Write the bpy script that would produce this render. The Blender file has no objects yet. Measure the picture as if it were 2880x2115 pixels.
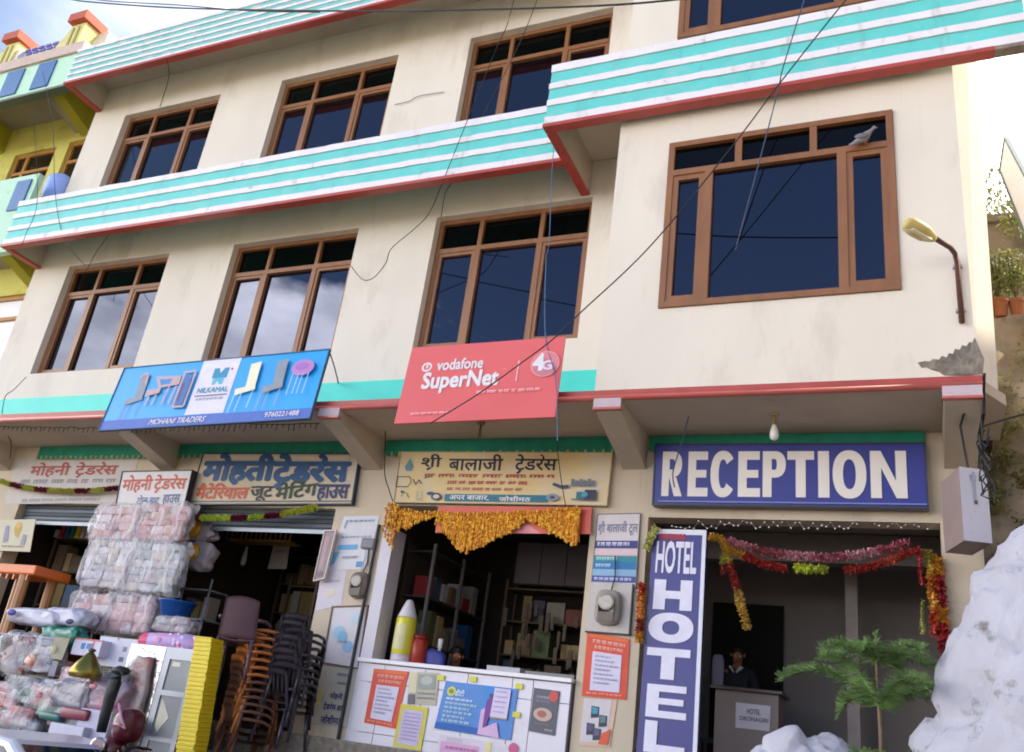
import bpy, math, random
from mathutils import Vector, Matrix, noise
random.seed(7)
SC = bpy.context.scene
COL = SC.collection

# ------------------------------------------------------------------ camera
R = ((0.91281609, 0.38806411, 0.12717328), (-0.04480536, 0.4047076, -0.91334782), (-0.4059055, 0.82802054, 0.38681096))
FPX, CX, CY = 2490.43, 1440.0, 1057.5
cam = bpy.data.cameras.new('camera')
cam.sensor_width = 36.0
cam.lens = FPX / 2880.0 * 36.0
cam.clip_start = 0.05
cam.clip_end = 3000
camo = bpy.data.objects.new('camera', cam)
COL.objects.link(camo)
camo.matrix_world = Matrix(((R[0][0], -R[1][0], -R[2][0], 0), (R[0][1], -R[1][1], -R[2][1], 0), (R[0][2], -R[1][2], -R[2][2], 0), (0, 0, 0, 1)))
SC.camera = camo

def ray(u, v):
    a, b = (u - CX) / FPX, (v - CY) / FPX
    return Vector((R[0][0] * a + R[1][0] * b + R[2][0], R[0][1] * a + R[1][1] * b + R[2][1], R[0][2] * a + R[1][2] * b + R[2][2]))
def at(u, v, Y):
    d = ray(u, v)
    return d * (Y / d.y)

# ------------------------------------------------------------------ sky, sun, exposure
SUN_AZ = math.radians(70)      # measured from +Y towards +X
SUN_EL = math.radians(43)
W = bpy.data.worlds.new('World')
SC.world = W
W.use_nodes = True
nt = W.node_tree
bg = nt.nodes['Background']
sky = nt.nodes.new('ShaderNodeTexSky')
sky.sky_type = 'NISHITA'
sky.sun_disc = False
sky.sun_elevation = SUN_EL
sky.sun_rotation = SUN_AZ
sky.altitude = 1900
sky.dust_density = 1.0
tc = nt.nodes.new('ShaderNodeTexCoord')
mp = nt.nodes.new('ShaderNodeMapping')
mp.inputs['Location'].default_value = (1.35, 0.2, 0.4)
mp.inputs['Scale'].default_value = (1.0, 1.0, 1.9)
nz = nt.nodes.new('ShaderNodeTexNoise')
nz.inputs['Scale'].default_value = 2.6
nz.inputs['Detail'].default_value = 8
nz.inputs['Roughness'].default_value = 0.55
ramp = nt.nodes.new('ShaderNodeValToRGB')
ramp.color_ramp.elements[0].position = 0.48
ramp.color_ramp.elements[1].position = 0.545
nz2 = nt.nodes.new('ShaderNodeTexNoise')
nz2.inputs['Scale'].default_value = 7.0
nz2.inputs['Detail'].default_value = 6
cr2 = nt.nodes.new('ShaderNodeValToRGB')
cr2.color_ramp.elements[0].position = 0.3
cr2.color_ramp.elements[0].color = (9.0, 9.2, 10.0, 1)
cr2.color_ramp.elements[1].position = 0.72
cr2.color_ramp.elements[1].color = (30, 29.5, 29, 1)
mix = nt.nodes.new('ShaderNodeMix')
mix.data_type = 'RGBA'
nt.links.new(tc.outputs['Generated'], mp.inputs['Vector'])
nt.links.new(mp.outputs['Vector'], nz.inputs['Vector'])
nt.links.new(mp.outputs['Vector'], nz2.inputs['Vector'])
nt.links.new(nz2.outputs['Fac'], cr2.inputs['Fac'])
sep = nt.nodes.new('ShaderNodeSeparateXYZ')
nt.links.new(tc.outputs['Generated'], sep.inputs['Vector'])
def wmath(op, a, b_, clamp=False):
    m = nt.nodes.new('ShaderNodeMath')
    m.operation = op
    m.use_clamp = clamp
    for i, q in enumerate((a, b_)):
        if isinstance(q, (int, float)):
            m.inputs[i].default_value = q
        else:
            nt.links.new(q, m.inputs[i])
    return m.outputs[0]
# cumulus towards the horizon, a bright veil of thin cloud behind the building
low = wmath('ADD', wmath('MULTIPLY', wmath('SUBTRACT', 0.40, sep.outputs['Z']), 1.3), wmath('MULTIPLY', wmath('SUBTRACT', -0.60, sep.outputs['X']), 0.8))
cum = wmath('ADD', nz.outputs['Fac'], low)
nt.links.new(cum, ramp.inputs['Fac'])
veil = wmath('MULTIPLY', wmath('ADD', wmath('MULTIPLY', wmath('ADD', sep.outputs['X'], 0.83), 1.6), wmath('MULTIPLY', nz.outputs['Fac'], 0.4)), wmath('MULTIPLY', sep.outputs['Y'], 1.6, True), True)
fac = wmath('MAXIMUM', ramp.outputs['Color'], wmath('SUBTRACT', veil, 0.12, True))
nt.links.new(fac, mix.inputs['Factor'])
nt.links.new(sky.outputs['Color'], mix.inputs['A'])
nt.links.new(cr2.outputs['Color'], mix.inputs['B'])
nt.links.new(mix.outputs['Result'], bg.inputs['Color'])
bg.inputs['Strength'].default_value = 0.14

sun = bpy.data.lights.new('sun', 'SUN')
sun.energy = 2.6
sun.angle = math.radians(0.5)
sun.color = (1.0, 0.89, 0.70)
suno = bpy.data.objects.new('sun', sun)
COL.objects.link(suno)
sd = Vector((math.sin(SUN_AZ) * math.cos(SUN_EL), math.cos(SUN_AZ) * math.cos(SUN_EL), math.sin(SUN_EL)))
suno.rotation_euler = sd.to_track_quat('Z', 'Y').to_euler()
suno.location = (20, 10, 30)

vs = SC.view_settings
vs.view_transform = 'Standard'
vs.look = 'None'
vs.gamma = 1.0
vs.use_curve_mapping = False
vs.exposure = 1.1
SC.cycles.filter_width = 1.9

# ------------------------------------------------------------------ materials
def lin(h):
    h = h.lstrip('#')
    o = []
    for i in (0, 2, 4):
        c = int(h[i:i + 2], 16) / 255
        o.append(c / 12.92 if c <= 0.04045 else ((c + 0.055) / 1.055) ** 2.4)
    return o
MATS = {}
def mat(name, hexc, rough=0.6, var=0.10, scale=5.0, bump=0.0, metal=0.0, spec=0.5, dirt=None, dscale=1.2, dlo=0.55, dhi=0.75, stretch=(1, 1, 1), bscale=None, emit=None):
    if name in MATS:
        return MATS[name]
    m = bpy.data.materials.new(name)
    m.use_nodes = True
    n, l = m.node_tree.nodes, m.node_tree.links
    b = n['Principled BSDF']
    c = lin(hexc) if isinstance(hexc, str) else list(hexc)
    t = n.new('ShaderNodeTexCoord')
    g = n.new('ShaderNodeMapping')
    g.inputs['Scale'].default_value = stretch
    l.new(t.outputs['Object'], g.inputs['Vector'])
    z = n.new('ShaderNodeTexNoise')
    z.inputs['Scale'].default_value = scale
    z.inputs['Detail'].default_value = 6
    l.new(g.outputs['Vector'], z.inputs['Vector'])
    r = n.new('ShaderNodeValToRGB')
    r.color_ramp.elements[0].position = 0.3
    r.color_ramp.elements[1].position = 0.7
    r.color_ramp.elements[0].color = (*[max(0, x * (1 - var)) for x in c], 1)
    r.color_ramp.elements[1].color = (*[min(1, x * (1 + var)) for x in c], 1)
    l.new(z.outputs['Fac'], r.inputs['Fac'])
    out = r.outputs['Color']
    if dirt:
        z2 = n.new('ShaderNodeTexNoise')
        z2.inputs['Scale'].default_value = dscale
        z2.inputs['Detail'].default_value = 10
        z2.inputs['Roughness'].default_value = 0.65
        l.new(g.outputs['Vector'], z2.inputs['Vector'])
        r2 = n.new('ShaderNodeValToRGB')
        r2.color_ramp.elements[0].position = dlo
        r2.color_ramp.elements[1].position = dhi
        l.new(z2.outputs['Fac'], r2.inputs['Fac'])
        mx = n.new('ShaderNodeMix')
        mx.data_type = 'RGBA'
        l.new(r2.outputs['Color'], mx.inputs['Factor'])
        l.new(out, mx.inputs['A'])
        mx.inputs['B'].default_value = (*lin(dirt), 1)
        out = mx.outputs['Result']
    l.new(out, b.inputs['Base Color'])
    b.inputs['Roughness'].default_value = rough
    b.inputs['Metallic'].default_value = metal
    b.inputs['Specular IOR Level'].default_value = spec
    if bump:
        z3 = n.new('ShaderNodeTexNoise')
        z3.inputs['Scale'].default_value = bscale or scale * 6
        z3.inputs['Detail'].default_value = 8
        l.new(t.outputs['Object'], z3.inputs['Vector'])
        bp = n.new('ShaderNodeBump')
        bp.inputs['Strength'].default_value = bump
        bp.inputs['Distance'].default_value = 0.02
        l.new(z3.outputs['Fac'], bp.inputs['Height'])
        l.new(bp.outputs['Normal'], b.inputs['Normal'])
    MATS[name] = m
    return m
def glassy(name, hexc, rough, ior, tint=None):
    m = mat(name, hexc, rough, var=0.05)
    b = m.node_tree.nodes['Principled BSDF']
    b.inputs['IOR'].default_value = ior
    if tint:
        b.inputs['Specular Tint'].default_value = (*tint, 1)
    return m
P = lambda h, r=0.55: mat('print_' + h, h, r, var=0.05, scale=9)

M_wall = mat('cream_plaster', '#e5dccf', 0.85, 0.04, 1.4, 0.12, dirt='#b5a79c', dscale=1.3, dlo=0.54, dhi=0.92, stretch=(1, 1, .35), bscale=18)
M_gwall = mat('shop_plaster', '#d0c0aa', 0.85, 0.05, 1.8, 0.15, dirt='#a89a8c', dscale=1.6, dlo=0.55, dhi=0.85, stretch=(1, 1, .5), bscale=18)
def streaks(m, hexc, amount=.5, sx=5.0, sz=.22, lo=.60, hi=.80):
    n, l = m.node_tree.nodes, m.node_tree.links
    b = n['Principled BSDF']
    src = b.inputs['Base Color'].links[0].from_socket
    t = n.new('ShaderNodeTexCoord'); g = n.new('ShaderNodeMapping'); g.inputs['Scale'].default_value = (sx, sx, sz)
    z = n.new('ShaderNodeTexNoise'); z.inputs['Scale'].default_value = 1.6; z.inputs['Detail'].default_value = 7; z.inputs['Roughness'].default_value = .6
    r = n.new('ShaderNodeValToRGB'); r.color_ramp.elements[0].position = lo; r.color_ramp.elements[1].position = hi
    q = n.new('ShaderNodeMath'); q.operation = 'MULTIPLY'; q.inputs[1].default_value = amount
    x = n.new('ShaderNodeMix'); x.data_type = 'RGBA'
    l.new(t.outputs['Object'], g.inputs['Vector']); l.new(g.outputs['Vector'], z.inputs['Vector']); l.new(z.outputs['Fac'], r.inputs['Fac'])
    l.new(r.outputs['Color'], q.inputs[0]); l.new(q.outputs[0], x.inputs['Factor']); l.new(src, x.inputs['A']); x.inputs['B'].default_value = (*lin(hexc), 1)
    l.new(x.outputs['Result'], b.inputs['Base Color'])
streaks(M_wall, '#a89c92', .20)
streaks(M_gwall, '#8f8274', .35)
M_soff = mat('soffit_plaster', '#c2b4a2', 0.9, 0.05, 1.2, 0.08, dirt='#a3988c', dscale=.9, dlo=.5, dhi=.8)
M_white = mat('white_paint', '#ece6ec', 0.6, 0.035, 3, 0.06, dirt='#a89e99', dscale=5.0, dlo=.60, dhi=.78, bscale=20)
M_turq = mat('turquoise_paint', '#66d0cd', 0.55, 0.05, 3, 0.05, dirt='#8ed2cc', dscale=2.5, dlo=.5, dhi=.85)
streaks(M_white, '#8f8680', .55, 3.0, .9, .60, .74)
streaks(M_turq, '#6f9a98', .55, 3.0, .9, .60, .76)
M_turq2 = mat('strip_turquoise', '#3fd8c8', 0.5, 0.05, 3)
M_turqf = mat('faded_turquoise', '#7cc6c4', 0.6, 0.1, 3, dirt='#b9c6c4', dscale=4.5, dlo=.5, dhi=.66)
M_red = mat('red_oxide_paint', '#b04a42', 0.45, 0.10, 4, 0.04, dirt='#8a3a36', dscale=3)
M_redg = mat('highlight_trim_red', '#c0605a', 0.3, 0.08, 4)  # lighter red; on the ledge moulding it stands in for a sunlight highlight
M_brown = mat('brown_window_frame', '#8f613f', 0.4, 0.14, 7, 0.05, stretch=(1, 1, .2))
M_glass = glassy('reflective_glass', '#05060d', 0.012, 1.9, (.70, .75, 1.0))
M_glass2 = glassy('eave_dark_glass', '#050506', 0.03, 1.33)  # top panes: dark and dull, imitating the shaded eaves mirrored there
M_green = mat('green_cloth', '#12856a', 0.7, 0.12, 6, 0.1)
M_fringe = mat('fringe_yellow', '#b9b26a', 0.7, 0.15, 9)
M_navy = mat('navy_board', '#2c3088', 0.4, 0.10, 1.3)
M_cream = mat('cream_letter', '#e6ded8', 0.5, 0.03)
M_dark = mat('dark_metal', '#23242c', 0.45, 0.15)
M_black = mat('black_cable', '#17171b', 0.6, 0.1)
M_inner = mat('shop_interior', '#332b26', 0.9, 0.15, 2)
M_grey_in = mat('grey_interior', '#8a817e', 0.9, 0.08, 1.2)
M_conc = mat('bare_concrete', '#857c72', 0.95, 0.32, 12, 1.0, dirt='#7d756c', dscale=5, bscale=14)
M_yel = mat('yellow_green_plaster', '#d6cf70', 0.85, 0.06, 1.6, 0.1, dirt='#a59c3a', dscale=1.5)
M_mint = mat('mint_paint', '#bde4cc', 0.7, 0.05, 2, dirt='#a9b8a2', dscale=2)
M_pblue = mat('blue_panel', '#1a62a0', 0.5, 0.06, 2)
M_cap = mat('terracotta_paint', '#b5553c', 0.7, 0.1, 4)
M_pinkish = mat('dusty_coping', '#cdb8ae', 0.85, 0.12, 4, dirt='#9a8a80', dscale=4)
M_steel = mat('polished_steel', '#c9ccd2', 0.16, 0.06, 3, metal=0.9)
M_greymetal = mat('grey_painted_steel', '#a4a8b2', 0.4, 0.06, 3, metal=0.3)
M_shutter = mat('grey_shutter', '#5d646c', 0.45, 0.1, 4, metal=0.2)
M_rock = mat('white_washed_rock', '#b6b4bf', 0.9, 0.07, 3, 0.9, dirt='#6a6258', dscale=2.6, dlo=.585, dhi=.70, bscale=12)
M_cliff = mat('brown_hill_rock', '#ad9a80', 0.95, 0.25, 2.4, 1.0, dirt='#5d5a44', dscale=1.8, bscale=8)
M_road = mat('asphalt', (0.07, 0.065, 0.06), 0.9, 0.2, 3, 0.4)
M_dust = mat('dusty_ground', (0.30, 0.24, 0.165), 0.95, 0.2, 1.2, 0.3)
M_leafd = mat('araucaria_green', (0.15, 0.25, 0.075), 0.6, 0.6, 7)
M_leafy = mat('sunny_leaf', (0.30, 0.32, 0.07), 0.6, 0.5, 4)
M_leafm = mat('hedge_leaf', (0.12, 0.16, 0.045), 0.6, 0.5, 4)
for _m, _c in ((M_leafy, (.42, .44, .08)), (M_leafm, (.20, .26, .06))):
    _n, _l = _m.node_tree.nodes, _m.node_tree.links
    _t = _n.new('ShaderNodeBsdfTranslucent'); _t.inputs['Color'].default_value = (*_c, 1)
    _x = _n.new('ShaderNodeMixShader'); _x.inputs['Fac'].default_value = .45
    _o = [q for q in _n if q.type == 'OUTPUT_MATERIAL'][0]
    _l.new(_n['Principled BSDF'].outputs[0], _x.inputs[1]); _l.new(_t.outputs[0], _x.inputs[2]); _l.new(_x.outputs[0], _o.inputs['Surface'])
M_bark = mat('grey_brown_bark', '#7b6a55', 0.9, 0.2, 12, .3)
M_skin = mat('brown_skin', '#a0674a', 0.55, 0.06, 6)

# ------------------------------------------------------------------ helpers
class MB:
    def __init__(s):
        s.v, s.f, s.m, s.mats = [], [], [], []
    def mi(s, m):
        if m is None:
            return 0
        if m not in s.mats:
            s.mats.append(m)
        return s.mats.index(m)
    def poly(s, pts, m=None):
        i = len(s.v)
        s.v += [Vector(p) for p in pts]
        s.f.append(tuple(range(i, i + len(pts))))
        s.m.append(s.mi(m))
    def box8(s, p, m=None):
        i = len(s.v)
        s.v += [Vector(q) for q in p]
        k = s.mi(m)
        for f in ((0, 3, 2, 1), (4, 5, 6, 7), (0, 1, 5, 4), (1, 2, 6, 5), (2, 3, 7, 6), (3, 0, 4, 7)):
            s.f.append(tuple(i + j for j in f))
            s.m.append(k)
    def box(s, x0, x1, y0, y1, z0, z1, m=None):
        s.box8([(x0, y0, z0), (x1, y0, z0), (x1, y1, z0), (x0, y1, z0), (x0, y0, z1), (x1, y0, z1), (x1, y1, z1), (x0, y1, z1)], m)
    def slab(s, quad, d, m=None):
        """quad TL TR BR BL in space, thickness vector d away from the viewer"""
        a = [Vector(p) for p in quad]
        d = Vector(d)
        s.box8([a[3], a[2], a[2] + d, a[3] + d, a[0], a[1], a[1] + d, a[0] + d], m)
    def prism(s, pts, d, m=None):
        pts = [Vector(p) for p in pts]
        d = Vector(d)
        n = len(pts)
        i = len(s.v)
        s.v += pts + [p + d for p in pts]
        k = s.mi(m)
        s.f.append(tuple(range(i, i + n)))
        s.f.append(tuple(range(i + 2 * n - 1, i + n - 1, -1)))
        s.m += [k, k]
        for j in range(n):
            jj = (j + 1) % n
            s.f.append((i + j, i + n + j, i + n + jj, i + jj))
            s.m.append(k)
    def tube(s, pts, r, n=6, m=None, r2=None, cap=True):
        pts = [Vector(p) for p in pts]
        k = s.mi(m)
        i0 = len(s.v)
        L = len(pts)
        up = Vector((0, 0, 1))
        for j, p in enumerate(pts):
            t = (pts[min(j + 1, L - 1)] - pts[max(j - 1, 0)]).normalized()
            a = t.cross(up if abs(t.z) < 0.95 else Vector((1, 0, 0))).normalized()
            b = t.cross(a)
            rr = r if r2 is None else r + (r2 - r) * j / max(1, L - 1)
            for q in range(n):
                w = 2 * math.pi * q / n
                s.v.append(p + a * (rr * math.cos(w)) + b * (rr * math.sin(w)))
        for j in range(L - 1):
            for q in range(n):
                q2 = (q + 1) % n
                s.f.append((i0 + j * n + q, i0 + j * n + q2, i0 + (j + 1) * n + q2, i0 + (j + 1) * n + q))
                s.m.append(k)
        if cap:
            s.f.append(tuple(i0 + q for q in reversed(range(n))))
            s.f.append(tuple(i0 + (L - 1) * n + q for q in range(n)))
            s.m += [k, k]
    def lathe(s, prof, c, n=14, m=None, axis=None, sx=1, sy=1):
        """prof: list of (radius, height) from bottom to top"""
        c = Vector(c)
        ax = Vector(axis).normalized() if axis is not None else Vector((0, 0, 1))
        a = ax.orthogonal().normalized() if axis is not None else Vector((1, 0, 0))
        b = ax.cross(a)
        k = s.mi(m)
        i0 = len(s.v)
        for (r, h) in prof:
            for q in range(n):
                w = 2 * math.pi * q / n
                s.v.append(c + ax * h + a * (r * sx * math.cos(w)) + b * (r * sy * math.sin(w)))
        for j in range(len(prof) - 1):
            for q in range(n):
                q2 = (q + 1) % n
                s.f.append((i0 + j * n + q, i0 + j * n + q2, i0 + (j + 1) * n + q2, i0 + (j + 1) * n + q))
                s.m.append(k)
        s.f.append(tuple(i0 + q for q in reversed(range(n))))
        s.f.append(tuple(i0 + (len(prof) - 1) * n + q for q in range(n)))
        s.m += [k, k]
    def ball(s, c, r, nu=8, nv=5, m=None, sc=(1, 1, 1), jit=0.0, seed=0.0):
        c = Vector(c)
        k = s.mi(m)
        i0 = len(s.v)
        for a in range(nv + 1):
            th = math.pi * a / nv
            for q in range(nu):
                w = 2 * math.pi * q / nu
                d = Vector((math.sin(th) * math.cos(w), math.sin(th) * math.sin(w), math.cos(th)))
                e = 1.0 + (jit * noise.noise(d * 2.2 + Vector((seed, seed * .7, 0))) if jit else 0)
                s.v.append(c + Vector((d.x * sc[0], d.y * sc[1], d.z * sc[2])) * (r * e))
        for a in range(nv):
            for q in range(nu):
                q2 = (q + 1) % nu
                s.f.append((i0 + a * nu + q, i0 + (a + 1) * nu + q, i0 + (a + 1) * nu + q2, i0 + a * nu + q2))
                s.m.append(k)
    def build(s, name, m=None, parent=None, smooth=False, bevel=0, sub=0):
        me = bpy.data.meshes.new(name)
        off = Vector((0, 0, 0))
        p = parent
        while p is not None:
            off += p.location
            p = p.parent
        me.from_pydata([tuple(v - off) for v in s.v], [], s.f)
        ms = s.mats if s.mats else [m]
        for q in ms:
            me.materials.append(q)
        for i, pl in enumerate(me.polygons):
            pl.material_index = s.m[i]
            pl.use_smooth = smooth
        me.validate()
        me.update()
        o = bpy.data.objects.new(name, me)
        COL.objects.link(o)
        o.parent = parent
        if bevel:
            md = o.modifiers.new('bevel', 'BEVEL')
            md.width = bevel
            md.segments = 2
            md.limit_method = 'ANGLE'
        if sub:
            md = o.modifiers.new('sub', 'SUBSURF')
            md.levels = md.render_levels = sub
        return o

def tag(o, label=None, cat=None, group=None, kind=None):
    if label:
        o['label'] = label
    if cat:
        o['category'] = cat
    if group:
        o['group'] = group
    if kind:
        o['kind'] = kind
    return o
def thing(name, label, cat, loc, group=None):
    o = bpy.data.objects.new(name, None)
    o.empty_display_size = 0.1
    COL.objects.link(o)
    o.location = Vector(loc)
    return tag(o, label, cat, group)
def kids(o):
    return list(o.children)
def copy_tree(o, parent=None):
    c = o.copy()
    COL.objects.link(c)
    c.parent = parent
    for ch in kids(o):
        copy_tree(ch, c)
    return c

# flat text as meshes -------------------------------------------------------
TXT = {}
def textmesh(s):
    if s in TXT:
        return TXT[s]
    cu = bpy.data.curves.new('lettering_source', 'FONT')
    cu.body = s
    cu.size = 1
    cu.resolution_u = 3
    o = bpy.data.objects.new('lettering_source', cu)
    COL.objects.link(o)
    dg = bpy.context.evaluated_depsgraph_get()
    me = bpy.data.meshes.new_from_object(o.evaluated_get(dg))
    r = ([(v.co.x, v.co.y) for v in me.vertices], [tuple(p.vertices) for p in me.polygons])
    bpy.data.objects.remove(o)
    bpy.data.curves.remove(cu)
    bpy.data.meshes.remove(me)
    TXT[s] = r
    return r
def width(s):
    v, f = textmesh(s)
    return max(p[0] for p in v) if v else 0
def deva(s):
    """Devanagari: '^' puts the ra-stroke under the letter before it, '~' the reph hook above it"""
    v, f = [], []
    body, marks = '', []
    for ch in s:
        if ch in '^~':
            marks.append((ch, width(body)))
        else:
            body += ch
    v, f = [list(textmesh(body)[0]), list(textmesh(body)[1])]
    def stroke(pts, w):
        i = len(v)
        for (x, y) in pts:
            v.append((x - w / 2, y + w / 2)); v.append((x + w / 2, y - w / 2))
        for k in range(len(pts) - 1):
            f.append((i + 2 * k, i + 2 * k + 1, i + 2 * k + 3, i + 2 * k + 2))
    for ch, x in marks:
        if ch == '^':
            stroke([(x - .36, -.20), (x - .22, -.06), (x - .20, -.06), (x - .06, -.20)], .06)
        else:
            stroke([(x - .20, .84), (x - .12, .86), (x - .06, .79), (x - .07, .64)], .06)
    return v, f

class Board:
    """four corners TL TR BR BL in space; prints are placed in s (left-right) t (top-down) 0..1"""
    def __init__(s, q):
        s.q = [Vector(p) for p in q]
        n = (s.q[1] - s.q[0]).cross(s.q[3] - s.q[0]).normalized()
        if n.y > 0:
            n = -n
        s.n = n
        s.mb = MB()
        s.layer = 0
    def P(s, a, t, lift=0.0):
        top = s.q[0].lerp(s.q[1], a)
        bot = s.q[3].lerp(s.q[2], a)
        return top.lerp(bot, t) + s.n * lift
    def up(s):
        s.layer += 1
        return 0.002 + 0.0012 * s.layer
    def rect(s, a0, t0, a1, t1, m):
        l = s.up()
        s.mb.poly([s.P(a0, t0, l), s.P(a0, t1, l), s.P(a1, t1, l), s.P(a1, t0, l)], m)
    def shape(s, pts, m):
        l = s.up()
        s.mb.poly([s.P(a, t, l) for a, t in pts], m)
    def disc(s, a, t, ra, rt, m, n=20):
        s.shape([(a + ra * math.cos(2 * math.pi * k / n), t - rt * math.sin(2 * math.pi * k / n)) for k in range(n)], m)
    def line(s, pts, w, m, asp=1.0):
        l = s.up()
        for (a0, t0), (a1, t1) in zip(pts[:-1], pts[1:]):
            dx, dy = (a1 - a0) * asp, (t1 - t0)
            L = math.hypot(dx, dy) or 1
            ox, oy = -dy / L * w / asp, dx / L * w
            s.mb.poly([s.P(a0 + ox, t0 + oy, l), s.P(a1 + ox, t1 + oy, l), s.P(a1 - ox, t1 - oy, l), s.P(a0 - ox, t0 - oy, l)], m)
    def text(s, txt, a0, t0, a1, t1, m, bold=0.0, slant=0.0, dev=False, skew=0.0):
        v, f = deva(txt) if dev else textmesh(txt)
        if not v:
            return
        x0, x1 = min(p[0] for p in v), max(p[0] for p in v)
        y0, y1 = min(p[1] for p in v), max(p[1] for p in v)
        shifts = [(0, 0)]
        if bold:
            shifts = [(bold * math.cos(w), bold * math.sin(w)) for w in (0.4, 1.2, 2.0, 2.75, 3.55, 4.3, 5.1, 5.9)] + [(0, 0)]
        l = s.up()
        for (dx, dy) in shifts:
            i = len(s.mb.v)
            for (x, y) in v:
                fx = (x + dx - x0) / (x1 - x0)
                fy = (y + dy - y0) / (y1 - y0)
                s.mb.v.append(s.P(a0 + (a1 - a0) * fx + slant * (fy - .5), t1 - (t1 - t0) * fy + skew * fx, l))
            k = s.mb.mi(m)
            for q in f:
                s.mb.f.append(tuple(i + j for j in q))
                s.mb.m.append(k)
            l += 0.00012
    def block(s, ch, a0, t0, a1, t1, m, sx=.3, sy=.2):
        """heavy sans capital filling the box; sx, sy stroke widths as fractions of the box"""
        l = s.up()
        def q(pts):
            s.mb.poly([s.P(a0 + (a1 - a0) * x, t1 - (t1 - t0) * y, l) for x, y in pts], m)
        def r(x0, y0, x1, y1):
            q([(x0, y0), (x1, y0), (x1, y1), (x0, y1)])
        def arc(cx_, cy_, rx, ry, w0, w1, n=22, tx=sx, ty=sy):
            for k in range(n):
                a, b_ = w0 + (w1 - w0) * k / n, w0 + (w1 - w0) * (k + 1) / n
                e = .88
                f = lambda w, X, Y: (cx_ + X * math.copysign(abs(math.cos(w)) ** e, math.cos(w)), cy_ + Y * math.copysign(abs(math.sin(w)) ** e, math.sin(w)))
                q([f(a, rx, ry), f(b_, rx, ry), f(b_, rx - tx, ry - ty), f(a, rx - tx, ry - ty)])
        if ch == 'E':
            r(0, 0, sx, 1); r(sx, 0, 1, sy); r(sx, .5 - sy * .45, .92, .5 + sy * .45); r(sx, 1 - sy, .98, 1)
        elif ch == 'L':
            r(0, 0, sx, 1); r(sx, 0, 1, sy)
        elif ch == 'T':
            r(0, 1 - sy, 1, 1); r(.5 - sx / 2, 0, .5 + sx / 2, 1 - sy)
        elif ch == 'I':
            r(0, 0, 1, 1)
        elif ch == 'H':
            r(0, 0, sx, 1); r(1 - sx, 0, 1, 1); r(sx, .5 - sy * .5, 1 - sx, .5 + sy * .5)
        elif ch == 'N':
            r(0, 0, sx, 1); r(1 - sx, 0, 1, 1); q([(sx, 1), (sx, 1 - sy * 1.9), (1 - sx, 0), (1 - sx, sy * 1.9)])
        elif ch == 'O':
            arc(.5, .5, .5, .5, 0, 2 * math.pi, 40)
        elif ch == 'C':
            arc(.5, .5, .5, .5, math.radians(38), math.radians(322), 34)
        elif ch in 'PR':
            r(0, 0, sx, 1)
            r(sx, 1 - sy * .9, .52, 1); r(sx, .42, .52, .42 + sy * .9)
            arc(.52, .71, .46, .29, -math.pi / 2, math.pi / 2, 16, sx, sy * .9)
            if ch == 'R':
                q([(.36, .42), (.36 + sx * .98, .42), (1.02, 0), (1.02 - sx * 1.08, 0)])
    def words(s, a0, a1, t, h, m, seed=1, fill=1.0):
        """a line of print too small to read: word-sized strokes"""
        rd = random.Random(seed)
        a = a0
        l = s.up()
        end = a0 + (a1 - a0) * fill
        while a < end - 0.01:
            w = rd.uniform(.06, .16) * (a1 - a0)
            b = min(a + w, end)
            s.mb.poly([s.P(a, t - h / 2, l), s.P(a, t - h * .2, l), s.P(b, t - h * .2, l), s.P(b, t - h / 2, l)], m)
            c = a
            while c < b - 0.004:
                d = c + (a1 - a0) * rd.uniform(.012, .022)
                s.mb.poly([s.P(c, t - h * .2, l), s.P(c, t + h * rd.uniform(.25, .5), l), s.P(min(d, b), t + h * rd.uniform(.2, .5), l), s.P(min(d, b), t - h * .2, l)], m)
                c = d + (a1 - a0) * rd.uniform(.008, .014)
            a = b + (a1 - a0) * rd.uniform(.02, .04)
    def finish(s, name, parent):
        if s.mb.f:
            return s.mb.build(name, None, parent)

def signboard(name, label, cat, quad, base, thick=0.05, frame=None, fw=0.03, group=None, lip=0.012):
    """a board thing: panel part (+ frame part); returns (root, Board)"""
    b = Board(quad)
    root = thing(name, label, cat, (b.q[3] + b.q[2]) / 2, group)
    mb = MB()
    mb.slab(b.q, -b.n * thick)
    mb.build('panel', base, root)
    if frame:
        fb = MB()
        w = (b.q[1] - b.q[0]).length
        h = (b.q[3] - b.q[0]).length
        fa, ft = fw / w, fw / h
        for (a0, t0, a1, t1) in ((-fa, -ft, 1 + fa, 0), (-fa, 1, 1 + fa, 1 + ft), (-fa, 0, 0, 1), (1, 0, 1 + fa, 1)):
            fb.slab([b.P(a0, t0, lip), b.P(a1, t0, lip), b.P(a1, t1, lip), b.P(a0, t1, lip)], -b.n * (thick + lip + .004))
        fb.build('frame', frame, root)
    return root, b
def quad_px(tl, tr, br, bl, Y):
    return [at(*tl, Y), at(*tr, Y), at(*br, Y), at(*bl, Y)]

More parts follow.
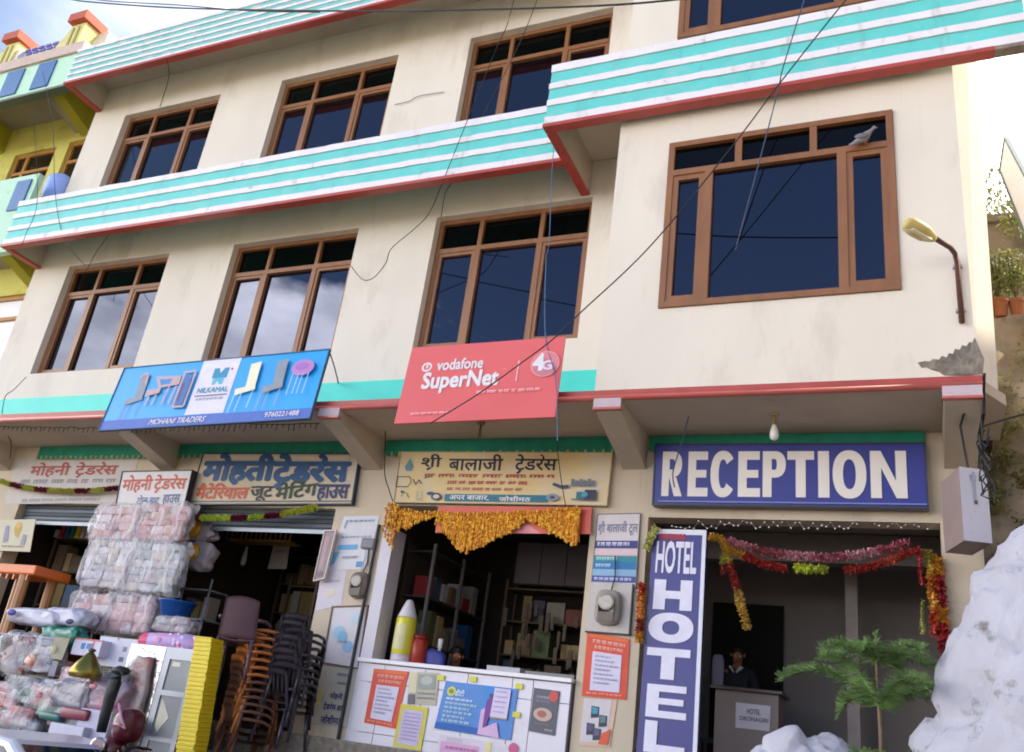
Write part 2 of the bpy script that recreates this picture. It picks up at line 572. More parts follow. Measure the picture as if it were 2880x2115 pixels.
# ------------------------------------------------------------------ ground and terrain
YG, YF, YB, YRB, YLB, YW, YC = 10.0, 8.8, 8.88, 8.68, 9.43, 10.25, 9.36
g = MB()
ys = [-400, -60, -12, 3.0, 6.8, 7.6, 10.0, 20, 400]
zs = [-1.9, -1.9, -1.9, -1.9, -1.9, -0.78, -0.78, -0.78, -0.78]
for (y0, z0), (y1, z1) in zip(zip(ys[:-1], zs[:-1]), zip(ys[1:], zs[1:])):
    for x0, x1 in ((-400, -40), (-40, -8), (-8, 10), (10, 60), (60, 400)):
        g.poly([(x0, y0, z0), (x1, y0, z0), (x1, y1, z1), (x0, y1, z1)])
tag(g.build('ground', M_dust), kind='structure')
g = MB()
g.box(-60, 40, -4.5, 5.0, -1.95, -1.896)
tag(g.build('road', M_road), kind='structure')
g = MB()
g.box(-16.2, 0.9, 9.75, 10.0, -0.78, -0.14)
g.box(-16.2, 0.9, 9.4, 9.75, -0.78, -0.46)
tag(g.build('step', M_conc), kind='structure')

def hill_h(x, y):
    base = max(0.0, 1.36 * (x - 2.2))  # out-of-view hill, steepness and height set so it shades the boulder
    base = min(base, 24 + 2 * noise.noise(Vector((x * .08, y * .08, 3))))
    return -0.8 + base + min(1, max(0, (x - 2.2) / 3)) * (0.9 * noise.noise(Vector((x * .35, y * .35, 0))) + .4 * noise.noise(Vector((x * .9, y * .9, 5))))
g = MB()
nx, ny = 60, 60
for i in range(nx):
    for j in range(ny):
        x = 1.6 + (i / (nx - 1)) ** 1.5 * 70
        y = -14 + j / (ny - 1) * 70
        g.v.append(Vector((x, y, hill_h(x, y))))
for i in range(nx - 1):
    for j in range(ny - 1):
        a = i * ny + j
        g.f.append((a, a + ny, a + ny + 1, a + 1))
        g.m.append(0)
tag(g.build('unseen_hillside', M_cliff, smooth=True), kind='structure')
# rough rock face just right of the building, ending in a terrace
g = MB()
nu, nv = 34, 44
for i in range(nu):
    for j in range(nv):
        x = 0.30 + i / (nu - 1) * 3.6
        t = j / (nv - 1)
        z = -0.9 + t * 6.75
        y = 10.35 + t * 1.1 - .10 * (x - .3) + 0.55 * noise.noise(Vector((x * .9, 0, z * .8))) + .22 * noise.noise(Vector((x * 2.6, 3, z * 2.3))) + .08 * noise.noise(Vector((x * 7, 3, z * 6)))
        g.v.append(Vector((x, y, z)))
for k, yy in enumerate((13.2,)):
    for i in range(nu):
        g.v.append(Vector((0.30 + i / (nu - 1) * 3.6, yy, 5.85)))
for i in range(nu - 1):
    for j in range(nv - 1):
        a = i * nv + j
        g.f.append((a, a + nv, a + nv + 1, a + 1)); g.m.append(0)
    a = i * nv + nv - 1
    b = nu * nv + i
    g.f.append((a, a + nv, b + 1, b)); g.m.append(0)
def face_y(x, z):
    t = (z + .9) / 6.75
    return 10.35 + t * 1.1 - .10 * (x - .3) + 0.55 * noise.noise(Vector((x * .9, 0, z * .8))) + .22 * noise.noise(Vector((x * 2.6, 3, z * 2.3)))
tag(g.build('rock_face', M_cliff, smooth=True), kind='structure')
g = MB()
g.box(0.72, 5.5, 13.2, 13.5, 4.0, 8.35)
g.box(0.66, 5.5, 13.12, 13.55, 8.35, 8.47)
tag(g.build('retaining_wall', mat('old_concrete', '#a0917c', 0.95, 0.12, 2, 0.5, dirt='#77705f', dscale=1.5)), 'weathered concrete retaining wall above the plants on the slope', 'wall')

# ------------------------------------------------------------------ the hotel building
hotel = thing('hotel_building', 'three storey cream building with turquoise striped balcony bands, shops and a hotel reception below', 'building', (-7.7, 10.5, -0.78))

def wall_with_holes(name, x0, x1, z0, z1, y, holes, m, depth=0.25, parent=hotel):
    mb = MB()
    xs = sorted({x0, x1, *[h[0] for h in holes], *[h[1] for h in holes]})
    zz = sorted({z0, z1, *[h[2] for h in holes], *[h[3] for h in holes]})
    for a, b in zip(xs[:-1], xs[1:]):
        for c, d in zip(zz[:-1], zz[1:]):
            cx_, cz_ = (a + b) / 2, (c + d) / 2
            if any(h[0] < cx_ < h[1] and h[2] < cz_ < h[3] for h in holes):
                continue
            mb.poly([(a, y, c), (b, y, c), (b, y, d), (a, y, d)])
            mb.poly([(a, y + depth, c), (a, y + depth, d), (b, y + depth, d), (b, y + depth, c)])
    for (a, b, c, d) in holes:
        mb.poly([(a, y, c), (a, y, d), (a, y + depth, d), (a, y + depth, c)])
        mb.poly([(b, y, c), (b, y + depth, c), (b, y + depth, d), (b, y, d)])
        mb.poly([(a, y, d), (b, y, d), (b, y + depth, d), (a, y + depth, d)])
        mb.poly([(a, y, c), (a, y + depth, c), (b, y + depth, c), (b, y, c)])
    mb.poly([(x0, y, z0), (x0, y + depth, z0), (x0, y + depth, z1), (x0, y, z1)])
    mb.poly([(x1, y, z0), (x1, y, z1), (x1, y + depth, z1), (x1, y + depth, z0)])
    return mb.build(name, m, parent)

WX = [(-15.03, -12.40), (-10.87, -8.22), (-6.74, -4.11)]
holes = [(a, b, 5.32, 7.655) for a, b in WX] + [(a, b, 9.05, 11.40) for a, b in WX]
wall_with_holes('wall', -16.03, -3.2, 3.5, 13.6, YW, holes, M_wall)
BX = (-2.598, 0.0)
bholes = [(BX[0], BX[1], 4.915, 7.275), (BX[0], BX[1], 9.0, 11.35)]
wall_with_holes('bay_wall', -3.277, 0.64, 3.872, 13.6, YB, bholes, M_wall)
mb = MB()
mb.poly([(-3.277, YB, 3.872), (-3.277, YB, 13.6), (-3.277, YW, 13.6), (-3.277, YW, 3.872)])
mb.build('bay_side', M_wall, hotel)
mb = MB()
mb.poly([(0.64, YB, 3.872), (0.84, 9.30, 3.872), (1.04, 9.30, 13.6), (0.64, YB, 13.6)])
mb.poly([(0.84, 9.30, 3.872), (0.95, 16, 3.872), (1.1, 16, 13.6), (1.04, 9.30, 13.6)])
mb.build('corner_wall', M_wall, hotel)
mb = MB()
mb.box(-16.03, -15.9, YW + .25, 16, -0.78, 13.6)
mb.poly([(-16.03, 16, -.78), (0.95, 16, -.78), (1.1, 16, 13.6), (-16.03, 16, 13.6)])
mb.poly([(-16.03, YW, 13.6), (-3.28, YW, 13.6), (-3.28, 16, 13.6), (-16.03, 16, 13.6)])
mb.poly([(-3.28, YB, 13.61), (1.04, YB, 13.61), (1.1, 16, 13.61), (-3.28, 16, 13.61)])
mb.build('rear_wall', M_wall, hotel)

def window(x0, x1, z0, z1, y, kind, wlabel=None):
    """frame mesh with glass panes as sub-parts"""
    fr = MB()
    gl = []
    w, h = x1 - x0, z1 - z0
    D = 0.09
    def bar(a, b, c, d, yy=0.0, dep=D):
        fr.box(a, b, y + yy, y + yy + dep, c, d)
    F = 0.075
    bar(x0, x0 + F, z0, z1); bar(x1 - F, x1, z0, z1); bar(x0 + F, x1 - F, z1 - F, z1); bar(x0 + F, x1 - F, z0, z0 + F)
    if kind == 'three':
        tz = z1 - 0.245 * h
        m1, m2 = x0 + .29 * w, x0 + .685 * w
        bar(x0 + F, x1 - F, tz - .04, tz + .04, -.004)
        for m in (m1, m2):
            bar(m - .045, m + .045, z0 + F, tz - .04, -.003)
            bar(m - .035, m + .035, tz + .04, z1 - F, .003)
        for a, b in ((x0 + F, m1 - .035), (m1 + .035, m2 - .035), (m2 + .035, x1 - F)):
            gl.append((a, b, tz + .04, z1 - F))
        gl.append((m1 + .045, m2 - .045, z0 + F, tz - .04))
        for a, b in ((x0 + F, m1 - .045), (m2 + .045, x1 - F)):
            s = .055
            bar(a, a + s, z0 + F, tz - .04, .012); bar(b - s, b, z0 + F, tz - .04, .012)
            bar(a + s, b - s, tz - .04 - s, tz - .04, .012); bar(a + s, b - s, z0 + F, z0 + F + s, .012)
            gl.append((a + s, b - s, z0 + F + s, tz - .04 - s))
    else:
        tz = z1 - 0.20 * h
        bar(x0 + F, x1 - F, tz - .04, tz + .04, -.004)
        for k in (1 / 3, 2 / 3):
            m = x0 + w * k
            bar(m - .04, m + .04, tz + .04, z1 - F, .003)
        e = [x0 + F, x0 + w / 3 - .04, x0 + w / 3 + .04, x0 + 2 * w / 3 - .04, x0 + 2 * w / 3 + .04, x1 - F]
        for k in (0, 2, 4):
            gl.append((e[k], e[k + 1], tz + .04, z1 - F))
        m1, m2 = x0 + .20 * w, x0 + .785 * w
        for m in (m1, m2):
            bar(m - .05, m + .05, z0 + F, tz - .04, -.003)
        gl.append((m1 + .05, m2 - .05, z0 + F, tz - .04))
        for a, b in ((x0 + F, m1 - .05), (m2 + .05, x1 - F)):
            s = .07
            bar(a, a + s, z0 + F, tz - .04, .015); bar(b - s, b, z0 + F, tz - .04, .015)
            bar(a + s, b - s, tz - .04 - s, tz - .04, .015); bar(a + s, b - s, z0 + F, z0 + F + s, .015)
            gl.append((a + s, b - s, z0 + F + s, tz - .04 - s))
    f = fr.build('window', M_brown, hotel)
    for gi, (a, b, c, d) in enumerate(gl):
        g = MB()
        tilt = random.uniform(-.007, .007)
        tx = random.uniform(-.003, .003)
        yy = y + D * .72
        g.box8([(a, yy - tilt - tx, c), (b, yy - tilt + tx, c), (b, yy + .012, c), (a, yy + .012, c), (a, yy + tilt - tx, d), (b, yy + tilt + tx, d), (b, yy + .012, d), (a, yy + .012, d)])
        g.build('pane', M_glass2 if gi < 3 else M_glass, f)
    # panes are opaque, no room is built behind
    return f
for a, b in WX:
    window(a + .004, b - .004, 5.324, 7.651, YW + .13, 'three')
    window(a + .004, b - .004, 9.054, 11.396, YW + .13, 'three')
window(BX[0] + .004, BX[1] - .004, 4.92, 7.27, YB - .03, 'bay')
window(BX[0] + .004, BX[1] - .004, 9.005, 11.34, YB - .03, 'bay')

# ledge over the shops
mb = MB()
mb.box(-17.5, 0.66, YF + .02, YG + .3, 3.75, 3.865)
mb.prism([(.661, YB - .01, 3.752), (.90, 9.30, 3.752), (.90, YG + .29, 3.752), (.661, YG + .29, 3.752)], (0, 0, .119))
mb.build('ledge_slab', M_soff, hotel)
mb = MB()
mb.box(-17.5, 0.67, YF - .01, YF + .02, 3.80, 3.872)
mb.build('ledge_edge', M_red, hotel)
mb = MB()
mb.tube([(-17.5, YF - .005, 3.775), (0.67, YF - .005, 3.775)], .034, 10)
mb.build('ledge_moulding', M_redg, hotel, smooth=True)
mb = MB()
mb.box(-16.4, -3.28, YW - .03, YW, 4.45, 4.81)
mb.build('turquoise_strip', M_turq2, hotel)

def bracket(x0, x1, cap=True):
    mb = MB()
    y0 = YF + .03
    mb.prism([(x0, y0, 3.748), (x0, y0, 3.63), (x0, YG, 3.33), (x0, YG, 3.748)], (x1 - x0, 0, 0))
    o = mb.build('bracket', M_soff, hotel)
    if cap:
        c = MB()
        c.box(x0 - .015, x1 + .015, YF - .035, YF + .028, 3.655, 3.785)
        c.build('bracket_cap', mat('dusty_lilac_paint', '#c6b4bb', .7, .08, 5, dirt='#a08c90', dscale=5), o)
        c = MB()
        c.box(x0 - .02, x1 + .02, YF - .04, YF + .03, 3.63, 3.655)
        c.build('bracket_cap_edge', M_redg, o)
for x0, x1 in ((-14.55, -14.25), (-10.78, -10.47), (-6.99, -6.70), (-3.22, -2.93), (0.33, 0.645)):
    bracket(x0, x1)

# striped bands
def band(x0, x1, y, z0, z1, yback, n, face, name, dirty=False, lend=True):
    body = MB()
    body.box(x0, x1, y, y + .10, z0 + .06, z1)
    root = body.build(name, face, hotel)
    H = z1 - z0 - .06
    per = H / (n + .42)
    zt = z1
    for k in range(n + 1):
        hgt = per * (.35 if k < n else .40)
        w = MB()
        a, b = zt - hgt, zt
        ns = max(8, int((x1 - x0) / .16))
        bt = b + (.02 if k == 0 else 0)
        sec = []
        for q in range(ns + 1):
            x = x0 - .004 + (x1 - x0 + .008) * q / ns
            j1, j2 = random.gauss(0, .0028), random.gauss(0, .0028)
            if random.random() < .05:
                j2 -= random.uniform(.004, .014)
            yy = y - .022 + random.gauss(0, .002)
            sec.append((Vector((x, yy, a + j1)), Vector((x, yy, bt + j2)), Vector((x, y - .001, bt + j2)), Vector((x, y - .001, a + j1))))
        for p_, q_ in zip(sec[:-1], sec[1:]):
            for e in range(4):
                f = (e + 1) % 4
                w.poly([p_[e], q_[e], q_[f], p_[f]])
        w.poly(list(sec[0])); w.poly(list(sec[-1]))
        w.build('white_stripe', M_white, root)
        zt -= per
    r = MB()
    r.box(x0 - .01, x1 - (.33 if dirty else -.004), y - .04, y + .104, z0 + .004, z0 + .058)
    r.build('red_edge', M_red, root)
    if dirty:
        r = MB()
        r.box(x1 - .328, x1 + .003, y - .036, y + .10, z0 + .006, z0 + .058)
        r.build('bare_edge', M_conc, root)
    s = MB()
    zs_ = z0 + .60
    s.box(x0, min(x1, .92), y + .104, yback, zs_, zs_ + .12)
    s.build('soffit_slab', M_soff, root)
    if lend:
        e = MB()
        e.box(x0 + .006, x0 + .12, y + .106, yback - .002, z0 + .03, zs_ - .002)
        e.build('end_beam', M_soff, root)
        e = MB()
        e.box(x0, x0 + .13, y + .106, yback - .004, z0 - .012, z0 + .028)
        e.build('end_beam_edge', M_red, root)
    return root
band(-15.99, -4.30, YLB, 7.70, 8.75, YW, 3, M_turq, 'balcony_band')
band(-4.29, 1.38, YRB, 7.69, 8.755, YW - .01, 3, M_turq, 'balcony_band', dirty=True)
band(-15.99, -4.30, YC, 11.68, 12.62, YW, 5, M_turqf, 'cornice_band')
band(-4.29, 1.38, YRB, 11.9, 12.9, YW - .01, 5, M_turqf, 'cornice_band')

# broken plaster at the bay's lower right corner
pts = [(2580, 1020), (2596, 1017), (2612, 1021), (2622, 1010), (2640, 1013), (2648, 1002), (2662, 1006), (2668, 994), (2680, 996), (2686, 981), (2699, 984), (2706, 971), (2718, 974), (2726, 962), (2736, 964), (2742, 950), (2750, 968), (2757, 985), (2768, 1010), (2764, 1052), (2730, 1056), (2690, 1057), (2655, 1056), (2640, 1046), (2618, 1040), (2606, 1033), (2592, 1035)]
mb = MB()
ctr = at(2706, 1022, YB)
n = len(pts)
ring = [at(u, v, YB) for u, v in pts]
scs = (1.0, .97, .85, .68, .5, .3, .12)
for q_, sc in enumerate(scs):
    for p in ring:
        x, z = ctr.x + (p.x - ctr.x) * sc, ctr.z + (p.z - ctr.z) * sc
        d = .002 if q_ == 0 else .012 + .016 * noise.noise(Vector((x * 9, 0, z * 9))) + .010 * noise.noise(Vector((x * 24, 2, z * 24)))
        mb.v.append(Vector((x, YB - max(.003, d), z)))
for q_ in range(len(scs) - 1):
    for k in range(n):
        k2 = (k + 1) % n
        a = q_ * n
        mb.f.append((a + k, a + k2, a + n + k2, a + n + k)); mb.m.append(0)
mb.f.append(tuple((len(scs) - 1) * n + k for k in range(n))); mb.m.append(0)
mb.build('broken_plaster', M_conc, hotel)

# ground floor wall and openings
S1 = (-13.72, -10.95, -0.14, 2.77)
S2 = (-10.15, -7.32, -0.14, 2.77)
S3 = (-6.42, -3.57, -0.14, 2.83)
S4 = (-2.86, 0.26, -0.02, 2.74)
wall_with_holes('shop_wall', -16.03, 0.64, -0.78, 3.746, YG, [S1, S2, S3, S4], M_gwall, 0.28)
def room(a, b, c, d, y1, m, name):
    mb = MB()
    y0 = YG + .281
    a, b = a - .12, b + .12
    d = d + .18
    mb.poly([(a, y1, c), (b, y1, c), (b, y1, d), (a, y1, d)])
    mb.poly([(a, y0, c), (a, y1, c), (a, y1, d), (a, y0, d)])
    mb.poly([(b, y0, c), (b, y0, d), (b, y1, d), (b, y1, c)])
    mb.poly([(a, y0, d), (a, y1, d), (b, y1, d), (b, y0, d)])
    mb.poly([(a, y0, c - .002), (b, y0, c - .002), (b, y1, c - .002), (a, y1, c - .002)])
    return mb.build(name, m, hotel)
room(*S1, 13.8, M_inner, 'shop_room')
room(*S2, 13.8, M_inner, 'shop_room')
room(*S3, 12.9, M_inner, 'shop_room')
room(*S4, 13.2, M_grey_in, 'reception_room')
# dark stair doorway and inner post in the reception
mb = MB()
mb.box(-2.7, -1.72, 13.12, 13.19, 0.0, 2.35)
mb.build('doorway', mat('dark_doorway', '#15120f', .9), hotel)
mb = MB()
mb.box(-0.85, -0.70, 12.4, 12.55, 0.0, 2.9)
mb.build('inner_post', mat('inner_post', '#a89c98', .8), hotel)
mb = MB()
mb.box(-2.97, 0.37, 11.2, 11.4, 2.55, 2.90)
mb.build('inner_beam', mat('inner_beam', '#6a6360', .9), hotel)
# rolled-up shutters
for S in (S1, S2):
    mb = MB()
    for k in range(5):
        z1 = S[3] - .005 - k * .062
        mb.box8([(S[0] + .03, YG + .10 + .012 * (k % 2), z1 - .058), (S[1] - .03, YG + .10 + .012 * (k % 2), z1 - .058), (S[1] - .03, YG + .16, z1 - .058), (S[0] + .03, YG + .16, z1 - .058),
                 (S[0] + .03, YG + .125, z1), (S[1] - .03, YG + .125, z1), (S[1] - .03, YG + .16, z1), (S[0] + .03, YG + .16, z1)])
    sh = mb.build('rolling_shutter', M_shutter, hotel)
    mb = MB()
    mb.box(S[0] + .02, S[1] - .02, YG + .07, YG + .098, S[3] - .345, S[3] - .29)
    mb.build('shutter_bar', mat('shutter_bar', '#7c838c', .35, metal=.4), sh)

# green scalloped cloth strips under the slab
strips = [(-13.62, -10.80), (-10.45, -7.02), (-6.66, -3.24), (-2.90, 0.16)]
for i, (a, b) in enumerate(strips):
    t = thing('cloth_valance', ['green fringed cloth strip above the red painted shop name at far left', 'green fringed cloth strip above the big blue painted shop board',
              'green fringed cloth strip above the yellow shop board', 'plain green cloth strip above the white on blue RECEPTION board'][i], 'valance', ((a + b) / 2, YG - .05, 3.5))
    mb = MB()
    n = int((b - a) / .05)
    for k in range(n):
        x0, x1 = a + (b - a) * k / n, a + (b - a) * (k + 1) / n
        o0, o1 = .012 * math.sin(k * 1.3), .012 * math.sin((k + 1) * 1.3)
        mb.box8([(x0, YG - .06 + o0, 3.56), (x1, YG - .06 + o1, 3.56), (x1, YG - .045 + o1, 3.56), (x0, YG - .045 + o0, 3.56), (x0, YG - .06, 3.738), (x1, YG - .06, 3.738), (x1, YG - .045, 3.738), (x0, YG - .045, 3.738)])
    mb.build('cloth', M_green, t)
    if i < 3:
        mb = MB()
        n = int((b - a) / .115)
        for k in range(n):
            x0 = a + (b - a) * k / n
            w = (b - a) / n
            mb.prism([(x0, YG - .064, 3.56), (x0 + w, YG - .064, 3.56), (x0 + w * .72, YG - .064, 3.527), (x0 + w * .5, YG - .064, 3.515), (x0 + w * .28, YG - .064, 3.527)], (0, .012, 0), M_green)
            mb.box(x0 - .012, x0 + .012, YG - .066, YG - .05, 3.505, 3.575, M_fringe)
        f = mb.build('fringe', None, t)

# ------------------------------------------------------------------ signboards
W_ = P('#ebe6ea'); K_ = P('#1d1f33'); INK = P('#2b3160'); REDI = P('#b2352f')

# white-on-blue RECEPTION board
q = quad_px((1846, 1252), (2598, 1249), (2607, 1426), (1838, 1416), 9.84)
r, b = signboard('reception_sign', 'long dark blue board lettered RECEPTION in large white capitals over the hotel entrance', 'sign', q, M_navy, 0.12, P('#2a2c4c', .35), 0.018)
LET = [('R', .026, .108), ('E', .132, .212), ('C', .222, .320), ('E', .330, .414), ('P', .424, .512), ('T', .516, .614), ('I', .628, .668), ('O', .680, .798), ('N', .812, .935)]
mmb = 0.016
for ch, a0, a1 in LET:
    o = .012 if ch in 'CO' else 0
    b.block(ch, a0 + .004, .115 - o, a1 + .004, .875 + o, M_cream, {'I': 1, 'N': .30, 'O': .31, 'C': .33, 'T': .37, 'R': .36, 'P': .38}.get(ch, .40), .19)
b.finish('lettering', r)
mb = MB()
mb.slab([b.P(.02, .955, .018), b.P(1.0, .955, .018), b.P(1.0, .975, .018), b.P(.02, .975, .018)], -b.n * .01)
mb.build('edge_trim', P('#7e86c8', .3), r)

# yellow shop board with the blue-black heading
q = quad_px((1128, 1272), (1722, 1274), (1706, 1421), (1109, 1412), 9.93)
r, b = signboard('shop_board', 'yellowish shop board with dark Hindi heading and a teal strip, over the marigold garland', 'sign', q,
                 mat('aged_yellow_board', '#ddc48c', .55, .10, 1.5, dirt='#d8cdbd', dscale=1.3, dlo=.45, dhi=.7), 0.05, P('#b9a88c'), 0.008)
b.text('श^ी', .115, .04, .215, .36, K_, .02, dev=True)
b.text('बालाजी', .255, .04, .515, .36, K_, .02, dev=True)
b.text('ट^ेडर~स', .575, .04, .765, .42, K_, .02, dev=True)
b.words(.14, .76, .47, .075, P('#a94a3c'), 3)
b.words(.26, .64, .605, .07, P('#b0503f'), 5)
b.words(.26, .62, .73, .06, P('#b87058'), 8)
b.rect(.255, .83, .745, .97, P('#1f6f8a'))
b.text('अपर बाजार,', .28, .855, .47, .955, W_, .012, dev=True)
b.text('जोशीमठ', .52, .855, .665, .955, W_, .012, dev=True)
DR = P('#38456a')
tl = P('#5f8f98')
b.shape([(.055, .12), (.075, .30), (.068, .38), (.04, .38), (.033, .30)], tl)
b.line([(.0, .50), (.065, .50), (.075, .60), (.06, .70), (.0, .70), (.0, .50)], .006, DR, 4)
b.line([(.085, .55), (.10, .66), (.115, .56), (.13, .64)], .008, DR, 4)
b.line([(.14, .53), (.165, .48)], .008, DR, 4)
b.line([(.03, .80), (.045, .80)], .02, DR, 4); b.line([(.037, .80), (.037, .90)], .006, DR, 4)
b.line([(.06, .82), (.075, .92)], .008, DR, 4)
b.line([(.115, .78), (.115, .95), (.14, .95), (.14, .78)], .006, tl, 4)
b.disc(.185, .83, .02, .035, DR); b.disc(.215, .89, .026, .075, DR); b.disc(.215, .89, .016, .04, P('#cfc2b2'))
b.line([(.76, .62), (.80, .68), (.83, .66)], .03, DR, 4)
for k in range(6):
    b.rect(.84 + k * .018, .52 + .03 * (k % 2), .853 + k * .018, .66, P('#6a7a8c'))
b.disc(.765, .88, .028, .07, P('#7f92a4')); b.disc(.765, .88, .012, .03, DR)
b.rect(.905, .73, .955, .92, P('#2b3148')); b.rect(.87, .77, .905, .90, P('#2f7080')); b.disc(.905, .82, .014, .05, P('#4e9ab0')); b.rect(.85, .905, .96, .925, DR)
b.finish('lettering', r)

# big blue painted board of the second shop
q = quad_px((574, 1277), (1010, 1278), (988, 1416), (531, 1417), 9.93)
r, b = signboard('shop_board', 'dark framed board with huge blue Hindi heading and orange, black and navy words below', 'sign', q,
                 mat('old_cream_board', '#cdbb9d', .6, .10, 1.5, dirt='#c9bdb2', dscale=1.4, dlo=.45, dhi=.7), 0.07, P('#2a3a54'), 0.018)
BL = P('#1f4f80')
b.rect(.09, .03, .94, .11, P('#d9ccb8')); 
b.text('मोहती', .035, .02, .50, .60, BL, .06, dev=True)
b.text('ट^ेडर~स', .505, .02, .955, .68, BL, .06, dev=True)
b.text('मैटेिरयाल', .03, .60, .37, .90, P('#c4512f'), .035, dev=True)
b.text('जूट', .385, .66, .525, .95, P('#23242c'), .03, dev=True)
b.text('मेिटंग', .545, .60, .79, .93, P('#1f3a2c'), .03, dev=True, skew=-.10)
b.text('हाउस', .795, .63, .975, .95, P('#26305e'), .035, dev=True)
b.line([(.0, .955), (1.0, .955)], .012, P('#5f6468'), 3)
b.finish('lettering', r)

# small framed board between the two left shops
q = quad_px((346, 1328), (540, 1324), (517, 1425), (325, 1430), 9.80)
r, b = signboard('shop_board', 'small white board with red Hindi heading, above the tall column of plastic wrapped bundles', 'sign', q, P('#dcd6d8'), 0.09, P('#2a3242'), 0.016)
b.text('मोहनी', .04, .10, .47, .58, P('#c0533a'), .03, dev=True)
b.text('ट^ेडर~स', .51, .10, .96, .60, P('#c0533a'), .03, dev=True)
b.text('टोल हाट', .30, .66, .63, .93, P('#5a6fa0'), .02, dev=True)
b.text('हाउस', .68, .66, .92, .93, P('#5a6fa0'), .02, dev=True)
b.finish('lettering', r)

# shop name painted on a whitewashed strip of wall
q = quad_px((50, 1290), (392, 1287), (352, 1413), (8, 1418), YG - .006)
r, b = signboard('painted_shop_name', 'whitewashed wall panel with red Hindi shop name, far left shop', 'sign', q, P('#cfc6c0', .8), 0.012)
b.text('मोहनी', .15, .10, .48, .42, P('#a8433a'), .03, dev=True)
b.text('ट^ेडर~स', .53, .10, .86, .44, P('#a8433a'), .03, dev=True)
b.words(.10, .98, .52, .10, P('#8a8690'), 4)
b.words(.16, .80, .93, .07, P('#9c9aa4'), 14)
b.finish('lettering', r)

# leaning blue furniture board
q = [(-10.592, 8.624, 4.461), (-7.012, 8.701, 4.583), (-6.975, 8.576, 3.555), (-10.554, 8.499, 3.434)]
r, b = signboard('furniture_advert_board', 'wide sky blue tilted board with pictures of plastic chairs and a white middle panel', 'sign', q, mat('sky_blue_flex', '#1ba4ee', .35, .05, 1.2), 0.03, P('#31587e'), 0.012)
b.rect(0, .855, 1, 1, P('#4a6cc4'))
b.rect(.415, .0, .60, .845, P('#e4def0'))
TE = P('#1f8fb8')
b.shape([(.485, .14), (.51, .14), (.52, .22), (.535, .14), (.558, .14), (.558, .30), (.485, .30)], TE)
b.shape([(.495, .31), (.52, .29), (.548, .31), (.548, .40), (.53, .40), (.52, .34), (.51, .40), (.495, .40)], P('#54b4d4'))
b.disc(.572, .17, .005, .018, REDI)
b.text('NILKAMAL', .437, .44, .585, .52, P('#2b98b8'), .02)
b.rect(.432, .555, .588, .575, P('#7a7f92'))
b.words(.445, .575, .62, .04, P('#a0a3b4'), 3)
b.text('MOHANI TRADERS', .255, .885, .525, .965, W_, .012, slant=.008)
b.text('9760221488', .80, .885, .95, .955, W_, .01)
ch = P('#8a86b4'); ch2 = P('#c4a8ac'); cy = P('#f0eccf'); pk = P('#b884c8'); lt = P('#bcd8f4'); gy = P('#8f96a4')
def adchair(a, t, s, m, leg):
    b.shape([(a, t), (a + .045 * s, t - .03 * s), (a + .05 * s, t + .30 * s), (a + .008 * s, t + .33 * s)], m)
    b.shape([(a - .035 * s, t + .36 * s), (a + .05 * s, t + .30 * s), (a + .055 * s, t + .38 * s), (a - .03 * s, t + .45 * s)], m)
    for dx, dt in ((-.03, .44), (0, .42), (.048, .38)):
        b.line([(a + dx * s, t + dt * s), (a + (dx - .006) * s, t + (dt + .26) * s)], .006, leg, 3.5)
adchair(.115, .18, 1.0, gy, ch)
b.line([(.115, .20), (.13, .14), (.15, .16), (.158, .3)], .02, ch2, 3.5)
b.shape([(.20, .20), (.33, .22), (.335, .36), (.235, .40)], ch2); b.shape([(.225, .25), (.29, .26), (.285, .34), (.24, .35)], P('#3c86d0'))
for dx in (.205, .24, .29, .325):
    b.line([(dx, .38), (dx - .008, .66)], .012, ch2, 3.5)
b.shape([(.18, .42), (.25, .40), (.25, .48), (.18, .52)], ch2)
b.line([(.345, .17), (.40, .17), (.40, .72), (.345, .72), (.345, .17)], .016, ch2, 3.5); b.rect(.352, .22, .392, .70, P('#3f6fb4')); b.rect(.352, .35, .366, .62, P('#5a4a80'))
adchair(.665, .14, 1.05, cy, lt)
adchair(.79, .14, 1.05, gy, P('#a8a4b4'))
b.disc(.915, .27, .05, .12, pk); b.disc(.91, .25, .03, .06, P('#a86fc0'))
for dx in (.88, .905, .925, .95):
    b.line([(dx, .36), (dx - .004, .66)], .006, lt, 3.5)
b.finish('lettering', r)
mb = MB()
for s in (.08, .5, .93):
    mb.tube([b.P(s, .95, -.03), Vector((b.P(s, .95).x, YF + .02, b.P(s, .95).z + .15))], .014, 6)
mb.build('stay', M_dark, r)

# red network advert
q = [(-5.667, 8.616, 4.486), (-3.666, 8.753, 4.57), (-3.609, 8.584, 3.48), (-5.609, 8.447, 3.396)]
r, b = signboard('network_advert_board', 'coral red tilted board with white brand lettering and a round 4G badge', 'sign', q, mat('coral_red_flex', '#e86c6d', .4, .04, 1.2), 0.03)
b.disc(.135, .285, .034, .062, W_); b.disc(.135, .285, .022, .040, P('#e06a6c')); b.shape([(.13, .26), (.145, .25), (.142, .30), (.132, .31)], W_)
b.text('vodafone', .205, .20, .505, .34, W_, .025)
b.text('SuperNet', .13, .37, .62, .635, W_, .035)
b.text('TM', .64, .37, .665, .39, P('#f4b4b4'))
b.line([(.735, .28), (.735, .54)], .006, P('#f6d0d0'), 1.8)
b.disc(.90, .345, .088, .165, P('#f0a0a4'), 32); b.disc(.90, .345, .081, .152, P('#e2868c'), 32); b.disc(.90, .385, .07, .105, P('#cf8090'), 32)
b.text('4', .83, .22, .89, .42, W_, .05); b.text('G', .885, .31, .945, .42, P('#e6d8ea'), .04)
b.words(.50, .89, .665, .04, P('#f3b8b8'), 6)
b.words(.10, .34, .90, .03, P('#f3b8b8'), 9)
b.finish('lettering', r)
mb = MB()
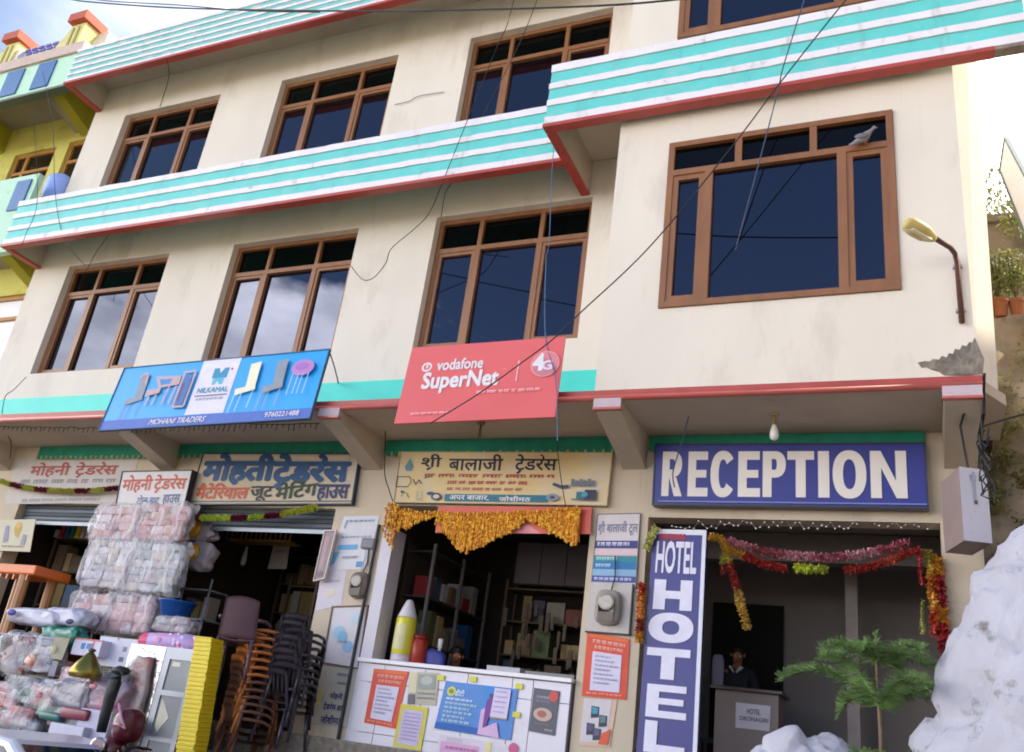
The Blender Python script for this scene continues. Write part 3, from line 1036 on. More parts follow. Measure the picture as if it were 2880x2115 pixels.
for s in (.1, .9):
    mb.tube([b.P(s, .9, -.03), Vector((b.P(s, .9).x, YF + .02, b.P(s, .9).z + .22))], .014, 6)
mb.build('stay', M_dark, r)

# tall HOTEL banner
q = quad_px((1838, 1488), (1987, 1491), (1975, 2260), (1768, 2245), 9.62)
q = [q[0], q[1], Vector((q[1].x, q[2].y, q[2].z)), Vector((q[0].x - .03, q[3].y, q[2].z))]
r, b = signboard('hotel_banner', 'tall indigo banner reading HOTEL downwards in big white letters beside the reception entrance', 'banner', q, P('#29297f', .35), 0.06)
b.rect(.93, 0, 1.0, 1, P('#dfe0ee')); b.rect(0.06, 0, .96, .022, P('#e0dfe8'))
zt, zb = b.q[0].z, b.q[3].z
def tof(v, u=1900):
    return (zt - at(u, v, 9.62).z) / (zt - zb)
b.words(.14, .62, tof(1512), .03, P('#a63a4a'), 2, 1.0)
b.shape([(.13, tof(1502)), (.60, tof(1505)), (.62, tof(1520)), (.12, tof(1518))], P('#9c2f4c'))
x0_, x1_ = .10, .84
b.text('HOTEL', x0_, tof(1526), x1_, tof(1611), P('#e2dff2'), .03)
for chh, v0, v1, a0, a1 in (('H', 1632, 1717, .10, .80), ('O', 1725, 1810, .05, .85), ('T', 1826, 1914, .06, .82), ('E', 1930, 2024, .11, .80), ('L', 2034, 2125, .12, .80)):
    b.block(chh, a0, tof(v0), a1, tof(v1), P('#e2dff2'), .31, {'E': .21, 'T': .26, 'L': .26, 'H': .26, 'O': .27}[chh])
b.finish('lettering', r)
mb = MB()
mb.tube([(b.q[0].x + .02, 9.70, zt), (b.q[0].x + .02, 9.70, -.4)], .02, 6)
mb.tube([(b.q[1].x - .02, 9.70, zt), (b.q[1].x - .02, 9.70, -.4)], .02, 6)
mb.build('frame_pole', M_dark, r)

# stacked price notice on the pillar right of the third shop
q = quad_px((1682, 1447), (1800, 1445), (1787, 1652), (1664, 1648), YG - .02)
r, b = signboard('service_list_board', 'narrow notice of coloured stripes on the pillar beside the HOTEL banner', 'notice', q, P('#d9cfd4'), 0.02, P('#8d8480'), 0.008)
b.text('श^ी बालाजी टूल', .04, .10, .97, .30, P('#7d8098'), .02, dev=True)
b.rect(0, .375, 1, .48, P('#3a3d84')); b.words(.05, .8, .425, .06, P('#d8d8ea'), 3)
b.rect(0, .50, 1, .575, P('#e4c4cc')); b.rect(0, .585, 1, .665, P('#2f8b98')); b.words(.06, .55, .625, .05, P('#b8e0e4'), 5)
b.rect(0, .665, 1, .77, P('#1f78b4')); b.words(.06, .4, .72, .05, P('#c4dcf0'), 6)
b.rect(0, .77, 1, .86, P('#8fb4d8')); b.rect(0, .865, 1, .94, P('#424c9c')); b.words(.05, .9, .905, .045, P('#c8d0f0'), 7)
b.finish('lettering', r)

# ------------------------------------------------------------------ counter of the third shop
M_tile = mat('white_tile', '#d6d2e0', .25, .03, 2, dirt='#b8b2b8', dscale=2.5, dlo=.6, dhi=.85)
cz = 0.835
t = thing('shop_counter', 'white tiled counter across the third shop, its front covered with posters', 'counter', (-5.0, 9.9, -.78))
mb = MB()
mb.box(-6.46, -3.585, 9.90, 10.45, cz - .05, cz)
mb.build('counter_top', mat('counter_slab', '#e6e2e8', .25, .03, 2), t, bevel=.008)
mb = MB()
mb.box(-6.40, -3.60, 9.965, 10.40, -.78, cz - .052)
mb.build('counter_body', mat('tile_joint', '#9a96a0', .8), t)
xs = [-6.40, -6.06, -5.48, -4.90, -4.32, -4.06, -3.60]
for a, bb in zip(xs[:-1], xs[1:]):
    for z0, z1 in ((.56, cz - .06), (-.02, .555), (-.60, -.025)):
        mb = MB()
        mb.box(a + .005, bb - .005, 9.945, 9.968, z0 + .004, z1)
        mb.build('tile', M_tile, t)
# white door jamb and dark drain pipe left of it
mb = MB()
a0 = at(1105, 1480, 9.96); a1 = at(1132, 1480, 9.96)
mb.box(-6.45, -6.28, 9.955, 10.26, -.2, 2.50)
mb.build('door_jamb', mat('white_jamb', '#cfcad6', .5, .04, 3), hotel)
t = thing('drain_pipe', 'thin dark pipe running down the pillar edge beside the white counter', 'pipe', (-6.54, 9.95, -.7))
mb = MB()
mb.tube([(-6.545, 9.965, 2.55), (-6.56, 9.965, 1.0), (-6.555, 9.965, -.7)], .022, 8)
mb.build('pipe', M_dark, t)

def poster(name, label, cat, px, base, Y=9.935, thick=.004, group=None, curl=True):
    q = quad_px(*px, Y)
    return signboard(name, label, cat, q, base, thick, group=group)
OR = P('#dd4f34')
def redposter(px, label, Y):
    r, b = poster('poster', label, 'poster', px, OR, Y)
    b.rect(.03, .01, .97, .07, P('#e8703c'))
    b.words(.15, .9, .13, .07, P('#f3b0a0'), 3); b.words(.2, .85, .22, .06, P('#f3b0a0'), 4)
    b.rect(.17, .29, .84, .90, P('#dad4ec'))
    for k in range(7):
        b.words(.24, .78, .36 + k * .07, .035, P('#a4a2b8'), 20 + k, .7 + .3 * ((k * 7) % 3) / 2)
    b.words(.1, .9, .95, .035, P('#f0a090'), 6)
    b.finish('print', r)
redposter(((1052, 1880), (1150, 1889), (1112, 2050), (1024, 2032)), 'orange red poster with a white sheet inside, left end of the white counter', 9.935)
redposter(((1652, 1777), (1772, 1798), (1761, 1968), (1636, 1957)), 'orange red poster with a white sheet on the pillar below the boxed electric meter', YG - .012)
r, b = poster('poster', 'faded grey and cream poster between the orange red poster and the blue one', 'poster', ((1153, 1889), (1236, 1893), (1226, 1984), (1146, 1980)), P('#b9b4a4'))
b.rect(.02, .0, .27, .65, P('#ddd2b0')); b.rect(.32, .08, .9, .52, P('#98a09c')); b.disc(.6, .25, .2, .14, P('#b8bcb4')); b.rect(.0, .70, .25, 1, P('#6a6670')); b.words(.32, .95, .66, .06, P('#82868a'), 3); b.words(.32, .95, .8, .06, P('#82868a'), 4)
b.finish('print', r)
r, b = poster('poster', 'yellow bordered pale lilac notice low on the white counter', 'poster', ((1128, 1979), (1205, 1990), (1183, 2112), (1104, 2098)), P('#d6cc50'), 9.93)
b.rect(.13, .12, .86, .92, P('#cdbfe0'))
for k in range(8):
    b.words(.2, .8, .2 + k * .085, .04, P('#a79ac0'), 30 + k)
b.finish('print', r)
r, b = poster('poster', 'large bright blue advert poster taped to the middle of the white counter', 'poster', ((1254, 1915), (1457, 1938), (1436, 2082), (1221, 2048)), P('#1b78cc', .35), 9.93)
b.rect(0, .86, .62, 1, P('#1560b4')); b.shape([(.55, .0), (.80, .05), (.66, .5), (.6, .35)], P('#2f8ee0'))
b.disc(.115, .20, .06, .10, P('#d8d858')); b.disc(.115, .20, .035, .05, P('#7a8f3c'))
b.text('डीटी', .17, .15, .30, .28, P('#d8e8fa'), .03, dev=True)
for k in range(6):
    b.words(.07, .50, .36 + k * .09, .055, P('#bcd8dc') if k else P('#d8ecfa'), 40 + k, (.85, 1, .8, .95, .7, .9)[k])
b.shape([(.62, .30), (.69, .18), (.70, .55), (.66, .85), (.62, .80)], P('#7a3f9c')); b.disc(.665, .19, .022, .05, P('#6a4a4c'))
b.shape([(.57, .50), (.62, .45), (.63, .85), (.80, .70), (.86, 1.0), (.58, .98)], P('#d8b4dc'))
b.rect(.70, .03, .92, .62, P('#dccfee')); b.rect(.70, .60, .92, .63, P('#b8a070'))
for k in range(5):
    b.words(.73, .89, .10 + k * .1, .03, P('#a99cc4'), 60 + k)
b.finish('print', r)
for (u, v), lab in (((1240, 1906), 'short yellow tape strip at the upper left corner of the bright blue poster'), ((1330, 1910), 'short yellow tape strip on the top edge of the bright blue poster'), ((1460, 1930), 'short yellow tape strip at the upper right corner of the bright blue poster'), ((1452, 2010), 'short yellow tape strip on the right edge of the bright blue poster')):
    p = at(u, v, 9.925)
    mb = MB()
    mb.box(p.x - .045, p.x + .045, 9.922, 9.930, p.z - .03, p.z + .03)
    tag(mb.build('tape_strip', P('#d8d44a')), lab, 'tape')
r, b = poster('poster', 'dark grey food poster with a red heart corner, right part of the white counter', 'poster', ((1502, 1934), (1576, 1944), (1560, 2070), (1487, 2056)), P('#5e5f6c'))
b.words(.15, .75, .2, .07, P('#a8a8b4'), 3); b.words(.15, .65, .29, .05, P('#9090a0'), 4); b.disc(.78, .14, .17, .13, P('#cf5450')); b.disc(.46, .58, .36, .15, P('#c8aca4')); b.disc(.42, .57, .18, .08, P('#b06a5c')); b.words(.2, .75, .80, .05, P('#8a8478'), 5); b.words(.6, .9, .91, .05, P('#b4b4c0'), 6)
b.finish('print', r)
r, b = poster('poster', 'white and orange poster of phones at the pillar foot', 'poster', ((1640, 1962), (1736, 1968), (1715, 2102), (1626, 2095)), P('#dcb9a4'), YG - .01)
b.rect(.04, .02, .86, .93, P('#d2cbd2'))
for a, t_, c in ((.28, .16, '#3c9ab4'), (.55, .34, '#5f7f84'), (.20, .52, '#5a4a78'), (.42, .62, '#6a5a80')):
    b.shape([(a, t_), (a + .24, t_ + .02), (a + .26, t_ + .24), (a + .02, t_ + .26)], P('#3a3a4c')); b.shape([(a + .03, t_ + .02), (a + .2, t_ + .04), (a + .21, t_ + .16), (a + .05, t_ + .17)], P(c))
b.shape([(.62, .95), (.72, .72), (.95, .62), (.93, .95)], P('#dd5c3a'))
b.finish('print', r)
r, b = poster('poster', 'pink and white printed sheet at the bottom of the counter under the blue poster', 'poster', ((1236, 2064), (1462, 2100), (1452, 2180), (1225, 2150)), P('#d8d0de'), 9.938)
b.rect(.03, .22, .52, .6, P('#d9a4cc')); b.rect(.1, .06, .3, .2, P('#c4bccc')); b.rect(.60, .0, .66, .9, P('#e0d890')); b.disc(.93, .1, .06, .2, P('#c85a8c')); b.words(.1, .5, .4, .1, P('#b070a0'), 4)
b.finish('print', r)
r, b = poster('paper_notice', 'peeling white and blue paper notice on the pillar left of the marigold garland', 'notice', ((968, 1452), (1068, 1450), (1030, 1600), (920, 1604)), P('#d4d2dc'), YG - .006)
b.words(.1, .9, .1, .05, P('#7f98b0'), 3); b.shape([(.1, .12), (.16, .10), (.14, .24), (.1, .22)], P('#8fa4b4')); b.words(.1, .95, .4, .04, P('#8fa4b8'), 5); b.rect(.12, .54, .62, .63, P('#58a8d8')); b.shape([(.04, .68), (.2, .66), (.14, .88), (.04, .92)], P('#6ab4dc')); b.rect(.72, .86, .88, .96, P('#4a90c8')); b.words(.3, .7, .78, .05, P('#8f94a4'), 6)
b.finish('print', r)
r, b = poster('torn_bill', 'lilac white wrinkled bill under the oval meter on the pillar by the black chairs', 'notice', ((905, 1604), (975, 1604), (960, 1700), (885, 1720)), P('#cfc8d4'), YG - .004)
b.words(.2, .8, .3, .05, P('#b4a8b8'), 3); b.disc(.5, .6, .2, .1, P('#d8d0b8'))
b.finish('print', r)
q = quad_px((937, 1709), (1032, 1706), (1006, 1878), (910, 1862), YG - .02)
r, b = signboard('framed_notice', 'brown framed white notice with pale blue stains on the pillar behind the black chairs', 'notice', q, P('#d2ccd4'), .02, P('#6c4a40'), .018)
b.disc(.3, .45, .18, .12, P('#9cc4dc')); b.disc(.42, .52, .14, .10, P('#7fb4d4')); b.disc(.62, .68, .16, .1, P('#8fb8dc')); b.disc(.7, .2, .12, .08, P('#b8d0dc')); b.words(.3, .6, .62, .05, P('#8494b8'), 3)
b.finish('print', r)
q = quad_px((905, 1855), (1010, 1868), (975, 2046), (868, 2034), YG - .012)
r, b = signboard('painted_notice', 'grey cream board with three lines of navy Hindi writing low on the pillar', 'notice', q, P('#b9b2a6'), .012)
NV = P('#3a3c6c')
b.text('मोहनी', .42, .48, .74, .60, NV, .03, dev=True); b.text('ट^ेडर~स हाट', .30, .65, .86, .78, NV, .03, dev=True); b.text('जोशीमठ', .30, .84, .84, .97, NV, .03, dev=True)
b.words(.5, .8, .2, .05, P('#77768a'), 4); b.words(.55, .85, .34, .05, P('#77768a'), 5); b.shape([(.12, .45), (.22, .46), (.2, .72), (.1, .7)], P('#c8c070'))
b.finish('print', r)
q = quad_px((915, 1494), (944, 1493), (912, 1625), (884, 1632), 9.9)
r, b = signboard('door_sticker_frame', 'narrow white framed sheet fixed to the right edge of the second shop opening', 'notice', q, P('#9a8a8c'), .02, P('#d8ccc8'), .015)
b.rect(.1, .1, .6, .8, P('#b4969c')); b.disc(.5, .9, .3, .06, P('#7a726c'))
b.finish('print', r)

# electric meters
def meter(c, w, h, label, boxed=False):
    t = thing('electric_meter', label, 'meter', (c.x, YG - .05, c.z - h / 2))
    y = YG
    if boxed:
        mb = MB()
        mb.box(c.x - w * .82, c.x + w * .82, y - .045, y - .004, c.z - h * .68, c.z + h * .72)
        mb.build('back_board', P('#c4bcb8'), t)
        mb = MB()
        mb.box(c.x - w * .85, c.x + w * .85, y - .05, y - .002, c.z - h * .72, c.z - h * .682)
        mb.box(c.x + w * .822, c.x + w * .87, y - .05, y - .002, c.z - h * .72, c.z + h * .72)
        mb.build('board_frame', M_dark, t)
        y -= .047
    m = mat('meter_case_grey', '#a9a19a', .35, .08, 6) if boxed else mat('meter_case', '#877c73', .35, .08, 6)
    mb = MB()
    prof = []
    n = 20
    def ring(s, yy):
        o = []
        for k in range(n):
            w_ = 2 * math.pi * k / n
            cxx, szz = math.cos(w_), math.sin(w_)
            rx = w / 2 * s * (abs(cxx) ** .6) * (1 if cxx > 0 else -1)
            rz = h / 2 * s * (abs(szz) ** .6) * (1 if szz > 0 else -1)
            o.append(Vector((c.x + rx, yy, c.z + rz)))
        return o
    rings = [ring(1, y - .001), ring(1, y - .06), ring(.86, y - .10), ring(.6, y - .115)]
    for rg in rings:
        mb.v += rg
    for a in range(3):
        for k in range(n):
            k2 = (k + 1) % n
            mb.f.append((a * n + k, (a + 1) * n + k, (a + 1) * n + k2, a * n + k2)); mb.m.append(0)
    mb.f.append(tuple(3 * n + k for k in range(n))); mb.m.append(0)
    mb.build('case', m, t, smooth=True)
    mb = MB()
    mb.lathe([(w * .30, .108), (w * .30, .122), (w * .24, .128)], (c.x, y, c.z + h * .12), 20, None, axis=(0, -1, 0))
    mb.build('dial', mat('meter_dial', '#9d958b', .15, .1, 20), t)
    mb = MB()
    mb.box(c.x - w * .3, c.x + w * .3, y - .118, y - .10, c.z - h * .42, c.z - h * .16)
    mb.build('terminal_cover', P('#6f665f'), t)
    mb = MB()
    mb.tube([(c.x + .02, y - .03, c.z + h * .5), (c.x + .05, y - .02, c.z + h * .9), (c.x + .03, y - .015, c.z + h * 1.5)], .008, 5)
    mb.build('meter_cable', M_black, t)
meter(at(1014, 1647, YG), .26, .34, 'brown grey oval electric meter on the pillar above the framed notice')
meter(at(1716, 1712, YG), .31, .40, 'grey electric meter on a pale board below the coloured stripe notice', True)
t = thing('junction_box', 'small dark grey cover at the top of the peeling paper notice', 'box', at(1030, 1528, YG))
p = at(1034, 1528, YG - .04)
mb = MB(); mb.box(p.x - .10, p.x + .11, YG - .06, YG - .002, p.z - .075, p.z + .07); mb.build('cover', mat('grey_cover', '#77757c', .5), t, bevel=.02)
mb = MB(); mb.tube([(p.x, YG - .03, p.z - .075), (p.x - .06, YG - .02, p.z - .6), (p.x - .05, YG - .02, p.z - .75)], .007, 5); mb.build('cable', P('#c8c8d0'), t)

# ------------------------------------------------------------------ garlands
def strand_balls(mb, pts, r, m, step, jit=.3, seed=1, nu=6, nv=4):
    rd = random.Random(seed)
    pts = [Vector(p) for p in pts]
    for a, b_ in zip(pts[:-1], pts[1:]):
        L = (b_ - a).length
        n = max(1, int(L / step))
        for k in range(n):
            p = a.lerp(b_, (k + .5) / n) + Vector((rd.uniform(-1, 1), rd.uniform(-1, 1), rd.uniform(-1, 1))) * r * jit
            mm = m[rd.randrange(len(m))] if isinstance(m, list) else m
            mb.ball(p, r * rd.uniform(.8, 1.15), nu, nv, mm, jit=.5, seed=rd.random() * 50)
MG = [mat('marigold_a', '#e09a2a', .8, .25, 30), mat('marigold_b', '#ecb23c', .8, .25, 30), mat('marigold_c', '#c98428', .8, .25, 30)]
t = thing('marigold_toran', 'zigzag curtain of orange marigold strings across the top of the third shop', 'garland', (-5.0, 9.75, 2.4))
yt = 9.86
prof = [(1085, 1416, 1545), (1100, 1418, 1510), (1118, 1420, 1470), (1126, 1434, 1496), (1140, 1436, 1492), (1165, 1440, 1478), (1195, 1444, 1460), (1228, 1440, 1456), (1232, 1440, 1470), (1262, 1444, 1505), (1300, 1446, 1540), (1322, 1446, 1556), (1345, 1446, 1548), (1380, 1444, 1530), (1420, 1444, 1510), (1455, 1442, 1488), (1486, 1440, 1462), (1520, 1438, 1478), (1560, 1436, 1500), (1600, 1432, 1520), (1632, 1430, 1535)]
def prof_at(u):
    for (a, ta, ba), (c, tc_, bc) in zip(prof[:-1], prof[1:]):
        if a <= u <= c:
            f = (u - a) / (c - a)
            return ta + (tc_ - ta) * f, ba + (bc - ba) * f
    return prof[-1][1], prof[-1][2]
rd = random.Random(3)
u = 1122.0
while u < 1634:
    tp, bt = prof_at(u)
    p0 = at(u, tp, yt); p1 = at(u, bt + rd.uniform(-6, 6), yt)
    p1 = Vector((p0.x + rd.uniform(-.01, .01), yt, p1.z))
    mb = MB()
    strand_balls(mb, [p0, p1], .022, MG, .03, .3, int(u * 7))
    mb.build('marigold_string', None, t)
    u += 6.2
mb = MB()
us = [1228 + k * 6 for k in range(68)]
for ua, ub in zip(us[:-1], us[1:]):
    (ta, ba), (tb, bb2) = prof_at(ua), prof_at(ub)
    mb.poly([at(ua, ta, yt + .02), at(ua, ba - 8, yt + .02), at(ub, bb2 - 8, yt + .02), at(ub, tb, yt + .02)])
mb.build('backing_net', mat('orange_net', '#c98428', .8, .25, 30), t)
mb = MB()
for k in range(60):
    f = k / 59
    uu = 1084 + f * 550
    tp, bt = prof_at(uu)
    p = at(uu, tp - 1, yt - .01)
    mb.ball(p + Vector((rd.uniform(-.01, .01), rd.uniform(-.02, .01), rd.uniform(-.012, .012))), .023, 6, 4, MG[k % 3])
tag(mb.build('top_cord', None, t), kind='stuff')
mb = MB()
for k in range(5):
    p0 = at(1095 + k * 5, 1418 + k * 2, yt - .03)
    p1 = at(1075 + k * 7, 1500 + 12 * k, yt - .03)
    strand_balls(mb, [p0, p1], .019, MG, .03, .5, 90 + k)
mb.build('side_tassel', None, t)
# red plastic banner behind it
q = quad_px((1232, 1424), (1664, 1426), (1660, 1502), (1224, 1498), 9.93)
r, b = signboard('red_banner', 'plain coral red banner strip showing behind the marigold curtain', 'banner', q, mat('red_banner_cloth', '#d65c4a', .5, .06, 2), .01)
b.shape([(.50, 1.0), (.60, .62), (.70, 1.0)], P('#e08f98'))
b.finish('print', r)

def tinsel(name, label, pts, r, cols, seed):
    t = thing(name, label, 'garland', pts[0])
    rd = random.Random(seed)
    P_ = [Vector(p) for p in pts]
    segs = []
    for a, b_ in zip(P_[:-1], P_[1:]):
        n = max(1, int((b_ - a).length / .014))
        for k in range(n):
            segs.append((a.lerp(b_, k / n), (b_ - a).normalized()))
    n = len(segs)
    blocks = len(cols[0])
    pieces = {}
    for k, pd_ in enumerate(segs):
        pieces.setdefault(int(k / n * blocks), []).append(pd_)
    for i, lst in pieces.items():
        mb = MB()
        m = mat('tinsel_' + cols[0][i], cols[0][i], .38, .35, 50)
        mb.tube([p for p, d in lst] if len(lst) > 1 else [lst[0][0], lst[0][0] + lst[0][1] * .012], r * .35, 5, m)
        for p, d in lst:
            s = d.orthogonal().normalized()
            s2 = d.cross(s)
            for q_ in range(12):
                w = rd.uniform(0, 6.28)
                o_ = (s * math.cos(w) + s2 * math.sin(w)) * r * rd.uniform(.65, 1.2)
                e = d * (r * rd.uniform(-.5, .5))
                base = p + d * rd.uniform(-.01, .01)
                side = o_.cross(d).normalized() * r * .3 + d * (r * rd.uniform(-.3, .3))
                mb.poly([base - side * .6, base + side * .6, base + o_ + e + side * .5, base + o_ + e - side * .5], m)
        mb.build('tinsel_length', None, t)
    return t
YS = 9.90
G = lambda lst, Y=YS: [at(u, v, Y) for u, v in lst]
tinsel('tinsel_garland', 'thick pink red tinsel swag sagging across the reception entrance', G([(2046, 1520), (2090, 1535), (2150, 1552), (2250, 1565), (2330, 1568), (2420, 1560), (2490, 1545), (2558, 1525)]), .052, [['#c88890', '#b0606a', '#cc9298', '#b46870', '#d09aa0', '#b0606a']], 1)
tinsel('tinsel_garland', 'thin red tinsel strand under the left half of the pink swag', G([(2040, 1540), (2110, 1570), (2160, 1590), (2215, 1600)]), .05, [['#c8963c', '#a83a34', '#b03c38']], 2)
tinsel('tinsel_garland', 'short lime yellow tinsel piece below the middle of the pink swag', G([(2235, 1597), (2280, 1600), (2330, 1604)]), .055, [['#d0d850', '#b8c050']], 3)
tinsel('tinsel_garland', 'thin red tinsel strand rising to the right under the pink swag', G([(2380, 1604), (2440, 1596), (2500, 1578), (2550, 1556), (2590, 1548)]), .05, [['#a83a34', '#a83a34', '#b4503c', '#a43430']], 4)
tinsel('tinsel_garland', 'hanging tinsel with yellow and red lengths, left side of the reception entrance', G([(1995, 1512), (2020, 1508), (2040, 1535), (2048, 1580), (2062, 1620), (2075, 1660), (2085, 1710), (2104, 1772)]), .05, [['#d0a448', '#d0a448', '#c8b850', '#a84038', '#a84038', '#d0b460', '#d8b458', '#c8a450']], 5)
tinsel('tinsel_garland', 'short red and yellow tinsel tassel beside the left hanging tinsel', G([(2034, 1560), (2030, 1590), (2034, 1618)]), .034, [['#b8b458', '#a8423c']], 6)
tinsel('tinsel_garland', 'red tinsel hanging straight down inside the right door edge', G([(2584, 1545), (2588, 1590), (2594, 1650)]), .030, [['#b03434', '#a83034']], 7)
tinsel('tinsel_garland', 'yellow orange tinsel rope at the right edge of the reception entrance', G([(2606, 1548), (2618, 1585), (2622, 1640), (2628, 1700), (2632, 1790)]), .055, [['#9c8c3c', '#d8b848', '#c8802c', '#d09038', '#d8a850', '#c85034', '#c44a38']], 8)
tinsel('tinsel_garland', 'deep red tinsel rope with yellow bands hanging beside the yellow rope', G([(2634, 1570), (2640, 1620), (2645, 1690), (2650, 1740), (2654, 1800), (2660, 1850)]), .065, [['#c8902c', '#a42c34', '#a42c34', '#c88c34', '#a82c34', '#8c2430']], 9)
tinsel('tinsel_garland', 'pale olive tinsel strand in front of the grey reception wall', G([(2594, 1690), (2592, 1740), (2596, 1785)]), .026, [['#8c8c48', '#b0ac58']], 10)
tinsel('tinsel_garland', 'orange and dark red tinsel hanging along the left edge of the HOTEL banner', G([(1806, 1640), (1802, 1690), (1800, 1740), (1798, 1770), (1796, 1808)], 9.56), .05, [['#c04828', '#d88c3c', '#d8883c', '#8c2428', '#e0a43c']], 11)
tinsel('tinsel_garland', 'pale yellow ribbon of tinsel at the top left corner of the HOTEL banner', G([(1845, 1484), (1830, 1510), (1818, 1545)], 9.56), .05, [['#d0d080', '#c0c070']], 12)
tinsel('tinsel_garland', 'yellow and maroon paper garland across the painted name of the far left shop', G([(0, 1352), (22, 1360), (60, 1369), (110, 1376), (180, 1381), (260, 1380), (330, 1372), (375, 1392)], 9.88), .045, [['#c4c85a', '#7c2038', '#c4c85a', '#7c2038', '#c8c860', '#c0c058', '#7c2038', '#c8c860', '#7c2038', '#c4c85a']], 13)
tinsel('tinsel_garland', 'lime and maroon paper garland across the shutter of the second shop', G([(524, 1452), (560, 1456), (640, 1457), (720, 1455), (800, 1446), (860, 1432), (892, 1426)], 9.90), .05, [['#8c2848', '#c4d850', '#c8d858', '#7c2440', '#b8cc50', '#7c2440', '#c4c850', '#c4c850']], 14)

# fine light strings -----------------------------------------------------------
def light_string(label, p0, p1, n, drop, seed):
    t = thing('light_string', label, 'string lights', p0)
    rd = random.Random(seed)
    mb = MB()
    a, b_ = Vector(p0), Vector(p1)
    pts = [a.lerp(b_, k / 24) + Vector((0, 0, rd.uniform(-.012, .012))) for k in range(25)]
    mb.tube(pts, .006, 4)
    for k in range(n):
        p = a.lerp(b_, (k + .5) / n)
        L = drop * rd.uniform(.6, 1.3)
        mb.tube([p, p + Vector((rd.uniform(-.02, .02), rd.uniform(-.01, .01), -L))], .007, 4)
    mb.build('wire', M_black, t)
    return t
light_string('row of small dark hanging lights under the ledge at the far left', at(-5, 1200, 8.95), at(285, 1204, 8.95), 22, .06, 1)
light_string('row of small dark hanging lights under the blue furniture board', at(330, 1200, 8.95), at(900, 1190, 8.95), 40, .09, 2)
t = thing('light_string', 'tiny white lights strung along the reception ceiling beam', 'string lights', at(2130, 1470, 10.3))
mb = MB()
rd = random.Random(5)
pts = []
for k in range(60):
    uu = 1890 + k * 12.4
    pts.append(at(uu, 1472 + rd.uniform(-7, 16), 10.05))
mb.tube(pts, .005, 4, P('#7a7678'))
for p in pts:
    mb.ball(p, .011, 5, 3, P('#d8d8d4', .2))
mb.build('wire', None, t)

# bulbs under the slab
def bulb(u, v0, v1, Y, label):
    top = at(u, v0, Y)
    t = thing('hanging_bulb', label, 'lamp', (top.x, Y, 3.745))
    mb = MB(); mb.lathe([(.05, -.02), (.055, 0)], (top.x, Y, 3.745), 12); mb.build('ceiling_rose', P('#a89878'), t)
    mb = MB(); mb.lathe([(.018, -.12), (.022, -.02)], (top.x, Y, 3.745), 8); mb.build('holder', P('#8a7448'), t)
    mb = MB(); mb.lathe([(.012, -.30), (.04, -.285), (.05, -.25), (.045, -.20), (.03, -.15), (.022, -.122)], (top.x, Y, 3.745), 12)
    mb.build('bulb', P('#e8e4e0', .25), t, smooth=True)
bulb(2178, 1180, 1235, 9.35, 'white bulb hanging from the slab above the RECEPTION board')
p = at(1352, 1200, 9.35)
t = thing('bulb_holder', 'bare brass bulb holder under the slab below the red advert board', 'lamp holder', (p.x, 9.35, 3.745))
mb = MB(); mb.lathe([(.05, -.03), (.055, 0)], (p.x, 9.35, 3.745), 12); mb.build('ceiling_rose', P('#7a6a4c'), t)
mb = MB(); mb.lathe([(.024, -.21), (.024, -.17), (.016, -.15), (.018, -.03)], (p.x, 9.35, 3.745), 10); mb.build('holder', P('#6f5c3a'), t)

# wall lamp on the bay corner
t = thing('wall_street_lamp', 'yellowed street lamp head on a bent brown pipe fixed to the upper right bay wall', 'lamp', (0.53, 8.86, 4.45))
mb = MB()
p0, p1, p2, p3 = at(2702, 908, 8.83), at(2692, 735, 8.83), at(2672, 695, 8.70), at(2612, 660, 8.42)
p0 = Vector((p1.x, 8.83, p0.z))
mb.tube([p0, p1, p1.lerp(p2, .5) + Vector((.01, 0, .01)), p2, p3], .028, 8)
mb.build('pipe', mat('rusty_pipe', '#5f3c34', .6, .2, 9), t, smooth=True)
mb = MB()
for z in (p0.z + .15, p1.z - .05):
    mb.box(p1.x - .045, p1.x + .045, 8.825, YB, z - .015, z + .015)
mb.build('clamp', P('#b8b4b8'), t)
h0, h1 = at(2620, 668, 8.42), at(2545, 625, 8.15)
ax = (h1 - h0)
mb = MB()
L = ax.length
mb.lathe([(.03, -.05), (.055, 0), (.085, L * .25), (.09, L * .6), (.075, L * .9), (.04, L)], h0, 14, axis=ax, sx=1, sy=.62)
mb.build('lamp_head', mat('yellowed_lamp', '#c9b877', .4, .12, 5), t, smooth=True)
mb = MB()
u_ = ax.normalized()
mb.box8([h0 + u_ * (L * .15) + Vector((-.05, 0, -.062)), h0 + u_ * (L * .15) + Vector((.04, 0, -.062)), h0 + u_ * (L * .85) + Vector((.04, 0, -.062)), h0 + u_ * (L * .85) + Vector((-.05, 0, -.062)),
         h0 + u_ * (L * .15) + Vector((-.05, 0, -.03)), h0 + u_ * (L * .15) + Vector((.04, 0, -.03)), h0 + u_ * (L * .85) + Vector((.04, 0, -.03)), h0 + u_ * (L * .85) + Vector((-.05, 0, -.03))])
mb.build('lamp_lens', P('#ddd6b8', .2), t)

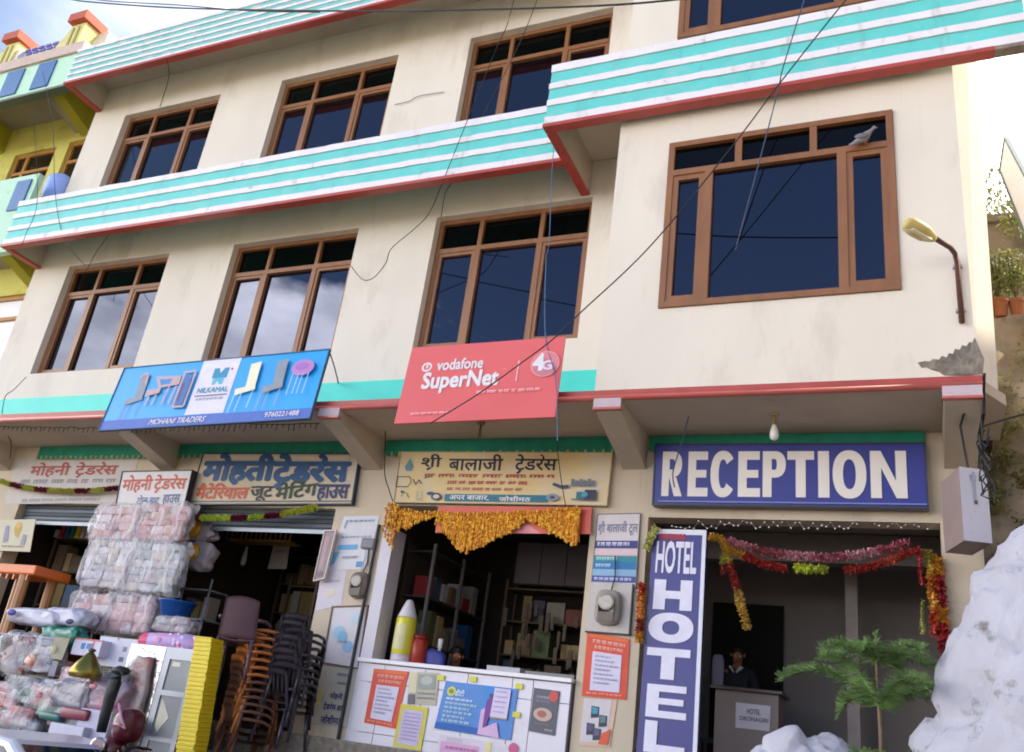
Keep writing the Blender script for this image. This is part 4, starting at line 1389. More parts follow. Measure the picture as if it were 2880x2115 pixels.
# lightbox seen edge-on at the right end
t = thing('projecting_lightbox', 'dusty white box sign hanging at the right end of the ledge', 'sign', at(2700, 1560, 8.95))
f = [at(2697, 1312, 8.9), at(2774, 1322, 9.1), at(2755, 1527, 9.1), at(2680, 1518, 8.9)]
f = [f[0], f[1], Vector((f[1].x, f[1].y, f[2].z)), Vector((f[0].x, f[0].y, f[3].z))]
back = Vector((-.15, .5, .0))
mb = MB()
mb.slab([f[0], f[1], f[2], f[3]], (0, .012, 0))
mb.build('face', mat('dusty_white_face', '#d2d0de', .4, .05, 2, dirt='#a9b4cc', dscale=3), t)
mb = MB()
mb.box8([f[3] + Vector((0, .014, 0)), f[2] + Vector((0, .014, 0)), f[2] + back, f[3] + back, f[0] + Vector((0, .014, 0)), f[1] + Vector((0, .014, 0)), f[1] + back, f[0] + back])
mb.build('case', mat('brown_case', '#93807c', .6, .08, 3), t)
bb_ = Board(f)
bb_.words(.35, .6, .15, .1, P('#9aa8c4'), 3); bb_.rect(.45, .44, .58, .50, P('#5a5a68')); bb_.line([(.5, .05), (.5, .45)], .02, P('#a8b0c8'), .4)
bb_.finish('print', t)
mb = MB()
mb.tube([f[0] + Vector((.1, .3, 0)), f[0] + Vector((.05, .25, .5)), (0.55, 8.9, 3.7)], .012, 6)
mb.tube([f[1] + Vector((-.05, .1, 0)), f[1] + Vector((.0, .2, .25)), f[1] + Vector((-.03, .1, .38)), (0.66, 8.85, 3.5), (0.69, 8.82, 3.9)], .018, 6)
mb.build('hanging_cable', M_black, t)
mb = MB()
rd = random.Random(11)
for k in range(7):
    p = at(2762, 1190, 8.75)
    a = [p + Vector((rd.uniform(-.06, .06), rd.uniform(-.05, .05), -.12 * j + rd.uniform(-.05, .05) - .03 * k)) for j in range(6)]
    mb.tube(a, .008, 4)
tag(mb.build('cable_bundle', M_black), 'tangle of loose black cables at the right end of the ledge above the box sign', 'cable')

# ------------------------------------------------------------------ cables in the air
def cable(label, pts, r=.009, m=None, n=5):
    mb = MB()
    P_ = [Vector(p) for p in pts]
    # smooth with catmull-rom
    out = []
    for i in range(len(P_) - 1):
        p0, p1, p2, p3 = P_[max(0, i - 1)], P_[i], P_[i + 1], P_[min(len(P_) - 1, i + 2)]
        for k in range(6):
            t = k / 6
            out.append(.5 * ((2 * p1) + (p2 - p0) * t + (2 * p0 - 5 * p1 + 4 * p2 - p3) * t * t + (3 * p1 - p0 - 3 * p2 + p3) * t ** 3))
    out.append(P_[-1])
    mb.tube(out, r, n)
    o = mb.build('overhead_cable', m or M_black, None)
    return tag(o, label, 'cable')
def px(lst, Y0, Y1=None):
    n = len(lst)
    return [at(u, v, Y0 + ((Y1 if Y1 is not None else Y0) - Y0) * i / max(1, n - 1)) for i, (u, v) in enumerate(lst)]
cable('thick power line crossing the very top of the view over the cornice', px([(-60, -40), (180, -5), (240, 4), (420, 18), (620, 26), (1000, 31), (1300, 28), (1700, 15), (1960, -8), (2300, -50)], 6.6), .012)
cable('second power line just under the top one at the upper left', px([(150, -20), (300, 2), (500, 14), (700, 30), (900, 34)], 6.9, 7.1), .009)
cable('loose cable hanging from the roof to the wall left of the middle window', px([(1451, -20), (1424, 76), (1397, 134), (1312, 345), (1249, 502), (1209, 596), (1164, 645), (1101, 699), (1085, 740), (1052, 780), (1020, 786), (987, 748)], 9.0, 10.1), .007)
cable('thin cable falling from the roof onto the middle first floor window', px([(1518, -20), (1464, 116), (1357, 331), (1280, 497), (1253, 542), (1240, 612)], 9.2, 9.9), .007)
cable('long black cable slanting from the top right down across the red board', px([(2400, -20), (2364, 18), (2194, 233), (2055, 417), (1831, 690), (1634, 878), (1555, 954), (1448, 1034), (1336, 1114), (1211, 1190)], 8.0, 8.38), .008)
cable('blue grey wire dropping steeply past the big bay window to the RECEPTION board', px([(2268, -20), (2203, 188), (2189, 251), (2140, 439), (2059, 739), (2028, 842), (1961, 1084), (1918, 1241), (1893, 1326), (1897, 1370)], 8.3, 9.75), .008, P('#3c4a68'))
cable('thin blue wire hanging straight down over the window above the red board', px([(1572, 250), (1554, 461), (1545, 672), (1536, 735), (1534, 940), (1562, 1060), (1567, 1183), (1568, 1240)], 9.2, 8.4), .006, P('#4a6a90'))
cable('sagging cable crossing the second floor wall between two windows', px([(1249, 259), (1180, 270), (1150, 285), (1110, 294)], 10.22), .006)
cable('cable hanging from the cornice to the left second floor window', px([(470, 168), (475, 215), (457, 278), (450, 300)], 9.3, 10.2), .008)
cable('cable draped over the striped band at left', px([(354, 505), (345, 540), (327, 596), (312, 650), (270, 710), (234, 780)], 9.37, 10.1), .006)
cable('pair of thin wires falling over the left end of the striped band', px([(120, 200), (148, 350), (155, 540), (178, 668), (215, 720), (240, 745)], 9.2, 9.6), .006)
cable('thin wire crossing the leftmost part of the striped band', px([(95, 330), (105, 560), (72, 660), (62, 690)], 9.3), .006)
cable('guy wire from the right top corner of the blue furniture board', px([(925, 984), (940, 1030), (952, 1078)], 8.75, 10.2), .010)
cable('black wire looping down the wall at the far left under the first window', px([(74, 1060), (40, 1095), (13, 1120), (6, 1200), (30, 1240), (28, 1290)], 10.1, 9.2), .007)
cable('cable running from the right cable tangle towards the slope', px([(2762, 1200), (2800, 1188), (2880, 1165), (2990, 1140)], 8.8, 8.4), .010)
cable('wire looped along the bracket left of the yellow shop board', px([(1082, 1170), (1084, 1230), (1082, 1330), (1095, 1380), (1105, 1410)], 9.5, 9.88), .007)
cable('thin dark wire across the front of the yellow shop board', px([(1566, 1240), (1572, 1300), (1580, 1360), (1592, 1430)], 9.6, 9.88), .006)

# pigeon on the transom of the big bay window
p = at(2432, 405, YB - .09)
t = thing('pigeon', 'grey pigeon perched on the transom of the big bay window', 'bird', p)
mb = MB()
rings = [(-.17, .004, .0), (-.12, .022, .015), (-.06, .05, .05), (0, .062, .08), (.05, .05, .115), (.075, .032, .155), (.09, .028, .18), (.105, .026, .195), (.122, .012, .192), (.14, .003, .186)]
n = 10
for (dx, r_, dz) in rings:
    for k in range(n):
        w = 2 * math.pi * k / n
        mb.v.append(p + Vector((dx, -.02 + r_ * math.cos(w) * .85, dz + r_ * math.sin(w))))
for a in range(len(rings) - 1):
    for k in range(n):
        k2 = (k + 1) % n
        mb.f.append((a * n + k, (a + 1) * n + k, (a + 1) * n + k2, a * n + k2)); mb.m.append(0)
mb.build('body', mat('pigeon_grey', '#8d8a92', .7, .2, 14), t, smooth=True)
mb = MB()
for s in (-1, 1):
    mb.ball(p + Vector((-.03, -.02 + s * .045, .07)), .05, 8, 5, None, sc=(1.5, .35, .75))
mb.build('wing', mat('pigeon_wing', '#6f6d78', .7, .2, 14), t, smooth=True)
mb = MB()
for s in (-1, 1):
    mb.tube([p + Vector((.005, -.02 + s * .02, .03)), p + Vector((.005, -.02 + s * .02, 0.0)), p + Vector((.03, -.02 + s * .02, -.002))], .004, 4)
mb.build('leg', P('#b0605c'), t)

# ------------------------------------------------------------------ neighbouring yellow building
nb = thing('yellow_building', 'yellow green neighbouring building with mint balcony fronts, blue panels and red capped parapet posts', 'building', (-20, 11, -0.78))
NW = 10.9
wh = []
for a, b_, c, d in ((-19.4, -17.97, 9.5, 11.62), (-17.56, -16.2, 9.5, 11.67), (-18.6, -17.03, 5.3, 7.6), (-16.75, -16.2, 5.3, 7.6)):
    wh.append((a, b_, c, d))
wall_with_holes('wall', -26, -16.04, -.78, 12.7, NW, wh, M_yel, .25, nb)
mb = MB()
mb.box(-26, -16.05, NW + .26, 16, -.78, 12.7)
mb.build('rear_block', M_yel, nb)
MW = mat('orange_window_frame', '#b07c30', .55, .1, 6)
for i, (a, b_, c, d) in enumerate(wh):
    mb = MB()
    y = NW + .06
    F = .09
    mb.box(a, a + F, y, y + .08, c, d); mb.box(b_ - F, b_, y, y + .08, c, d); mb.box(a + F, b_ - F, y, y + .08, d - F, d); mb.box(a + F, b_ - F, y, y + .08, c, c + F)
    tz = d - .55
    mb.box(a + F, b_ - F, y - .003, y + .08, tz - .04, tz + .04)
    mx = a + .42 if i % 2 == 0 else (a + b_) / 2
    if i % 2 == 0:
        mb.box(mx - .05, mx + .05, y - .002, y + .08, c + F, tz - .04); mb.box(mx - .05, mx + .05, y - .002, y + .08, tz + .04, d - F)
    w_ = mb.build('window', MW, nb)
    mb = MB()
    mb.box(a + F, b_ - F, y + .05, y + .06, c + F, d - F)
    mb.build('pane', glassy('brown_glass', '#2a251e', .05, 1.5) if i < 2 else P('#e8e6ea', .3), w_)
mb = MB()
mb.box(-26, -16.05, 9.625, NW, 12.46, 12.60)
mb.build('balcony_slab', mat('grey_soffit', '#9c9484', .9, .08, 1.5), nb)
for x in (-17.2, -20.2):
    mb = MB(); mb.prism([(x, 9.66, 12.458), (x, 9.66, 12.2), (x, NW, 11.75), (x, NW, 12.458)], (.30, 0, 0)); mb.build('bracket', mat('olive_paint', '#a9a02c', .8, .08, 2), nb)
    mb = MB(); mb.prism([(x - .28, 9.66, 12.458), (x - .28, 9.66, 12.25), (x - .28, NW, 11.9), (x - .28, NW, 12.458)], (.27, 0, 0)); mb.build('bracket', mat('grey_soffit', '#9c9484'), nb)
# mint balcony front with blue panels
mb = MB()
mb.box(-26, -16.06, 9.50, 9.62, 11.86, 12.74)
fr_ = mb.build('balcony_front', M_mint, nb)
mb = MB(); mb.box(-26, -16.06, 9.47, 9.66, 11.80, 11.86); mb.build('drip_edge', P('#4c5a50'), nb)
mb = MB(); mb.box(-26, -16.04, 9.44, 9.80, 12.742, 13.02); mb.build('coping', M_pinkish, nb)
for k in range(8):
    x = -17.36 - k * 1.02
    mb = MB(); mb.box(x, x + .55, 9.47, 9.498, 11.96, 12.68); mb.build('blue_panel', M_pblue, fr_)
# parapet with posts
for x in (-16.75, -18.95, -21.2, -23.4):
    mb = MB()
    mb.prism([(x - .55, 9.55, 13.02), (x + .25, 9.55, 13.02), (x + .30, 9.55, 13.75), (x - .10, 9.55, 13.75)], (0, .35, 0))
    po = mb.build('parapet_post', mat('pale_yellow_plaster', '#d8d08c', .8, .08, 3, dirt='#b4ac60', dscale=4), nb)
    mb = MB()
    for k in range(2):
        mb.box(x - .08 + k * .18, x - .02 + k * .18, 9.535, 9.549, 13.15, 13.66)
    mb.build('groove', P('#9a9240'), po)
    mb = MB(); mb.box(x - .17, x + .38, 9.42, 10.02, 13.76, 13.98); mb.build('post_cap', M_cap, po)
for x0, x1 in ((-18.55, -17.35), (-20.8, -19.6), (-23.0, -21.8)):
    mb = MB(); mb.box(x0, x1, 9.70, 9.78, 13.02, 13.60); pn = mb.build('parapet_panel', P('#cfc8dc'), nb)
    for r_ in range(5):
        for c_ in range(5):
            mb = MB()
            a = x0 + .05 + c_ * .23 + (.09 if r_ % 2 else 0)
            z = 13.06 + r_ * .107
            mb.box(a, min(a + .16, x1 - .01), 9.675, 9.698, z, z + .07)
            mb.build('tile', P('#5c5ca4'), pn)
mb = MB(); mb.box(-18.9, -18.55, 9.6, 9.9, 13.02, 13.55); mb.build('white_pier', P('#e4dcd8'), nb)
mb = MB(); mb.box(-16.45, -16.1, 9.9, 14.5, 13.02, 13.72); mb.build('side_parapet', P('#e0d8c8', .8), nb)
# first floor balcony of the neighbour
mb = MB(); mb.box(-26, -16.05, 9.75, NW, 8.30, 8.45); mb.build('balcony_slab', mat('grey_soffit', '#9c9484'), nb)
mb = MB(); mb.prism([(-17.0, 9.8, 8.298), (-17.0, 9.8, 8.1), (-17.0, NW, 7.7), (-17.0, NW, 8.298)], (.3, 0, 0)); mb.build('bracket', mat('olive_paint', '#a9a02c'), nb)
mb = MB(); mb.box(-17.25, -16.06, 9.62, 9.75, 7.75, 9.62); f2 = mb.build('balcony_front', M_mint, nb)
mb = MB(); mb.box(-16.62, -16.2, 9.59, 9.618, 8.75, 9.48); mb.build('blue_panel', M_pblue, f2)
mb = MB()
rd = random.Random(4)
for k in range(30):
    x = -20.9 + k * .115
    mb.tube([(x, 9.69, 8.45), (x, 9.69, 9.45)], .012, 4)
for k in range(60):
    mb.ball((-20.9 + rd.random() * 3.4, 9.69, 8.5 + rd.random() * .9), .05, 6, 4, None, sc=(1, .3, 1))
mb.box(-20.9, -17.26, 9.67, 9.71, 9.45, 9.5)
mb.build('railing', P('#4c4448'), nb)
t = thing('water_drum', 'light blue plastic drum behind the left end of the striped band', 'drum', (-16.36, 10.32, 8.46))
mb = MB(); mb.lathe([(.28, 0), (.30, .08), (.30, 1.15), (.27, 1.25), (.12, 1.3), (.12, 1.36)], (-16.36, 10.32, 8.72), 18); mb.build('drum_body', P('#a4bcff', .35), t, smooth=True)
mb = MB(); mb.lathe([(.305, .4), (.312, .42), (.305, .44)], (-16.36, 10.32, 8.72), 18); mb.lathe([(.2, -.27), (.2, 0)], (-16.36, 10.32, 8.72), 12); mb.build('drum_rib', P('#7fa0e8', .35), t)

# ------------------------------------------------------------------ rocks, plants and slope on the right
def sq(c, h, e=.5, n=(20, 12), jit=.08, seed=0.0, f=2.5, m=None, mb=None, jit2=0.0, crease=0.0):
    """rounded lumpy block: centre, half sizes, roundness"""
    mb = mb or MB()
    c = Vector(c)
    i0 = len(mb.v)
    nu, nv = n
    S = lambda x, p: math.copysign(abs(x) ** p, x)
    for a in range(nv + 1):
        th = -math.pi / 2 + math.pi * a / nv
        for q in range(nu):
            w = 2 * math.pi * q / nu
            d = Vector((S(math.cos(th), e) * S(math.cos(w), e), S(math.cos(th), e) * S(math.sin(w), e), S(math.sin(th), e)))
            p = Vector((d.x * h[0], d.y * h[1], d.z * h[2]))
            k = 1 + jit * noise.noise(p * f + Vector((seed, seed * 1.7, 0))) + (jit2 * noise.noise(p * f * 3.3 + Vector((seed, 0, seed))) if jit2 else 0)
            if crease:
                pw = Vector((p.x + .4 * p.z, p.y, p.z * .6)) * 5.0 + Vector((seed, 0, seed * 2))
                pw += noise.noise_vector(pw * .7) * .9
                k += crease * ((1 - abs(noise.noise(pw)) * 3.2) + .6 * (1 - abs(noise.noise(pw * 2.3)) * 3.2))
            mb.v.append(c + p * k)
    k = mb.mi(m)
    for a in range(nv):
        for q in range(nu):
            q2 = (q + 1) % nu
            mb.f.append((i0 + a * nu + q, i0 + a * nu + q2, i0 + (a + 1) * nu + q2, i0 + (a + 1) * nu + q)); mb.m.append(k)
    return mb

def boulder(name, label, c, rad, seed, nu=110, nv=80, amp=1.0):
    mb = MB()
    c = Vector(c)
    for a in range(nv + 1):
        th = math.pi * a / nv
        for q in range(nu):
            w = 2 * math.pi * q / nu
            d = Vector((math.sin(th) * math.cos(w), math.sin(th) * math.sin(w), math.cos(th)))
            p = Vector((d.x * rad[0], d.y * rad[1], d.z * rad[2]))
            s = Vector((seed, 0, seed * .3))
            k = 1 + amp * (.13 * noise.noise(p * .8 + s) + .06 * noise.noise(p * 2.0 + s) + .03 * noise.noise(p * 4.5 + s))
            r_ = abs(noise.noise(p * 1.3 + s * 2))
            k -= amp * .07 * max(0, 1 - r_ * 7)
            q3 = p * 1.9 + s * 3
            q3 += noise.noise_vector(q3 * .6) * .6
            k -= amp * .075 * max(0, 1 - abs(noise.noise(q3)) * 9)
            cellv = noise.cell_vector(p * 1.5 + noise.noise_vector(p * 1.2) * .35 + s)
            k += amp * .045 * (cellv.x - .5)
            k += amp * .010 * noise.noise(p * 7 + s) + amp * .006 * noise.noise(p * 19 + s)
            mb.v.append(c + p * k)
    for a in range(nv):
        for q in range(nu):
            q2 = (q + 1) % nu
            mb.f.append((a * nu + q, (a + 1) * nu + q, (a + 1) * nu + q2, a * nu + q2)); mb.m.append(0)
    o = mb.build(name, M_rock, None, smooth=True)
    return tag(o, label, 'rock')
boulder('boulder', 'huge white washed boulder filling the lower right corner beside the reception', (2.2, 8.35, -.3), (2.3, 1.2, 3.18), 3.1, 200, 150, .55)
boulder('rock', 'small white washed rock at the foot of the young conifer', at(2262, 2150, 7.9) + Vector((0, .2, -.12)), (.46, .35, .38), 8.7, 90, 60, 2.0)

def leaves(mb, c, rad, n, size, m, rd, flat=.4):
    c = Vector(c)
    for k in range(n):
        d = Vector((rd.gauss(0, 1), rd.gauss(0, 1), rd.gauss(0, 1))).normalized() * (rd.random() ** .45)
        p = c + Vector((d.x * rad[0], d.y * rad[1], d.z * rad[2]))
        a = Vector((rd.uniform(-1, 1), rd.uniform(-1, 1), rd.uniform(-.6, .6))).normalized()
        b_ = a.orthogonal().normalized() * flat
        s = size * rd.uniform(.6, 1.3)
        mm = m[rd.randrange(len(m))] if isinstance(m, list) else m
        mb.poly([p - a * s, p + b_ * s, p + a * s, p - b_ * s], mm)

LF = [M_leafy, M_leafm, mat('lime_leaf', (0.34, 0.35, 0.10), .6, .4, 4)]
pots = [((2766, 985), 11.55, .10, 'terracotta potted bush at the left end of the plant row on the slope'), ((2822, 975), 11.5, .105, 'terracotta potted bush in the middle of the plant row on the slope'), ((2874, 985), 11.55, .10, 'terracotta potted bush at the right edge of the view on the slope'),
        ((2940, 975), 11.7, .19, 'terracotta potted bush just past the right edge of the plant row')]
rd = random.Random(21)
for (uv, Y, r_, lab) in pots[:3]:
    p = at(*uv, Y)
    p.z = 5.86
    t = thing('potted_bush', lab, 'potted plant', p, None)
    mb = MB(); mb.lathe([(r_ * .7, 0), (r_, .20), (r_ * 1.08, .205), (r_ * 1.08, .24), (r_ * .9, .24)], p, 16); mb.build('pot', mat('terracotta', '#a4633f', .85, .12, 5), t, smooth=False)
    mb = MB(); leaves(mb, p + Vector((0, 0, .62)), (.24, .22, .42), 700, .036, LF, rd); mb.build('foliage', None, t)
    mb = MB()
    for k in range(5):
        mb.tube([p + Vector((0, 0, .22)), p + Vector((rd.uniform(-.14, .14), rd.uniform(-.14, .14), .9))], .008, 4)
    mb.build('stem', M_bark, t)
# shrubs hanging on the rock face
mb = MB()
for k in range(26):
    x = rd.uniform(.62, 1.6); z = rd.uniform(3.2, 5.8)
    leaves(mb, (x, face_y(x, z) - .06, z), (.2, .12, .2), 90, .035, [M_leafy, M_leafy, mat('dry_leaf', (.30, .24, .09), .7, .4, 4)], rd)
tag(mb.build('slope_scrub', None), kind='stuff')
mb = MB()
for k in range(30):
    x = rd.uniform(.5, 1.8); z = rd.uniform(1.2, 3.2)
    leaves(mb, (x, face_y(x, z) - .05, z), (.18, .10, .18), 55, .032, [M_leafm, mat('dark_leaf', (.035, .05, .02), .7, .4, 4)], rd)
tag(mb.build('slope_weeds', None), kind='stuff')
# tree above the retaining wall
t = thing('tree', 'yellow green leafy tree behind the concrete wall at the right edge', 'tree', (1.9, 14.6, 5.8))
mb = MB(); mb.tube([(1.9, 14.6, 5.8), (1.85, 14.5, 7.6), (1.7, 14.4, 8.8)], .11, 8, None, .05)
for k in range(6):
    mb.tube([(1.85, 14.5, 7.6 + k * .15), (1.75 + rd.uniform(-.8, .9), 14.3 + rd.uniform(-.6, .6), 8.8 + rd.uniform(-.2, .9))], .04, 5, None, .012)
mb.build('trunk', M_bark, t)
mb = MB()
for k in range(16):
    leaves(mb, (1.75 + rd.uniform(-.75, .9), 14.2 + rd.uniform(-.7, .6), 8.75 + rd.uniform(-.75, .9)), (.32, .3, .28), 150, .055, LF, rd)
mb.build('crown', None, t)
# bright shrub trailing over the wall at the very edge
t = thing('shrub', 'pale lime shrub trailing over the concrete wall at the right edge', 'shrub', (1.75, 13.0, 7.2))
mb = MB()
for k in range(8):
    leaves(mb, (1.6 + rd.uniform(-.15, .5), 12.95 + rd.uniform(-.2, .1), 7.9 + rd.uniform(-.9, .6)), (.22, .16, .24), 110, .045, LF, rd)
mb.build('foliage', None, t)
# white board with a dark frame seen edge on
p = [at(2826, 392, 11.2), at(2930, 590, 10.0), at(2935, 780, 10.0), at(2813, 478, 11.2)]
r, b = signboard('hoarding', 'white panel with a dark green frame jutting into view at the right edge', 'sign', p, P('#eceaf0', .5), .05, P('#3f5a58', .4), .035)
mb = MB(); mb.tube([(p[3].x + .4, 11.0, p[3].z - .4), (p[3].x + .5, 11.2, 5.6)], .03, 6); mb.build('post', M_dark, r)

# young conifer in front of the reception
A0 = at(2475, 2040, 8.5)
ax_, ay_ = A0.x, 8.5
t = thing('potted_conifer', 'young dark green tiered conifer in a pot before the reception entrance', 'potted plant', (ax_, ay_, -.46))
mb = MB(); mb.tube([(ax_, ay_, -.1), (ax_ + .005, ay_, .5), (ax_ - .01, ay_, .95), (ax_ - .015, ay_, 1.30)], .022, 8, None, .009); mb.build('trunk', M_bark, t, smooth=True)
mb = MB(); mb.lathe([(.15, -.46), (.21, -.08), (.225, -.08), (.225, -.02), (.19, -.02)], (ax_, ay_, 0), 18); mb.build('pot', mat('terracotta', '#a4633f', .85, .12, 5), t)
rd = random.Random(33)
def conifer_branch(z, ang, L, rise, droop):
    mb = MB()
    d = Vector((math.cos(ang), math.sin(ang), 0))
    side = Vector((-math.sin(ang), math.cos(ang), 0))
    pts = []
    for k in range(9):
        f = k / 8
        pts.append(Vector((ax_, ay_, z)) + d * (L * f) + Vector((0, 0, rise * math.sin(f * 1.9) - droop * f * f)))
    mb.tube(pts, .008, 5, M_leafd, .003)
    n = int(105 * L) + 18
    for k in range(n):
        f = .06 + .94 * k / n
        i = min(7, int(f * 8))
        p = pts[i].lerp(pts[i + 1], f * 8 - i)
        w = .135 * math.sin(math.pi * min(1, .18 + f * .85)) + .02
        for s in (-1, 1):
            tip = p + side * (s * w * rd.uniform(.6, 1.05)) + d * (.05 + rd.uniform(-.02, .04)) + Vector((0, 0, rd.uniform(-.05, .06)))
            m1 = p.lerp(tip, .55) + Vector((0, 0, -.006))
            mb.tube([p, m1, tip], .0042, 4, M_leafd, .002, cap=False)
            for q_ in range(6):
                r0 = p.lerp(tip, .15 + .85 * q_ / 5)
                e = Vector((rd.uniform(-1, 1), rd.uniform(-1, 1), rd.uniform(-.2, 1))).normalized() * .016
                mb.poly([r0 - d * .004, r0 + d * .004, r0 + e], M_leafd)
        e = Vector((rd.uniform(-.4, .4), rd.uniform(-.4, .4), 1)).normalized() * rd.uniform(.03, .075)
        mb.tube([p, p + e + d * .02], .0042, 4, M_leafd, .002, cap=False)
    return mb.build('branch', M_leafd, t)
for z, L, rise, droop, n, o in ((1.10, .46, .13, .16, 6, .30), (.72, .76, .27, .20, 6, .02), (.14, .90, .26, .20, 6, .3)):
    for k in range(n):
        a = o + 2 * math.pi * k / n + rd.uniform(-.12, .12)
        conifer_branch(z + rd.uniform(-.02, .02), a, L * rd.uniform(.85, 1.08), rise * rd.uniform(.8, 1.5), droop * rd.uniform(.4, 1.3))
mb = MB()
for k in range(26):
    z = 1.20 + .15 * k / 25
    w = rd.uniform(0, 6.28)
    p = Vector((ax_ - .012, ay_, z))
    mb.tube([p, p + Vector((math.cos(w) * .03, math.sin(w) * .03, .03))], .004, 4, None, .002, cap=False)
mb.build('growing_tip', M_leafd, t)

# ------------------------------------------------------------------ reception desk and clerk
p0, p1 = at(2012, 1934, 11.35), at(2190, 1953, 11.35)
t = thing('reception_desk', 'grey brown reception desk with a dark top, inside the hotel entrance', 'desk', ((p0.x + p1.x) / 2, 11.6, -.02))
mb = MB(); mb.box(p0.x, p1.x, 11.35, 11.95, -.02, 1.0); mb.build('front', mat('desk_laminate', '#8c7d7a', .5, .06, 3), t, bevel=.006)
mb = MB(); mb.box(p0.x - .05, p1.x + .05, 11.28, 12.0, 1.0, 1.04); mb.build('desk_top', mat('desk_top', '#4a3430', .35, .1, 4), t, bevel=.006)
q = quad_px((2070, 1975), (2167, 1986), (2164, 2057), (2068, 2046), 11.34)
r, b = signboard('desk_notice', 'white paper on the desk front with two lines of grey capitals', 'notice', q, P('#d6d0dc'), .003)
b.text('HOTEL', .33, .20, .72, .40, P('#6f6b7a'), .03); b.text('DRONAGIRI', .13, .52, .95, .68, P('#7a7686'), .03)
b.finish('print', r)
q = [Vector((p0.x + .02, 11.42, 1.046)), Vector((p0.x + .42, 11.42, 1.046)), Vector((p0.x + .40, 11.60, 1.05)), Vector((p0.x + .0, 11.60, 1.05))]
mb = MB(); mb.slab(q, (0, 0, -.004)); tag(mb.build('open_register', P('#d8d4e0')), 'open white register lying on the reception desk top', 'book')

def skin_mesh(name, verts, edges, radii, m, parent, off, levels=2, root=0):
    me = bpy.data.meshes.new(name + '_skeleton')
    me.from_pydata([tuple(Vector(v) - off) for v in verts], edges, [])
    o = bpy.data.objects.new(name + '_skeleton', me)
    COL.objects.link(o)
    md = o.modifiers.new('skin', 'SKIN')
    md.use_smooth_shade = True
    for i, r_ in enumerate(radii):
        rr = r_ if isinstance(r_, tuple) else (r_, r_)
        me.skin_vertices[0].data[i].radius = rr
        me.skin_vertices[0].data[i].use_root = (i == root)
    sb = o.modifiers.new('sub', 'SUBSURF'); sb.levels = levels
    dg = bpy.context.evaluated_depsgraph_get()
    res = bpy.data.meshes.new_from_object(o.evaluated_get(dg))
    res.name = name
    res.materials.clear(); res.materials.append(m)
    bpy.data.objects.remove(o); bpy.data.meshes.remove(me)
    for pl in res.polygons:
        pl.use_smooth = True
    ob = bpy.data.objects.new(name, res)
    COL.objects.link(ob)
    ob.parent = parent
    return ob
